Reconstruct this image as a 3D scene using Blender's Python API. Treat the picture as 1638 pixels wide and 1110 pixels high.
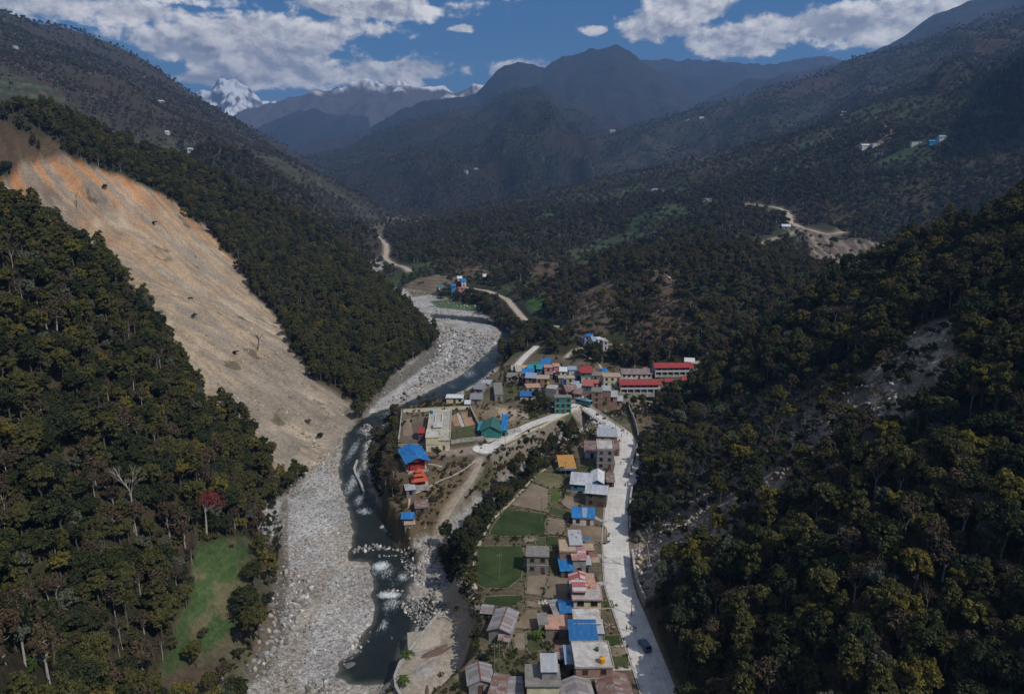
import bpy, bmesh, math, random, time
import numpy as np
from mathutils import Vector, Matrix, Euler
from mathutils.bvhtree import BVHTree
R_ = math.radians
SC = bpy.context.scene
for _o in list(bpy.data.objects): bpy.data.objects.remove(_o)
T00 = time.time()
# ---------------------------------------------------------------- camera
CAM_H, PITCH, FPX, CX, CY = 110.0, R_(13.2), 1091.0, 819.0, 555.0
cam_d = bpy.data.cameras.new('camera'); cam = bpy.data.objects.new('camera', cam_d)
SC.collection.objects.link(cam); SC.camera = cam
cam.location = (0, 0, CAM_H); cam.rotation_euler = (math.pi/2 - PITCH, 0, 0)
cam_d.sensor_width = 36.0; cam_d.lens = FPX/1638.0*36.0
cam_d.clip_start = 1.0; cam_d.clip_end = 60000.0
# ---------------------------------------------------------------- view
SC.view_settings.view_transform = 'Standard'; SC.view_settings.look = 'None'
SC.view_settings.gamma = 1.0; SC.view_settings.exposure = -0.42
SC.render.engine = 'CYCLES'
SC.cycles.max_bounces = 5; SC.cycles.diffuse_bounces = 2; SC.cycles.glossy_bounces = 2
SC.cycles.transmission_bounces = 3; SC.cycles.volume_bounces = 0; SC.cycles.transparent_max_bounces = 4
SC.cycles.use_denoising = True
try:
    SC.cycles.denoiser = 'OPENIMAGEDENOISE'
except Exception: pass
SC.cycles.sample_clamp_indirect = 6.0
# ---------------------------------------------------------------- sun and sky
SUN_AZ, SUN_EL = R_(128), R_(50)          # clockwise from +Y (up the valley)
sd = Vector((math.sin(SUN_AZ)*math.cos(SUN_EL), math.cos(SUN_AZ)*math.cos(SUN_EL), math.sin(SUN_EL)))
sun_d = bpy.data.lights.new('sun', 'SUN'); sun_d.energy = 4.9; sun_d.angle = R_(0.5); sun_d.color = (1.0, 0.94, 0.86)
sun = bpy.data.objects.new('sun', sun_d); SC.collection.objects.link(sun)
sun.rotation_euler = sd.to_track_quat('Z', 'Y').to_euler(); sun.location = (300, -100, 400)

def pdir(px, py):
    a = (px-CX)/FPX; b = (CY-py)/FPX
    return np.array([a, math.cos(PITCH)+b*math.sin(PITCH), -math.sin(PITCH)+b*math.cos(PITCH)])
def pY(px, py, Y):
    d = pdir(px, py); return d*(Y/d[1])+np.array([0, 0, CAM_H])
def pz(px, py, z):
    d = pdir(px, py); return d*((z-CAM_H)/d[2])+np.array([0, 0, CAM_H])

class NT:
    """small helper to write node trees"""
    def __init__(s, nt): s.nt = nt; s.n = nt.nodes; s.l = nt.links
    def new(s, t, **k):
        x = s.n.new(t)
        for a, v in k.items(): setattr(x, a, v)
        return x
    def put(s, sock, v):
        if isinstance(v, bpy.types.NodeSocket): s.l.new(v, sock)
        elif isinstance(v, (int, float)) and hasattr(sock.default_value, '__len__'):
            sock.default_value = (v, v, v) if len(sock.default_value) == 3 else (v, v, v, 1)
        elif isinstance(v, (tuple, list)) and len(v) == 3 and len(sock.default_value) == 4: sock.default_value = (*v, 1)
        else: sock.default_value = v
    def m(s, op, *a, clamp=False):
        x = s.new('ShaderNodeMath', operation=op, use_clamp=clamp)
        for i, v in enumerate(a): s.put(x.inputs[i], v)
        return x.outputs[0]
    def vm(s, op, *a):
        x = s.new('ShaderNodeVectorMath', operation=op)
        for i, v in enumerate(a): s.put(x.inputs[i], v)
        return x.outputs[0]
    def comb(s, x, y, z):
        c = s.new('ShaderNodeCombineXYZ'); s.put(c.inputs[0], x); s.put(c.inputs[1], y); s.put(c.inputs[2], z); return c.outputs[0]
    def sep(s, v):
        c = s.new('ShaderNodeSeparateXYZ'); s.put(c.inputs[0], v); return c.outputs
    def noise(s, vec, scale, detail=4, rough=.55, dist=0, out=0):
        x = s.new('ShaderNodeTexNoise'); s.put(x.inputs['Vector'], vec); s.put(x.inputs['Scale'], scale)
        s.put(x.inputs['Detail'], detail); s.put(x.inputs['Roughness'], rough); s.put(x.inputs['Distortion'], dist)
        return x.outputs[out]
    def voro(s, vec, scale, feature='F1', out='Distance'):
        x = s.new('ShaderNodeTexVoronoi', feature=feature); s.put(x.inputs['Vector'], vec); s.put(x.inputs['Scale'], scale)
        return x.outputs[out]
    def mix(s, f, a, b, blend='MIX'):
        x = s.new('ShaderNodeMix', data_type='RGBA', blend_type=blend)
        s.put(x.inputs[0], f); s.put(x.inputs[6], a); s.put(x.inputs[7], b); return x.outputs[2]
    def ramp(s, f, stops, interp='LINEAR'):
        x = s.new('ShaderNodeValToRGB'); s.put(x.inputs[0], f); x.color_ramp.interpolation = interp
        e = x.color_ramp.elements
        while len(e) < len(stops): e.new(0.5)
        for q, (p, c) in zip(e, stops):
            q.position = p; q.color = (*c, 1) if hasattr(c, '__len__') else (c, c, c, 1)
        return x.outputs[0]
    def rng(s, v, a, b, c=0., d=1., smooth=False):
        x = s.new('ShaderNodeMapRange', clamp=True)
        if smooth: x.interpolation_type = 'SMOOTHSTEP'
        s.put(x.inputs[0], v); s.put(x.inputs[1], a); s.put(x.inputs[2], b); s.put(x.inputs[3], c); s.put(x.inputs[4], d)
        return x.outputs[0]

world = bpy.data.worlds.new('World'); SC.world = world; world.use_nodes = True
def build_world():
    t = NT(world.node_tree); t.n.clear()
    sky = t.new('ShaderNodeTexSky', sky_type='NISHITA'); sky.sun_disc = False
    sky.sun_elevation = SUN_EL; sky.sun_rotation = SUN_AZ; sky.altitude = 1500; sky.air_density = 1.0
    sky.dust_density = 0.25; sky.ozone_density = 2.6
    hsv = t.new('ShaderNodeHueSaturation'); t.put(hsv.inputs['Saturation'], 1.38); t.put(hsv.inputs['Value'], 0.95); t.l.new(sky.outputs[0], hsv.inputs['Color'])
    co = t.new('ShaderNodeTexCoord').outputs['Generated']
    x, y, z = t.sep(co)
    u = t.m('ARCTAN2', x, y); v = t.m('ARCSINE', z)
    def shape(u_, v_, seed):
        # clouds keep to flat bases, so the pattern is squeezed in height
        vec = t.comb(t.m('MULTIPLY', u_, 1.0), t.m('MULTIPLY', v_, 1.5), seed)
        big = t.noise(vec, 10., 3, .5, .1)
        fine = t.noise(vec, 24.0, 9, .62, .15)
        return t.m('ADD', t.m('MULTIPLY', big, .42), t.m('MULTIPLY', fine, .58))
    blobs = [(330,75,110,36,1.0),(470,112,180,28,1.05),(440,60,130,40,.95),(620,112,150,15,1.0),(820,112,62,16,1.0),(730,112,60,10,.7),(250,118,55,18,.6),
             (120,8,190,22,.9),(300,-5,130,16,.8),(620,12,150,22,.95),(560,45,110,20,.75),(740,46,26,8,.9),
             (1040,42,60,26,1.05),(1090,12,60,22,.95),(968,96,50,14,.8),(950,49,26,10,1.0),(1200,66,90,26,1.05),(1330,48,110,28,1.1),(1240,38,50,18,.9),(1460,26,110,28,1.05),(1560,5,100,22,.9),
             (1790,-60,160,60,.9),(-200,-40,200,60,.8),(350,128,90,14,1.0)]
    acc = None
    for px, py, rx, ry, a in blobs:
        d = pdir(px, py); d = d/np.linalg.norm(d); u0 = math.atan2(d[0], d[1]); v0 = math.asin(d[2])
        dx = t.m('MULTIPLY', t.m('SUBTRACT', u, u0), FPX/rx*.92); dy = t.m('MULTIPLY', t.m('SUBTRACT', v, v0), FPX/ry)
        q = t.m('ADD', t.m('MULTIPLY', dx, dx), t.m('MULTIPLY', dy, dy))
        g = t.m('MULTIPLY', t.m('EXPONENT', t.m('MULTIPLY', q, -0.8)), a)
        acc = g if acc is None else t.m('MAXIMUM', acc, g)
    s0 = shape(u, v, 3.7)
    s1 = shape(t.m('ADD', u, .007), t.m('ADD', v, .009), 3.7)
    high = t.rng(v, .30, .5, 0, .5)
    cov = t.m('MAXIMUM', acc, high)
    dens0 = t.m('ADD', s0, t.m('MULTIPLY', cov, .42))
    alpha = t.rng(dens0, .685, .805, 0, 1, True)
    relief = t.m('SUBTRACT', s0, s1)  # density step towards the sun, only used to shade the cloud colour
    thick = t.rng(dens0, .76, 1.08, 0, 1)
    lit = t.m('ADD', t.rng(relief, -.06, .09, 0.30, 1.10), t.m('MULTIPLY', thick, -.42))  # sunlit sides and grey undersides are painted into the cloud colour
    lit = t.rng(lit, 0.0, 1.0, 0, 1)
    ccol = t.mix(lit, (3.9, 4.1, 4.6), (17.5, 16.6, 15.6))
    col = t.mix(t.m('MULTIPLY', alpha, .94), hsv.outputs[0], ccol)
    bg = t.new('ShaderNodeBackground'); t.put(bg.inputs[0], col); bg.inputs[1].default_value = 0.10
    out = t.new('ShaderNodeOutputWorld'); t.l.new(bg.outputs[0], out.inputs[0])
build_world()
world.cycles.sampling_method = 'MANUAL'; world.cycles.sample_map_resolution = 512
# ---------------------------------------------------------------- noise
def _h(ix, iy, s):
    h = (ix.astype(np.int64)*374761393 + iy.astype(np.int64)*668265263 + s*1442695041) & 0xFFFFFFFF
    h = ((h ^ (h >> 13))*1274126177) & 0xFFFFFFFF
    return (h ^ (h >> 16)) & 0xFFFFFFFF
def pn(x, y, s=0):
    xi = np.floor(x); yi = np.floor(y); fx = x-xi; fy = y-yi
    u = fx*fx*fx*(fx*(fx*6-15)+10); v = fy*fy*fy*(fy*(fy*6-15)+10)
    def g(dx, dy):
        a = _h(xi+dx, yi+dy, s)*(2*math.pi/4294967296.)
        return np.cos(a)*(fx-dx)+np.sin(a)*(fy-dy)
    a = g(0, 0); b = g(1, 0); c = g(0, 1); d = g(1, 1)
    return 1.5*((a+(b-a)*u)+((c+(d-c)*u)-(a+(b-a)*u))*v)
def fbm(x, y, o=4, s=0, gain=.5, lac=2.03):
    r = 0; a = 1; n = 0
    for i in range(o):
        r = r+a*pn(x+i*13.7, y-i*7.3, s+i); n += a; a *= gain; x = x*lac; y = y*lac
    return r/n
def ridged(x, y, o=5, s=0, gain=.5):
    r = 0; a = 1; n = 0; w = 1
    for i in range(o):
        k = 1-np.abs(pn(x+i*17.1, y+i*5.3, s+i)); k = k*k*w; w = np.clip(k*1.6, 0, 1)
        r = r+a*k; n += a; a *= gain; x = x*2.07; y = y*2.07
    return r/n
def sst(a, b, x):
    t = np.clip((x-a)/(b-a), 0, 1); return t*t*(3-2*t)
def smin(a, b, k):
    h = np.clip(.5+.5*(b-a)/k, 0, 1); return b*(1-h)+a*h-k*h*(1-h)
def smax(a, b, k): return -smin(-a, -b, k)
# ---------------------------------------------------------------- polar grid
AZ = np.arange(-54, 54.01, .082)*math.pi/180
_r = [42.0]
while _r[-1] < 12500:
    r = _r[-1]; _r.append(r+(max(.38, min(r*.0024, 2.0)) if r < 850 else r*.0052))
RR = np.array(_r)
GR, GA = np.meshgrid(RR, AZ, indexing='ij')
GX = GR*np.sin(GA); GY = GR*np.cos(GA)
def tps(pts, vals, X, Y, sel):
    P = np.array(pts, float); n = len(P); S = 200.
    P = P/S
    D = np.hypot(P[:, None, 0]-P[None, :, 0], P[:, None, 1]-P[None, :, 1])
    K = np.where(D > 0, D*D*np.log(D+1e-12), 0)+np.eye(n)*.002
    A = np.zeros((n+3, n+3)); A[:n, :n] = K; A[:n, n] = 1; A[:n, n+1:] = P; A[n, :n] = 1; A[n+1:, :n] = P.T
    w = np.linalg.solve(A, np.r_[vals, 0, 0, 0])
    out = np.full(X.shape, -1e4); xs = X[sel]/S; ys = Y[sel]/S
    z = w[n]+w[n+1]*xs+w[n+2]*ys
    for i in range(n):
        d2 = (xs-P[i, 0])**2+(ys-P[i, 1])**2
        z += w[i]*.5*d2*np.log(d2+1e-12)
    out[sel] = z
    return out
def bed(Y): return np.interp(Y, [0,150,250,350,500,620,700,800,1200,1600,2500,6000], [-12.5,-12,-10.5,-8,-5,-2,3,8,22,34,50,60])
def sheet(front, crest, kb, sel, kfront=6., noise_back=0):
    """front: world points of the face; crest: pixel crest (px, py, Y); behind the crest the ground falls by kb"""
    c = [pY(*q) for q in crest]
    pts = [p for p in front]+c
    z = tps([(p[0], p[1]) for p in pts], [p[2] for p in pts], GX, GY, sel)
    ca = np.array([math.atan2(p[0], p[1]) for p in c]); o = np.argsort(ca)
    yc = np.interp(GA, ca[o], np.array([p[1] for p in c])[o]); zc = np.interp(GA, ca[o], np.array([p[2] for p in c])[o])
    back = zc+kfront*.5-kb*np.maximum(GY-yc, 0)-np.where(GY < yc, -(yc-GY)*0.04, 0)
    return smin(z, back, kfront), yc, zc
def ridge(crest, kf, kb, sel, k=30.):
    c = [pY(*q) for q in crest]
    ca = np.array([math.atan2(p[0], p[1]) for p in c]); o = np.argsort(ca)
    yc = np.interp(GA, ca[o], np.array([p[1] for p in c])[o])
    # spurs wander instead of running straight down from each summit
    Ym = float(np.mean(yc)); wp = np.clip(np.abs(yc-GY)/(Ym*.28), 0, 1)
    AW = GA+wp*(.10*fbm(GX/(Ym*.16)+7, GY/(Ym*.22), 3, 101)+.05*fbm(GX/(Ym*.05), GY/(Ym*.07), 2, 102))
    zc = np.interp(AW, ca[o], np.array([p[2] for p in c])[o])
    aa = ca[o]
    off = np.maximum(0, aa[0]-GA)+np.maximum(0, GA-aa[-1])
    z = zc-np.where(GY < yc, (yc-GY)*kf, (GY-yc)*kb)-off*GY*.8
    return np.where(sel, z, -1e4), yc, zc

def build_terrain():
    near = GR < 900; mid = (GR > 250) & (GR < 4200)
    # A: forested slope in the left foreground
    fA = [np.array(q, float) for q in [(-52,90,-11),(-58,125,-11),(-67,169,-10),(-85,225,-10),(-100,275,-10),(-20,60,-11),(-10,120,-25),(-20,220,-35),(-40,300,-45)]]
    fA += [pz(260,1085,-5), pz(385,880,1), pz(310,960,0), pz(0,1000,22), pz(0,1100,16), pz(0,700,48), pz(0,850,34), pz(200,1000,11), pz(200,800,27), pz(330,780,16), pz(120,600,55), pz(-200,900,45), pz(-300,500,95)]
    A, yA, zA = sheet(fA, [(-500,150,235),(-250,220,240),(0,325,245),(100,388,266),(180,445,280),(250,520,292),(300,605,298),(345,685,298),(400,745,296),(445,778,290)], 1.0, near, 8)
    # B: the long hillside carrying the landslide and the forested spur
    fB = [pz(450,785,-9), pz(500,725,-8), pz(570,665,-7), pz(620,610,-6), pz(690,546,-3), pz(300,480,47+0), pY(230,300,505), pY(100,250,480), pY(430,520,430), pY(330,370,520), pY(560,480,520), np.array([-40,380,-26.]), np.array([-30,480,-22.]), np.array([-40,280,-38.]), np.array([-70,200,-35.]), np.array([10,600,-45.]), pY(0,270,465), pY(-200,250,430)]
    B, yB, zB = sheet(fB, [(-400,60,420),(-150,110,450),(0,186,475),(130,208,540),(250,250,600),(380,303,660),(500,364,700),(600,443,640),(660,503,575),(692,538,520)], .55, near, 8)
    # K/J: hillside on the right above the village
    fK = [pz(862,522,3), pz(832,503,6), pz(785,468,9), pz(700,443,15), pz(655,434,17), pz(612,385,28), pz(820,572,0), pz(900,566,8), pz(1000,568,11), pz(1120,566,16), pz(1250,565,20),
          pz(945,543,15), pY(960,492,475), pY(1050,415,560), pY(1150,398,640), pY(1250,374,740), pY(1330,378,770), pY(1430,392,760), pY(1000,398,860), pz(870,450,15), pY(1330,445,640), pY(1400,450,560), pY(1550,440,600),
          pY(1100,330,1050), pY(1250,300,1010), pY(1450,240,1000), pY(1600,210,950), pY(1750,180,900), pY(860,380,1000), pY(960,330,1250),
          np.array([20,330,-18.]), np.array([-20,400,-22.]), np.array([-40,520,-25.]), np.array([-80,620,-20.]), np.array([-150,700,-25.]), np.array([-240,900,-15.]), np.array([-330,1200,-5.]), np.array([150,330,4.])]
    J, yJ, zJ = sheet(fK, [(1900,20,1250),(1638,103,1330),(1500,143,1380),(1400,176,1400),(1300,210,1450),(1200,240,1500),(1100,262,1560),(1000,285,1600),(850,318,1620),(720,345,1560),(640,372,1450),(590,385,1400)], .35, mid & (GR < 3000), 16)
    # L: steep forested slope at the right
    fL = [pz(1034,690,0), pz(1024,740,0), pz(1012,800,0), pz(1008,880,0), pz(1020,940,0), pz(1042,1000,0), pz(1066,1080,0), np.array([36,90,0.]), np.array([38,60,0.]), np.array([5,110,-28.]), np.array([5,200,-30.]), np.array([20,300,-25.]),
          pz(1638,1110,35), pz(1638,700,59), pz(1350,900,33), pz(1200,800,24), pz(1450,600,60), np.array([150,60,80.]), np.array([200,120,120.]), pz(1250,1100,17), pz(1150,680,18), pz(1080,640,8)]
    L, yL, zL = sheet(fL, [(2000,230,200),(1800,285,220),(1638,352,240),(1550,377,262),(1450,408,280),(1350,452,292),(1290,492,300),(1200,552,312),(1130,612,316),(1075,655,316),(1040,690,312)], 1.0, near, 8)
    # D: terraced mountain at the left, with a dark spur in front of it
    fD = [pY(60,170,1150), pY(200,205,1200), pY(300,230,1250), pY(420,275,1350), pY(520,345,1200), pY(560,372,1300), pY(590,395,1350), pY(-200,60,1200), pY(400,220,1900), pY(200,140,1750), pY(40,80,1700), pY(500,290,1950), pz(575,340,75), np.array([-500,820,60.]), np.array([-330,950,25.]), np.array([-250,1200,10.]), np.array([-200,1800,20.]), np.array([-700,900,120.])]
    Dm, yD, zD = sheet(fD, [(-400,-120,2300),(-150,-30,2300),(0,24,2300),(110,52,2350),(190,76,2350),(225,95,2350),(300,146,2400),(400,206,2450),(470,246,2450),(530,284,2400),(575,318,2350),(600,345,2250)], .5, (GR > 700) & (GR < 5000), 20)
    # D2: dark wooded spur between B and D
    Dm = Dm-np.maximum(0, GX+265+.12*(GY-1200))*.7-np.maximum(0, 1000-GY)*.45
    D2, _, _ = ridge([(20,330,1100),(150,285,1080),(260,262,1050),(340,238,1040),(400,264,1030),(450,296,1030),(500,330,1030),(540,372,1000),(575,410,960)], .55, .3, (GR > 500) & (GR < 3000))
    # far ridges
    I1, yI, zI = ridge([(2000,-150,2500),(1750,-45,2550),(1638,12,2600),(1540,44,2600),(1470,66,2650),(1400,88,2700),(1330,110,2750),(1240,138,2800),(1150,166,2900),(1060,190,2900),(980,214,2900),(880,243,2900),(800,272,2900),(740,292,2850),(680,305,2800),(620,318,2700),(570,338,2500)], .34, .45, (GR > 1100) & (GR < 6000))
    I0, _, _ = ridge([(1900,-160,4300),(1638,-28,4400),(1560,2,4400),(1500,26,4500),(1440,54,4600),(1400,70,4700),(1340,92,4800),(1300,104,4900),(1200,135,5000),(1100,180,5000)], .45, .4, (GR > 2500) & (GR < 9000))
    G1, _, _ = ridge([(475,240,4600),(520,225,4700),(560,211,4800),(620,192,5000),(665,176,5100),(700,163,5200),(760,144,5300),(795,118,5300),(828,108,5300),(850,112,5300),(872,118,5300),(905,102,5400),(945,90,5400),(985,83,5400),(1005,90,5400),(1040,112,5400),(1080,140,5300),(1120,165,5200),(1180,200,5000),(1300,260,4800)], .44, .4, (GR > 2300) & (GR < 9500))
    G2, _, _ = ridge([(455,250,3100),(485,238,3150),(520,234,3200),(560,224,3300),(600,214,3400),(650,205,3500),(700,198,3650),(760,176,3850),(820,150,3950),(868,140,4000),(890,150,4000),(920,172,3900),(960,205,3800),(1000,240,3700)], .20, .38, (GR > 1500) & (GR < 6000))
    G2 = G2-np.maximum(0, 2500-GY)*.25
    H1, _, _ = ridge([(960,95,7052),(1010,88,7134),(1060,85,7134),(1085,93,7134),(1130,97,7134),(1200,98,7134),(1222,104,7052),(1250,100,7052),(1280,101,7052),(1310,99,6970),(1400,112,6888),(1500,120,6806)], .4, .4, (GR > 5000) & (GR < 14000))
    F1, _, _ = ridge([(300,210,7030),(380,176,7104),(420,166,7252),(470,150,7400),(500,141,7400),(530,146,7400),(560,137,7400),(590,132,7400),(615,137,7400),(640,134,7400),(670,144,7400),(700,146,7400),(730,148,7400),(755,141,7400),(800,150,7400),(900,175,7252)], .42, .4, (GR > 4800))
    F2, _, _ = ridge([(380,216,6120),(430,192,6300),(480,178,6480),(530,184,6480),(580,200,6300),(640,215,6120),(700,222,5940)], .4, .4, (GR > 4500) & (GR < 9000))
    E1, _, _ = ridge([(150,190,8990),(230,175,9176),(270,158,9300),(290,140,9300),(318,128,9300),(335,131,9300),(350,118,9300),(372,112,9300),(395,120,9300),(415,138,9300),(440,147,9300),(470,158,9300),(540,185,9300),(620,215,9300)], .45, .45, (GR > 6500))
    # relief, growing with distance
    rg = ridged(GX/900., GY/900., 6, 11)-.42
    rg2 = ridged(GX/2600.+3, GY/2600., 7, 23)-.42
    rgs = ridged(GX/230.+1, GY/230.-4, 5, 5)-.42
    fb = fbm(GX/60., GY/60., 5, 3)
    fbs = fbm(GX/14., GY/14., 4, 8)
    def depth_amp(z, zc, w): return np.clip((zc-z)/w, .12, 1)
    Dm = Dm+rg*np.clip((zD-Dm)/120, .1, 1)*75
    J = J+rgs*np.clip((GR-420)/500, 0, 1)*26*np.clip((zJ-J)/30+.2, .2, 1)+rg*np.clip((GR-900)/600, 0, 1)*22
    I1 = I1+rg*np.clip((zI-I1)/150, .10, 1)*95+rgs*10
    I0 = I0+rg*110+0*rgs; rm_ = ridged(GX/420.+9, GY/420., 5, 31)-.42; r4 = ridged(GX/5200., GY/5200.+2, 6, 57)-.42; G1 = G1+rg*90+rg2*130+rm_*22-8; G2 = G2+rg*75+rg2*60+rm_*22; re_ = ridged(GX/330.+2, GY/330., 6, 91)-.42; H1 = H1+rg2*150+rg*100+re_*30; F1 = F1+rg2*120+rg*110+re_*60-35; F2 = F2+rg2*180+rg*100+re_*30; E1 = E1+rg2*90+rg*90+re_*80-150; I1 = I1+rm_*18; Dm = Dm+rm_*22*np.clip((GR-900)/400, 0, 1)
    D2 = D2+rgs*22
    A = A+fb*3.0; L = L+fb*3.0; B = B+fb*2.5+rgs*6*np.clip((GR-300)/200, 0, 1)*np.clip((zB-B)/20, .1, 1)
    floor = bed(GY)+fb*.5
    hills = {'A': A, 'B': B, 'J': J, 'L': L, 'D': Dm, 'D2': D2, 'I': I1, 'I0': I0, 'G': G1, 'G2': G2, 'H': H1, 'F': F1, 'F2': F2, 'E': E1}
    names = list(hills); st = np.stack([hills[k] for k in names])
    who = st.argmax(0); hz = st.max(0)
    return floor, hz, who, names, fb, fbs, rgs, rg, rg2
FLOOR, HZ, WHO, HN, FB, FBS, RGS, RG, RG2 = build_terrain()
print('hills', time.time()-T00)
TZ = [None]
def gidx(x, y):
    r = np.hypot(x, y); a = np.arctan2(x, y)
    fi = np.interp(r, RR, np.arange(len(RR))); fj = np.clip((a-AZ[0])/(AZ[1]-AZ[0]), 0, len(AZ)-1.001)
    return fi, fj
def lookup(G, x, y):
    x = np.asarray(x, float); y = np.asarray(y, float)
    fi, fj = gidx(x, y); i = np.minimum(fi.astype(int), len(RR)-2); j = fj.astype(int); u = fi-i; v = fj-j
    return (G[i, j]*(1-u)+G[i+1, j]*u)*(1-v)+(G[i, j+1]*(1-u)+G[i+1, j+1]*u)*v
def T(x, y): return lookup(TZ[0], x, y)
_ts = 48*1.0035**np.arange(1750)
def hit(px, py, h=0.):
    """where the ray through a pixel first comes within h of the ground"""
    d = pdir(px, py)
    X = d[0]*_ts; Y = d[1]*_ts; Z = CAM_H+d[2]*_ts-h
    g = Z-T(X, Y); k = np.nonzero(g < 0)[0]
    if len(k) == 0: return np.array([X[-1], Y[-1], Z[-1]])
    k = max(k[0], 1); f = g[k-1]/(g[k-1]-g[k]+1e-9); t = _ts[k-1]+(_ts[k]-_ts[k-1])*f
    return np.array([d[0]*t, d[1]*t, CAM_H+d[2]*t-h])
def sdist(poly, X, Y, pad=30.):
    """signed distance (positive inside) to a world polygon; -1e3 beyond pad"""
    P = np.array([(p[0], p[1]) for p in poly]); lo = P.min(0)-pad; hi = P.max(0)+pad
    sel = (X > lo[0]) & (X < hi[0]) & (Y > lo[1]) & (Y < hi[1])
    out = np.full(X.shape, -1e3); x = X[sel]; y = Y[sel]
    if x.size == 0: return out
    d2 = np.full(x.shape, 1e12); ins = np.zeros(x.shape, bool)
    for i in range(len(P)):
        a = P[i]; b = P[(i+1) % len(P)]; e = b-a; w = np.clip(((x-a[0])*e[0]+(y-a[1])*e[1])/(e@e+1e-12), 0, 1)
        d2 = np.minimum(d2, (x-a[0]-e[0]*w)**2+(y-a[1]-e[1]*w)**2)
        c = ((a[1] > y) != (b[1] > y)) & (x < (b[0]-a[0])*(y-a[1])/(b[1]-a[1]+1e-12)+a[0]); ins ^= c
    out[sel] = np.sqrt(d2)*np.where(ins, 1, -1)
    return out
def ldist(line, X, Y, pad=30.):
    """distance to a world polyline and the height along it"""
    P = np.array(line)[:, :3]; lo = P.min(0)-pad; hi = P.max(0)+pad
    sel = (X > lo[0]) & (X < hi[0]) & (Y > lo[1]) & (Y < hi[1])
    D = np.full(X.shape, 1e3); Z = np.zeros(X.shape); x = X[sel]; y = Y[sel]; d2 = np.full(x.shape, 1e12); z = np.zeros(x.shape)
    for a, b in zip(P[:-1], P[1:]):
        e = b-a; w = np.clip(((x-a[0])*e[0]+(y-a[1])*e[1])/(e[0]**2+e[1]**2+1e-9), 0, 1)
        q = (x-a[0]-e[0]*w)**2+(y-a[1]-e[1]*w)**2; m = q < d2; d2 = np.where(m, q, d2); z = np.where(m, a[2]+e[2]*w, z)
    D[sel] = np.sqrt(d2); Z[sel] = z
    return D, Z
# ---------------------------------------------------------------- valley floor: terraces, river, gully
def PZ(lst, z): return [pz(a, b, z) for a, b in lst]
NEARG = GR < 900
def terraces():
    z = FLOOR.copy()
    def put(poly, hgt, fall, tilt=None):
        nonlocal z
        s = sdist(poly, GX, GY, fall+2); m = sst(-fall, 0, s)
        h = hgt if tilt is None else tilt
        z = z*(1-m)+h*m
    W = PZ([(700,650),(745,622),(800,590),(826,566),(900,556),(1000,556),(1180,560),(1190,640),(1080,645),(965,640),(900,650),(840,655),(780,655)], 6)
    put(W, 0, 12, 4.2+.03*(GY-330)+.02*(GX-20)+FBS*.15)
    P2 = PZ([(640,735),(622,790),(628,835),(655,855),(700,838),(760,780),(830,728),(890,695),(930,670),(900,655),(700,700)], -2)
    put(P2, 0, 6, -2.5+.02*(GY-240)+FBS*.25)
    P = PZ([(622,728),(632,700),(636,655),(700,640),(800,636),(880,640),(950,646),(925,664),(860,690),(815,715),(768,735),(700,752),(650,772),(632,760)], 3)
    put(P, 0, 6, 3.0+.012*(GY-290)+FBS*.1)
    gul = PZ([(1150,640),(1060,652),(980,662),(930,690),(880,712),(820,752),(760,795),(700,838),(660,862),(690,880),(722,860),(778,806),(818,772),(885,716),(935,692),(962,680),(1000,676),(1060,668),(1150,662)], -6)
    s = sdist(gul, GX, GY, 6); m = sst(-5, 2.5, s)
    z = z*(1-m)+m*np.minimum(z, np.interp(GY, [200,250,330,380], [-10.5,-7.5,-3.5,-1])+FBS*.4)
    lot = PZ([(640,1125),(632,1085),(655,1045),(702,985),(690,955),(700,945),(735,945),(752,975),(757,1040),(728,1078),(700,1125)], -8.5)
    put(lot, -8.5, 5, -8.5+FBS*.12)
    V = PZ([(690,1112),(735,1075),(765,1045),(770,1000),(764,965),(742,930),(746,872),(772,835),(818,778),(865,738),(925,700),(952,672),(985,668),(1030,655),(1120,700),(1200,900),(1300,1120),(1500,1500),(500,1500)], 0)
    put(V, 0, 6, .012*(GY-140)+FBS*.12)
    return z
z0 = terraces()
WATER_L = [(690,507),(740,512),(790,521),(803,532),(797,548),(775,570),(745,596),(715,613),(680,631),(640,650),(600,661),(575,672),(556,692),(549,715),(546,760),(556,800),(568,850),(560,885),(563,894),(595,896),(599,915),(604,950),(600,1000),(586,1018),(568,1042),(548,1060),(545,1078),(565,1088)]
WATER_R = [(626,1092),(641,1040),(662,1003),(657,982),(645,962),(652,935),(666,915),(660,893),(648,880),(638,862),(616,838),(598,800),(586,770),(578,745),(580,715),(592,695),(618,673),(645,662),(700,641),(742,624),(777,600),(801,580),(815,562),(822,542),(812,522),(770,507),(690,500)]
bz = lambda px, py: pz(px, py, float(bed(pz(px, py, -6)[1]))-.6)
WATER = [bz(*q) for q in WATER_L+WATER_R]
wsd = sdist(WATER, GX, GY, 12); rag = FBS*1.6+pn(GX/4., GY/4., 77)*.9
WSD = wsd+rag
hill_floor = smax(z0, HZ, 2.5)
w_m = sst(-2.5, 2.2, WSD)
z1 = hill_floor*(1-w_m)+w_m*(bed(GY)-2.0)
TZ[0] = z1
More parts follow.
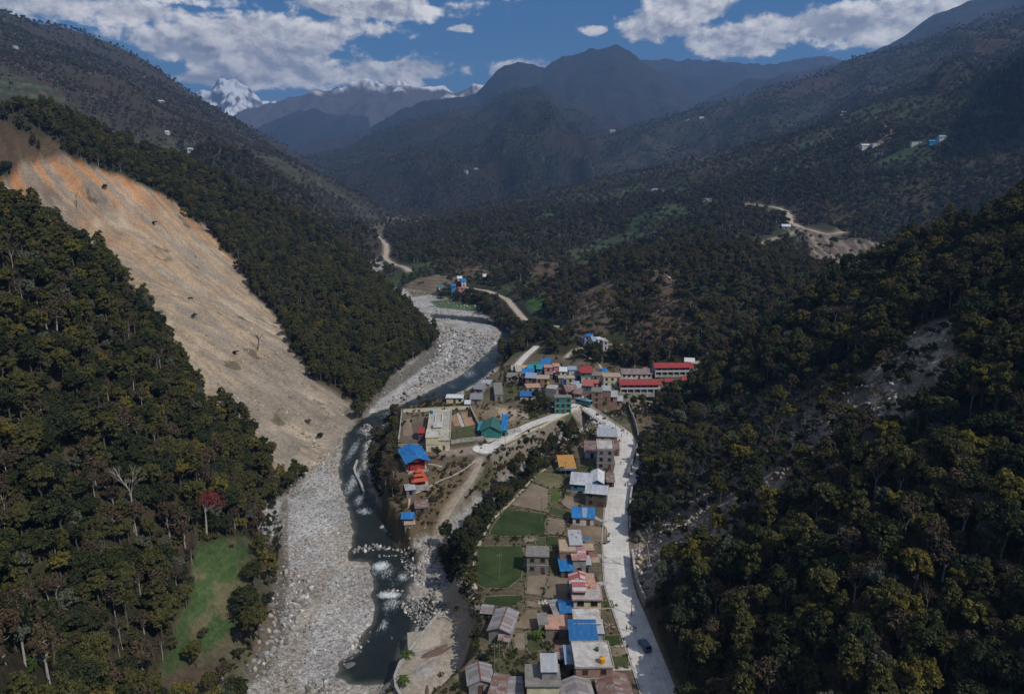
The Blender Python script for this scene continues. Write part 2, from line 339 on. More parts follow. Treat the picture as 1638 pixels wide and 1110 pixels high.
# main roads are levelled into the ground
def world_line(pts, step=3.0, smooth=3):
    """pts: pixels (px, py); returns a dense world polyline on the ground with smoothed height"""
    P = np.array([hit(*q) for q in pts]); out = []
    n = len(P)
    for i in range(n-1):
        p0, p1, p2, p3 = P[max(i-1, 0)], P[i], P[i+1], P[min(i+2, n-1)]
        k = max(2, int(np.hypot(*(p2-p1)[:2])/step))
        for j in range(k):
            t = j/k; out.append(.5*((2*p1)+(-p0+p2)*t+(2*p0-5*p1+4*p2-p3)*t*t+(-p0+3*p1-3*p2+p3)*t**3))
    out.append(P[-1]); out = np.array(out)
    out[:, 2] = T(out[:, 0], out[:, 1]); zz = out[:, 2].copy()
    for _ in range(smooth*4): zz[1:-1] = (zz[:-2]+2*zz[1:-1]+zz[2:])/4
    out[:, 2] = zz
    return out
ROADS = {}
def add_road(name, pts, width, smooth=3, blend=3.0, zfix=None):
    L = world_line(pts, 3.0 if width > 4 else 4.0, smooth)
    if zfix is not None: L[:, 2] = zfix(L)
    hw = width/2
    D, Zl = ldist(L, GX, GY, hw+blend+2)
    m = 1-sst(hw+.3, hw+blend, D)
    TZ[0] = TZ[0]*(1-m)+m*(Zl-.05)
    ROADS[name] = (L, width, D)
add_road('main_road', [(1062,1130),(1043,1075),(1022,1020),(1005,975),(992,940),(987,900),(985,850),(988,800),(997,760),(1003,722),(1001,700),(985,686)], 8.0, 6)
add_road('village_street', [(930,641),(912,655),(880,668),(850,679),(825,691),(800,707),(786,715)], 5.2, 5)
add_road('dirt_track', [(768,732),(762,752),(748,778),(730,798),(716,818),(708,842),(704,858)], 2.6, 4)
add_road('riverside_lane', [(826,586),(842,568),(858,554)], 4.0)
add_road('far_road', [(905,528),(870,520),(838,510),(822,492),(810,478),(790,470),(770,464),(745,460)], 5.0, 4, 4)
add_road('hillside_track', [(1045,304),(1080,310),(1110,316),(1140,322)], 5.0, 4, 4)
add_road('hillside_road', [(1195,327),(1240,332),(1262,344),(1272,358),(1300,368),(1340,373),(1390,380),(1435,386)], 6.0, 4, 5)
add_road('branch_road', [(1278,368),(1255,378),(1228,386),(1200,396)], 4.0, 4, 4)
add_road('valley_road', [(601,372),(612,385),(618,398),(617,412),(632,424),(655,434)], 6.0, 4, 5)
add_road('footpath', [(1005,553),(970,548),(945,552),(918,560),(905,572)], 2.5, 4, 2)
Tfin = TZ[0]
print('terrain', time.time()-T00, GX.shape)
# ---------------------------------------------------------------- colours of the ground (albedo only)
SLIDE_PX = [(-20,262),(30,244),(78,240),(130,258),(190,280),(245,302),(285,325),(300,345),(335,362),(350,392),(385,420),(405,470),(440,500),(470,560),(510,610),(545,632),(578,655),(565,690),(545,712),(500,750),(450,782),(430,760),(380,720),(330,660),(290,590),(240,520),(180,440),(100,360),(40,330),(-20,330)]
SLIDE = [hit(*q) if q[1] < 700 else pz(*q, -9) for q in SLIDE_PX]
# the lower left side of the slide hides behind the near slope: lay it out on the hillside itself
_bf = lambda px, py: hit(px, py)
def band(v, c): return v[..., None]*np.array(c)
def paint():
    h, w = GX.shape
    N1 = fbm(GX/37.+5, GY/37., 5, 41); N2 = fbm(GX/9., GY/9.+3, 4, 43); N3 = fbm(GX/160., GY/160., 4, 47); N4 = pn(GX/2.3, GY/2.3, 49)
    col = np.zeros((h, w, 3)); gravel = np.zeros((h, w)); forest = np.zeros((h, w))
    def C(mask, c): 
        nonlocal col
        m = np.clip(mask, 0, 1)[..., None]; col[:] = col*(1-m)+np.asarray(c)*m
    isfloor = sst(-1.5, 1.5, z0-HZ)
    names = {n: (WHO == i) for i, n in enumerate(HN)}
    # hills
    brown = np.array([.060, .044, .028]); olive = np.array([.036, .038, .020]); dgreen = np.array([.022, .029, .016])
    k = np.clip(.5+N1*.9+N3*.5, 0, 1)[..., None]; base = olive*(1-k)+brown*k
    col[:] = base
    C(np.clip(.3-N3*1.2-N2*.6, 0, 1)*.6, dgreen)
    # left mountain with terraced fields
    far = np.clip((GR-1500)/1500, 0, 1)
    mD = names['D']
    ter = np.sin(Tfin/3.2+N3*3)*.5+.5
    C(mD*.75, [.050, .039, .029])
    fieldD = sst(.02, .30, fbm(GX/260.+9, GY/170., 4, 61)+.25*sst(1700, 1150, GR)-.25*sst(1500, 2000, GR))
    C(mD*fieldD*.9, np.array([.050, .060, .032])[None, None]*(.7+.5*ter[..., None]))
    C(mD*fieldD*sst(.1, .35, N2)*.6, [.15, .11, .07])
    C(mD*sst(.15, .4, RG)*sst(1500, 2100, GR)*.7, [.028, .036, .022])
    C(mD*sst(.12, .45, -RG2)*sst(1300, 1900, GR)*.7, [.12, .066, .042])
    # right hillside
    mJ = names['J']
    C(mJ*.45*np.clip(.5-N3*2, 0, 1), [.035, .050, .025])
    terJ = sst(.15, .45, fbm(GX/120., GY/90., 3, 67))*(GR > 600)
    C(mJ*terJ*.8*(.5+.5*ter), [.055, .085, .04])
    C(mJ*sst(.25, .5, N3)*.6, [.075, .050, .034])
    fieldmask = np.maximum(mD*fieldD*.92, mJ*terJ*.75)
    # far mountains
    for n in ('I', 'I0', 'G', 'G2', 'H', 'F', 'F2', 'E'):
        m = names[n]; k_ = 1.25 if n == 'I' else .8; C(m*.85, np.array([.026, .028, .021])*k_)
        C(m*sst(.0, .3, N3+RG*.5)*.7, np.array([.038, .032, .025])*k_); C(m*sst(.05, .35, -N3)*.7, [.016, .023, .017])
        C(m*sst(.12, .3, fbm(GX/700., GY/700., 4, 71))*.6, np.array([.055, .038, .028])*k_)
        C(m*sst(.34, .5, N1)*.5, [.08, .072, .06])
    dzr = np.gradient(Tfin, axis=0)/np.gradient(GR, axis=0); dza = np.gradient(Tfin, axis=1)/(GR*(AZ[1]-AZ[0]))
    steep = np.hypot(dzr, dza)
    for n in ('F', 'E'):
        m = names[n]; slope_n = RG2*.6+fbm(GX/260., GY/260., 5, 73)
        sl = (430 if n == 'E' else 1060); hi = (760 if n == 'E' else 1260)
        C(m*.9, [.10, .085, .075])
        C(m*sst(sl, hi, Tfin+slope_n*(430 if n == 'E' else 330))*sst(1.3, .7, steep+.5*N1), [.80, .82, .86])
    # near slopes
    mL = names['L'] | names['A']
    C(mL*sst(.0, .35, N1)*.5, [.07, .055, .035])
    mB = names['B']
    # landslide scar
    sB = sdist(SLIDE, GX, GY, 30)+N2*6+N1*5
    # the whole face left of the scar's right edge is bare down to the near slope
    m = sst(-1.5, 1.5, sB)*(mB | (isfloor > .2))
    up = sst(30, 120, Tfin)
    strip = fbm((GX*.93-GY*.37)/70.+N1*.5, (GY*.93+GX*.37)/6.5+N1*1.2, 5, 81)*1.25           # runs of colour down the fall line
    tan = np.array([.37, .28, .185]); org = np.array([.42, .205, .09]); gre = np.array([.245, .215, .175]); pale = np.array([.43, .355, .26])
    edge = np.exp(-np.clip(sB-3, 0, 60)/18.)
    sc = tan*np.ones((h, w, 3)); 
    def S(mk, c):
        nonlocal sc
        q = np.clip(mk, 0, 1)[..., None]; sc = sc*(1-q)+np.asarray(c)*q
    S(sst(50, -5, Tfin+N1*22)*.85, gre); S(edge*up*.75+sst(.04, .24, strip)*.42*up, org); S(sst(.03, .2, -strip)*.75, gre); S(sst(.10, .35, N1)*.6, pale); S(sst(.06, .2, fbm((GX*.93-GY*.37)/34.+7, (GY*.93+GX*.37)/3.2+N1*1.5, 4, 85))*.5, [.20, .165, .125]); S(sst(.25, .4, N4*.6+N2*.5)*.35, [.24, .19, .14])
    S(sst(.34, .44, fbm(GX/22.+4, GY/16., 4, 83))*.8, [.10, .08, .05])
    col[:] = col*(1-m[..., None])+sc*m[..., None]
    slide = m
    # valley floor
    fl = isfloor*(GR < 3500)
    C(fl*(1-slide), [.115, .092, .062]); C(fl*(1-slide)*sst(-.1, .25, N1), [.075, .075, .038]); C(fl*(1-slide)*sst(.15, .4, N2)*.6, [.19, .155, .11])
    low = fl*sst(2.6, 1.0, z0-bed(GY))*(GR < 1000)*(1-slide)
    gcol = np.array([.385, .375, .36])*(1+.20*N2[..., None]+.05*N4[..., None]); gcol = gcol*(1-.35*sst(.0, .4, N1)[..., None]*np.array([.3, .45, .7]))
    C(low, gcol); gravel = np.maximum(gravel, low)
    beach = np.exp(-np.clip(-WSD, 0, 50)/2.2)*(WSD < 1)*low
    C(beach*.5, [.20, .17, .14]); C(sst(-.3, .8, WSD), [.06, .07, .06])
    C(low*sst(.05, .3, fbm(GX/28., GY/40., 4, 91))*.6*(GY < 280), [.31, .27, .225])
    lotm = PZ([(640,1125),(632,1085),(655,1045),(702,985),(690,955),(700,945),(735,945),(752,975),(757,1040),(728,1078),(700,1125)], -8.5)
    lot_ = sst(-2, 1, sdist(lotm, GX, GY, 5)); C(lot_, np.array([.30, .26, .21])*(1+.2*N2[..., None]))
    def area(poly, c, amt=1., soft=1.5, h=None, g=0, clear=1):
        P = [hit(*q) for q in poly] if h is None else [pz(*q, h) for q in poly]
        s = sdist(P, GX, GY, soft+3)+N2*soft*.8
        mk = sst(-soft, soft*.4, s)*amt; C(mk, np.array(c)*(1+.22*N2[..., None]+.12*N4[..., None]))
        return mk
    treeless = np.maximum(np.maximum(slide, fieldmask), lot_)
    # tracks over the gravel
    for q in ([(595,893),(560,900),(525,915),(500,950),(485,985),(470,1030),(462,1075),(455,1115)], [(700,1112),(640,1108),(560,1104),(500,1100),(450,1112)]):
        Lq = [pz(a, b, -11) for a, b in q]; D, _ = ldist(Lq, GX, GY, 10); C(sst(4.2, 2.5, D+N2*1.5)*.85, np.array([.33, .295, .25])*(1+.12*N4[..., None]))
    Lq = [pz(a, b, -8.5) for a, b in [(700,950),(735,965),(748,1000),(745,1035),(715,1065),(680,1090),(660,1115)]]; D, _ = ldist(Lq, GX, GY, 10); C(sst(4.5, 2.5, D+N2)*.9, [.34, .30, .245])
    # near field on the left bank
    t_ = area([(258,1092),(275,1045),(300,985),(312,925),(318,875),(365,866),(412,872),(410,905),(395,955),(370,1005),(330,1045),(290,1085)], [.045, .078, .026], 1, 1.6)
    C(t_*sst(.02, .22, fbm(GX/6.+4, GY/11., 4, 171))*.8, [.125, .105, .060]); tw_ = fbm(GX/26.+1, GY/26., 3, 173)*9; C(t_*sst(.80, 1., np.sin(Tfin*3.0+tw_)*.5+.5)*.55*np.clip(.5+N2*2, 0, 1), [.10, .105, .05]); C(t_*sst(.05, .3, N1+N2*.5)*.6, [.060, .075, .030]); treeless = np.maximum(treeless, t_)
    t2_ = area([(405,868),(450,845),(458,1000),(425,1080),(330,1115),(285,1110),(300,1060),(380,1010),(405,930)], [.10, .09, .055], .8, 2); treeless = np.maximum(treeless, t2_*.95)
    t_ = area([(215,1120),(240,1092),(300,1068),(345,1062),(350,1095),(300,1125)], [.085, .065, .045], 1, 1.5); treeless = np.maximum(treeless, t_)
    # brown terraced top above the scar
    t_ = area([(-40,262),(-40,205),(10,210),(60,222),(110,240),(70,243),(30,248)], [.105, .072, .046], 1, 4)
    C(t_*sst(.6, .8, np.sin(Tfin*1.6)*.5+.5)*.5, [.06, .05, .03]); treeless = np.maximum(treeless, t_)
    # right slope: rockfall and bare scars
    for poly, c in (([(1003,890),(1040,850),(1085,822),(1130,815),(1165,835),(1115,875),(1065,905),(1035,945),(1012,930)], [.36, .31, .255]), ([(1195,740),(1240,700),(1300,650),(1345,620),(1370,650),(1320,690),(1270,730),(1225,760)], [.17, .135, .10]),
                    ([(1412,640),(1430,560),(1470,525),(1520,515),(1512,570),(1480,622),(1445,650)], [.40, .35, .29]), ([(1360,650),(1395,610),(1440,608),(1400,660)], [.17, .135, .10]), ([(1160,790),(1200,760),(1235,745),(1225,780),(1180,815)], [.22, .18, .14])):
        t_ = area(poly, c, 1, 4.5); treeless = np.maximum(treeless, t_*(.7 if poly[0][0] in (1195, 1160, 1360) else 1.0))
    band_ = area([(1003,890),(1040,840),(1100,790),(1180,735),(1260,680),(1340,625),(1420,570),(1470,520),(1520,515),(1525,590),(1470,665),(1395,705),(1320,755),(1245,805),(1170,855),(1095,905),(1035,955),(1012,935)], [.115, .10, .07], .85, 3); C(band_*sst(.0, .22, fbm(GX/9., GY/9., 4, 181)+.06), np.array([.34, .29, .235])*(1+.2*N4[..., None])); treeless = np.maximum(treeless, band_)
    # erosion face below the hillside road
    t_ = area([(1285,372),(1330,380),(1400,388),(1440,395),(1400,425),(1350,450),(1320,440),(1295,405)], [.12, .09, .07], .9, 5); 
    C(t_*sst(.0, .2, fbm(GX/9., GY/60., 3, 95)), [.22, .185, .15]); treeless = np.maximum(treeless, t_*.8)
    for poly in ([(1405,225),(1412,205),(1425,195),(1430,215),(1415,232)], ): area(poly, [.24, .17, .11], 1, 3)
    # brown scrubby faces and terraces on the right hillside
    for poly, c, tr in (([(1010,535),(1040,500),(1075,480),(1105,520),(1100,555),(1060,560)], [.11, .072, .050], .85), ([(925,470),(975,450),(985,490),(970,530),(920,540)], [.12, .092, .062], .8), ([(1040,440),(1075,430),(1080,480),(1050,500)], [.12, .082, .058], .7),
                    ([(845,480),(870,468),(880,490),(850,500)], [.05, .12, .035], 1), ([(690,482),(720,478),(770,488),(765,496),(700,492)], [.055, .11, .035], 1), ([(650,455),(700,440),(740,446),(700,465),(660,475)], [.19, .15, .11], 1), ([(840,440),(880,410),(905,420),(880,455)], [.12, .08, .058], .7),
                    ([(700,415),(760,412),(790,445),(740,440)], [.11, .08, .055], .5), ([(1000,350),(1090,325),(1100,345),(1010,380)], [.045, .075, .032], .8), ([(900,400),(960,380),(990,400),(930,430)], [.05, .075, .035], .8)):
        t_ = area(poly, c, .9, 6 if tr < 1 else 3); C(t_*sst(.55, .85, np.sin(Tfin*2.4+N2)*.5+.5)*.5, [.055, .05, .03]); treeless = np.maximum(treeless, t_*tr)
    # village ground
    Hc = 5
    for poly, c, hh in (([(640,660),(690,655),(690,705),(640,712)], [.14, .11, .08], 3), ([(755,648),(800,645),(850,660),(835,675),(800,682),(760,672)], [.20, .155, .10], 4), ([(795,650),(835,655),(845,665),(810,670)], [.32, .27, .20], 4), ([(640,722),(700,715),(770,712),(760,728),(700,742),(665,745)], [.145, .105, .08], 3),
                    ([(700,722),(765,712),(760,728),(725,735)], [.24, .20, .17], 3), ([(690,748),(740,742),(735,752),(700,760)], [.36, .33, .29], 1), ([(640,765),(700,750),(760,745),(745,785),(700,830),(650,850),(620,810)], [.115, .085, .052], -2),
                    ([(770,735),(850,690),(900,672),(900,680),(860,705),(800,745)], [.20, .17, .14], 0), ([(870,650),(915,635),(945,640),(950,655),(915,655)], [.30, .27, .23], 5), ([(960,628),(1120,620),(1130,645),(1000,650)], [.12, .085, .06], 5), ([(985,610),(1060,612),(1120,595),(1130,610),(1060,628),(990,625)], [.19, .16, .125], 9)):
        area(poly, c, .9, 2.0, hh)
    # gully stones
    gul = [pz(a, b, -7) for a, b in [(1150,648),(1060,658),(985,668),(935,692),(885,712),(822,755),(762,798),(700,842),(655,868),(700,880),(735,850),(800,797),(862,750),(925,708),(960,682),(1000,676),(1060,668),(1150,662)]]
    gm = sst(-1, 1.5, sdist(gul, GX, GY, 6)+N2*2); C(gm*.9, gcol*.8); gravel = np.maximum(gravel, gm*.6)
    # gravel shore, wet side channel by the far bar
    Lq = [pz(a, b, -4) for a, b in [(700,548),(680,572),(650,592),(620,612),(590,632),(565,655)]]; D, _ = ldist(Lq, GX, GY, 14); C(sst(7, 4, D+N2*2)*.85, [.13, .115, .09])
    Lq = [pz(a, b, -10) for a, b in [(455,800),(450,860),(455,905),(445,950),(425,1000),(412,1050)]]; D, _ = ldist(Lq, GX, GY, 14); brush = area([(1035,700),(1090,660),(1180,640),(1270,610),(1350,590),(1370,630),(1290,700),(1200,760),(1140,812),(1080,825),(1040,850),(1012,850),(1012,780)], [.135, .122, .088], .85, 6); treeless = np.maximum(treeless, brush*.97)
    C(sst(2.6, 1.2, D+N2*1.6)*.7, [.14, .11, .085])
    for n, (L_, w_, D) in ROADS.items():
        gravel_ = n in ('dirt_track', 'far_road', 'hillside_track', 'hillside_road', 'branch_road', 'valley_road', 'footpath', 'riverside_lane')
        sh = sst(w_/2+1.8, w_/2, D+N2*.6); C(sh*.8, [.26, .225, .175] if gravel_ else [.16, .13, .095]); treeless = np.maximum(treeless, sst(w_/2+(9 if gravel_ else 2.5), w_/2+(6 if gravel_ else 1), D))
        if GR.max() and n in ('hillside_road', 'valley_road', 'hillside_track', 'branch_road'): C(sst(w_/2+5, w_/2, D)*.7, [.26, .21, .16])
    flatm = fl*(GR < 1000)
    return col, gravel, treeless, flatm, slide
COL, GRAVEL, TREELESS, FLOORM, SLIDEM = paint()
# scar: hollow with gullies down the slope; terraced steps in the far fields
_g = ridged((GY*.93+GX*.37)/17., (GX*.93-GY*.37)/110., 4, 87)
TZ[0] = TZ[0]-SLIDEM*(4.2*(1-_g)+.5+fbm(GX/5., GY/5., 3, 88)*.9+fbm(GX/16., GY/16., 3, 89)*1.5)*np.clip((TZ[0]-bed(GY))/8, 0, 1)
TZ[0] = TZ[0]+GRAVEL*(fbm(GX/2.6, GY/2.6, 2, 93)*.14)*(WSD < -1)
print('paint', time.time()-T00)

MATS = {}
def pmat(name, color, rough=.85, fn=None, metal=0., spec=.3):
    if name in MATS: return MATS[name]
    m = bpy.data.materials.new(name); m.use_nodes = True; t = NT(m.node_tree)
    b = t.n['Principled BSDF']; b.inputs['Roughness'].default_value = rough; b.inputs['Metallic'].default_value = metal
    b.inputs['Specular IOR Level'].default_value = spec
    if color is not None: b.inputs['Base Color'].default_value = (*color, 1)
    if fn: fn(t, b)
    MATS[name] = m; return m
def ground_fn(t, b):
    a = t.new('ShaderNodeAttribute', attribute_name='col'); g = t.new('ShaderNodeAttribute', attribute_name='gravel').outputs['Fac']
    P = t.new('ShaderNodeNewGeometry').outputs['Position']
    n1 = t.noise(P, .9, 6, .65); n2 = t.noise(P, .05, 6, .6); n3 = t.noise(P, 4.0, 3, .6)
    k = t.m('MULTIPLY', t.rng(n1, .28, .72, .62, 1.38), t.rng(n2, .3, .7, .78, 1.22))
    k = t.m('MULTIPLY', k, t.rng(n3, .3, .7, .85, 1.15))
    c = t.vm('SCALE', a.outputs['Color']); t.l.new(k, c.node.inputs['Scale'])
    v = t.voro(P, 2.3, 'F1', 'Color'); vd = t.voro(P, 2.3)
    v2 = t.voro(P, .9, 'F1', 'Color'); vd2 = t.voro(P, .9)
    s = t.sep(v)[0]; s2 = t.sep(v2)[1]
    peb = t.m('MULTIPLY', t.rng(s, 0, 1, .60, 1.4), t.rng(vd, .25, .6, 1.02, .88))
    peb2 = t.m('MULTIPLY', t.rng(s2, 0, 1, .82, 1.18), t.rng(vd2, .35, .7, 1.0, .9))
    pb = t.m('MULTIPLY', peb, peb2)
    kk = t.m('ADD', t.m('MULTIPLY', g, pb), t.m('SUBTRACT', 1.0, g))
    c2 = t.vm('SCALE', c); t.l.new(kk, c2.node.inputs['Scale'])
    t.put(b.inputs['Base Color'], c2)
    bump = t.new('ShaderNodeBump'); bump.inputs['Strength'].default_value = .45; bump.inputs['Distance'].default_value = .4
    hgt = t.m('ADD', t.m('MULTIPLY', n1, t.m('SUBTRACT', 1.0, t.m('MULTIPLY', g, .75))), t.m('MULTIPLY', t.m('MULTIPLY', g, vd), -.35)); t.put(bump.inputs['Height'], hgt)
    t.l.new(bump.outputs[0], b.inputs['Normal'])
M_GROUND = pmat('ground_soil', None, .95, ground_fn, spec=.1)
def grid_mesh(name, i0, i1, mat, kind='structure'):
    Z = TZ[0]; h = i1-i0; w = GX.shape[1]
    co = np.stack([GX[i0:i1], GY[i0:i1], Z[i0:i1]], -1).reshape(-1, 3).astype(np.float32)
    idx = np.arange(h*w).reshape(h, w)
    q = np.stack([idx[:-1, :-1], idx[:-1, 1:], idx[1:, 1:], idx[1:, :-1]], -1).reshape(-1, 4).astype(np.int32)
    q = q[:, ::-1]
    me = bpy.data.meshes.new(name); me.vertices.add(len(co)); me.vertices.foreach_set('co', co.ravel())
    me.loops.add(q.size); me.loops.foreach_set('vertex_index', q.ravel()); me.polygons.add(len(q))
    me.polygons.foreach_set('loop_start', np.arange(0, q.size, 4, dtype=np.int32))
    me.update(calc_edges=True)
    me.polygons.foreach_set('use_smooth', np.ones(len(q), bool))
    ca = me.color_attributes.new('col', 'FLOAT_COLOR', 'POINT')
    ca.data.foreach_set('color', np.concatenate([np.clip(COL[i0:i1], .008, .9).reshape(-1, 3), np.ones((h*w, 1))], 1).astype(np.float32).ravel())
    ga = me.attributes.new('gravel', 'FLOAT', 'POINT'); ga.data.foreach_set('value', GRAVEL[i0:i1].astype(np.float32).ravel())
    me.materials.append(mat); o = bpy.data.objects.new(name, me); SC.collection.objects.link(o); o['kind'] = kind
    return o
iA = int(np.searchsorted(RR, 900)); iB = int(np.searchsorted(RR, 3600))
grid_mesh('ground', 0, iA+1, M_GROUND); grid_mesh('hills', iA, iB+1, M_GROUND); grid_mesh('mountains', iB, len(RR), M_GROUND)
print('mesh', time.time()-T00)
# ---------------------------------------------------------------- mesh helpers
def link(o, parent=None):
    SC.collection.objects.link(o)
    if parent is not None: o.parent = parent
    return o
class MB:
    def __init__(s): s.v = []; s.f = []; s.mi = []; s.mats = []
    def mat(s, m):
        if m not in s.mats: s.mats.append(m)
        return s.mats.index(m)
    def poly(s, pts, m):
        k = len(s.v); s.v += [tuple(p) for p in pts]; s.f.append(tuple(range(k, k+len(pts)))); s.mi.append(s.mat(m))
    def hexa(s, p, m, skip=()):
        """8 corners: bottom 0-3 counter-clockwise, top 4-7"""
        k = len(s.v); s.v += [tuple(q) for q in p]; i = s.mat(m)
        for n, f in enumerate(((3,2,1,0), (4,5,6,7), (0,1,5,4), (1,2,6,5), (2,3,7,6), (3,0,4,7))):
            if n in skip: continue
            s.f.append(tuple(k+q for q in f)); s.mi.append(i)
    def box(s, x0, x1, y0, y1, z0, z1, m, skip=()):
        s.hexa([(x0,y0,z0),(x1,y0,z0),(x1,y1,z0),(x0,y1,z0),(x0,y0,z1),(x1,y0,z1),(x1,y1,z1),(x0,y1,z1)], m, skip)
    def cyl(s, x, y, z0, z1, r0, r1, m, n=8, cap=True):
        k = len(s.v); i = s.mat(m)
        for z, r in ((z0, r0), (z1, r1)):
            for a in range(n): s.v.append((x+r*math.cos(a*2*math.pi/n), y+r*math.sin(a*2*math.pi/n), z))
        for a in range(n): s.f.append((k+a, k+(a+1) % n, k+n+(a+1) % n, k+n+a)); s.mi.append(i)
        if cap: s.f.append(tuple(k+n+a for a in range(n))); s.mi.append(i); s.f.append(tuple(k+n-1-a for a in range(n))); s.mi.append(i)
    def tube(s, a, b, r0, r1, m, n=5):
        a = Vector(a); b = Vector(b); d = (b-a)
        if d.length < 1e-6: return
        q = d.to_track_quat('Z', 'Y'); k = len(s.v); i = s.mat(m)
        for c, r in ((a, r0), (b, r1)):
            for j in range(n): s.v.append(tuple(c+q @ Vector((r*math.cos(j*2*math.pi/n), r*math.sin(j*2*math.pi/n), 0))))
        for j in range(n): s.f.append((k+j, k+(j+1) % n, k+n+(j+1) % n, k+n+j)); s.mi.append(i)
        s.f.append(tuple(k+n+j for j in range(n))); s.mi.append(i)
    def mesh(s, name, smooth=False):
        me = bpy.data.meshes.new(name); me.from_pydata(s.v, [], s.f)
        for m in s.mats: me.materials.append(m)
        me.polygons.foreach_set('material_index', s.mi)
        if smooth: me.polygons.foreach_set('use_smooth', [True]*len(s.f))
        me.update(); return me
    def build(s, name, parent=None, smooth=False):
        return link(bpy.data.objects.new(name, s.mesh(name, smooth)), parent)
def tag(o, label, cat, group=None, kind=None):
    if label: o['label'] = label
    if cat: o['category'] = cat
    if group: o['group'] = group
    if kind: o['kind'] = kind
    return o
def empty(name, loc, rz=0, label=None, cat=None, group=None):
    o = bpy.data.objects.new(name, None); o.location = loc; o.rotation_euler = (0, 0, rz); o.empty_display_size = 1
    link(o); return tag(o, label, cat, group)
def nz(name, color, rough=.9, amp=.3, scale=1.2, c2=None, obj=False, spec=.2, metal=0, bump=0.0):
    """plain weathered material: colour with two scales of mottling"""
    def fn(t, b):
        P = t.new('ShaderNodeTexCoord').outputs['Object'] if obj else t.new('ShaderNodeNewGeometry').outputs['Position']
        n = t.noise(P, scale, 5, .65); n2 = t.noise(P, scale*6, 3, .6)
        k = t.m('MULTIPLY', t.rng(n, .3, .7, 1-amp, 1+amp), t.rng(n2, .3, .7, 1-amp*.4, 1+amp*.4))
        base = color if c2 is None else t.mix(t.rng(t.noise(P, scale*.6, 4, .7), .42, .62), color, c2)
        if c2 is None: base = t.mix(0, color, color)
        c = t.vm('SCALE', base); t.l.new(k, c.node.inputs['Scale']); t.put(b.inputs['Base Color'], c)
        if bump:
            bp = t.new('ShaderNodeBump'); bp.inputs['Strength'].default_value = bump; bp.inputs['Distance'].default_value = .1
            t.put(bp.inputs['Height'], n2); t.l.new(bp.outputs[0], b.inputs['Normal'])
    return pmat(name, None, rough, fn, metal, spec)
M_CONC = nz('concrete', (.40, .385, .36), .9, .25, .8, (.30, .285, .26))
M_CONCD = nz('dark_concrete', (.20, .19, .175), .9, .3, .8)
M_STONE = nz('stone_masonry', (.26, .235, .205), .95, .35, 2.5, (.15, .13, .11), bump=.6)
def road_fn(t, b):
    P = t.new('ShaderNodeNewGeometry').outputs['Position']
    s = t.new('ShaderNodeAttribute', attribute_name='along').outputs['Fac']
    w = t.new('ShaderNodeAttribute', attribute_name='across').outputs['Fac']
    slab = t.m('FLOOR', t.m('DIVIDE', s, 4.0)); side = t.m('GREATER_THAN', w, 0.0)
    wn = t.new('ShaderNodeTexWhiteNoise', noise_dimensions='2D'); t.put(wn.inputs['Vector'], t.comb(slab, side, 0)); 
    tyre = t.m('MULTIPLY', t.m('EXPONENT', t.m('MULTIPLY', t.m('POWER', t.m('SUBTRACT', t.m('ABSOLUTE', t.m('SUBTRACT', t.m('ABSOLUTE', w), 1.7)), .75), 2), -9.0)), t.rng(t.noise(P, .25, 3), .4, .6, .02, .12)); crack = t.m('MULTIPLY', t.m('LESS_THAN', t.voro(t.vm('ADD', P, t.noise(P, .8, 3, .6, 0, 1)), .28, 'DISTANCE_TO_EDGE'), .012), .22)
    tone = t.m('SUBTRACT', t.m('SUBTRACT', t.rng(wn.outputs['Value'], 0, 1, .93, 1.05), tyre), crack)
    fr = t.m('FRACT', t.m('DIVIDE', s, 4.0)); joint = t.m('MAXIMUM', t.m('LESS_THAN', fr, .03), t.m('LESS_THAN', t.m('ABSOLUTE', w), .06))
    dirt = t.rng(t.noise(P, .35, 6, .7), .42, .75, 0, .55); edge = t.rng(t.m('ABSOLUTE', w), 2.6, 4.2, 0, .6)
    dirt = t.m('MULTIPLY', t.m('ADD', dirt, t.m('MULTIPLY', edge, t.rng(t.noise(P, 1.2, 4, .6), .35, .65))), 1.0, clamp=True)
    c = t.mix(dirt, (.60, .585, .55), (.36, .32, .265))
    k = t.m('MULTIPLY', tone, t.m('SUBTRACT', 1.0, t.m('MULTIPLY', joint, .18))); k = t.m('MULTIPLY', k, t.rng(t.noise(P, 7, 3), .3, .7, .9, 1.1))
    q = t.vm('SCALE', c); t.l.new(k, q.node.inputs['Scale']); t.put(b.inputs['Base Color'], q)
M_ROAD = pmat('road_concrete', None, .85, road_fn, spec=.2)
M_DIRT = nz('packed_dirt', (.34, .29, .23), .95, .22, .7, (.26, .215, .165))
M_DIRTP = nz('pale_dirt_road', (.42, .36, .285), .95, .2, .3, (.33, .275, .21))
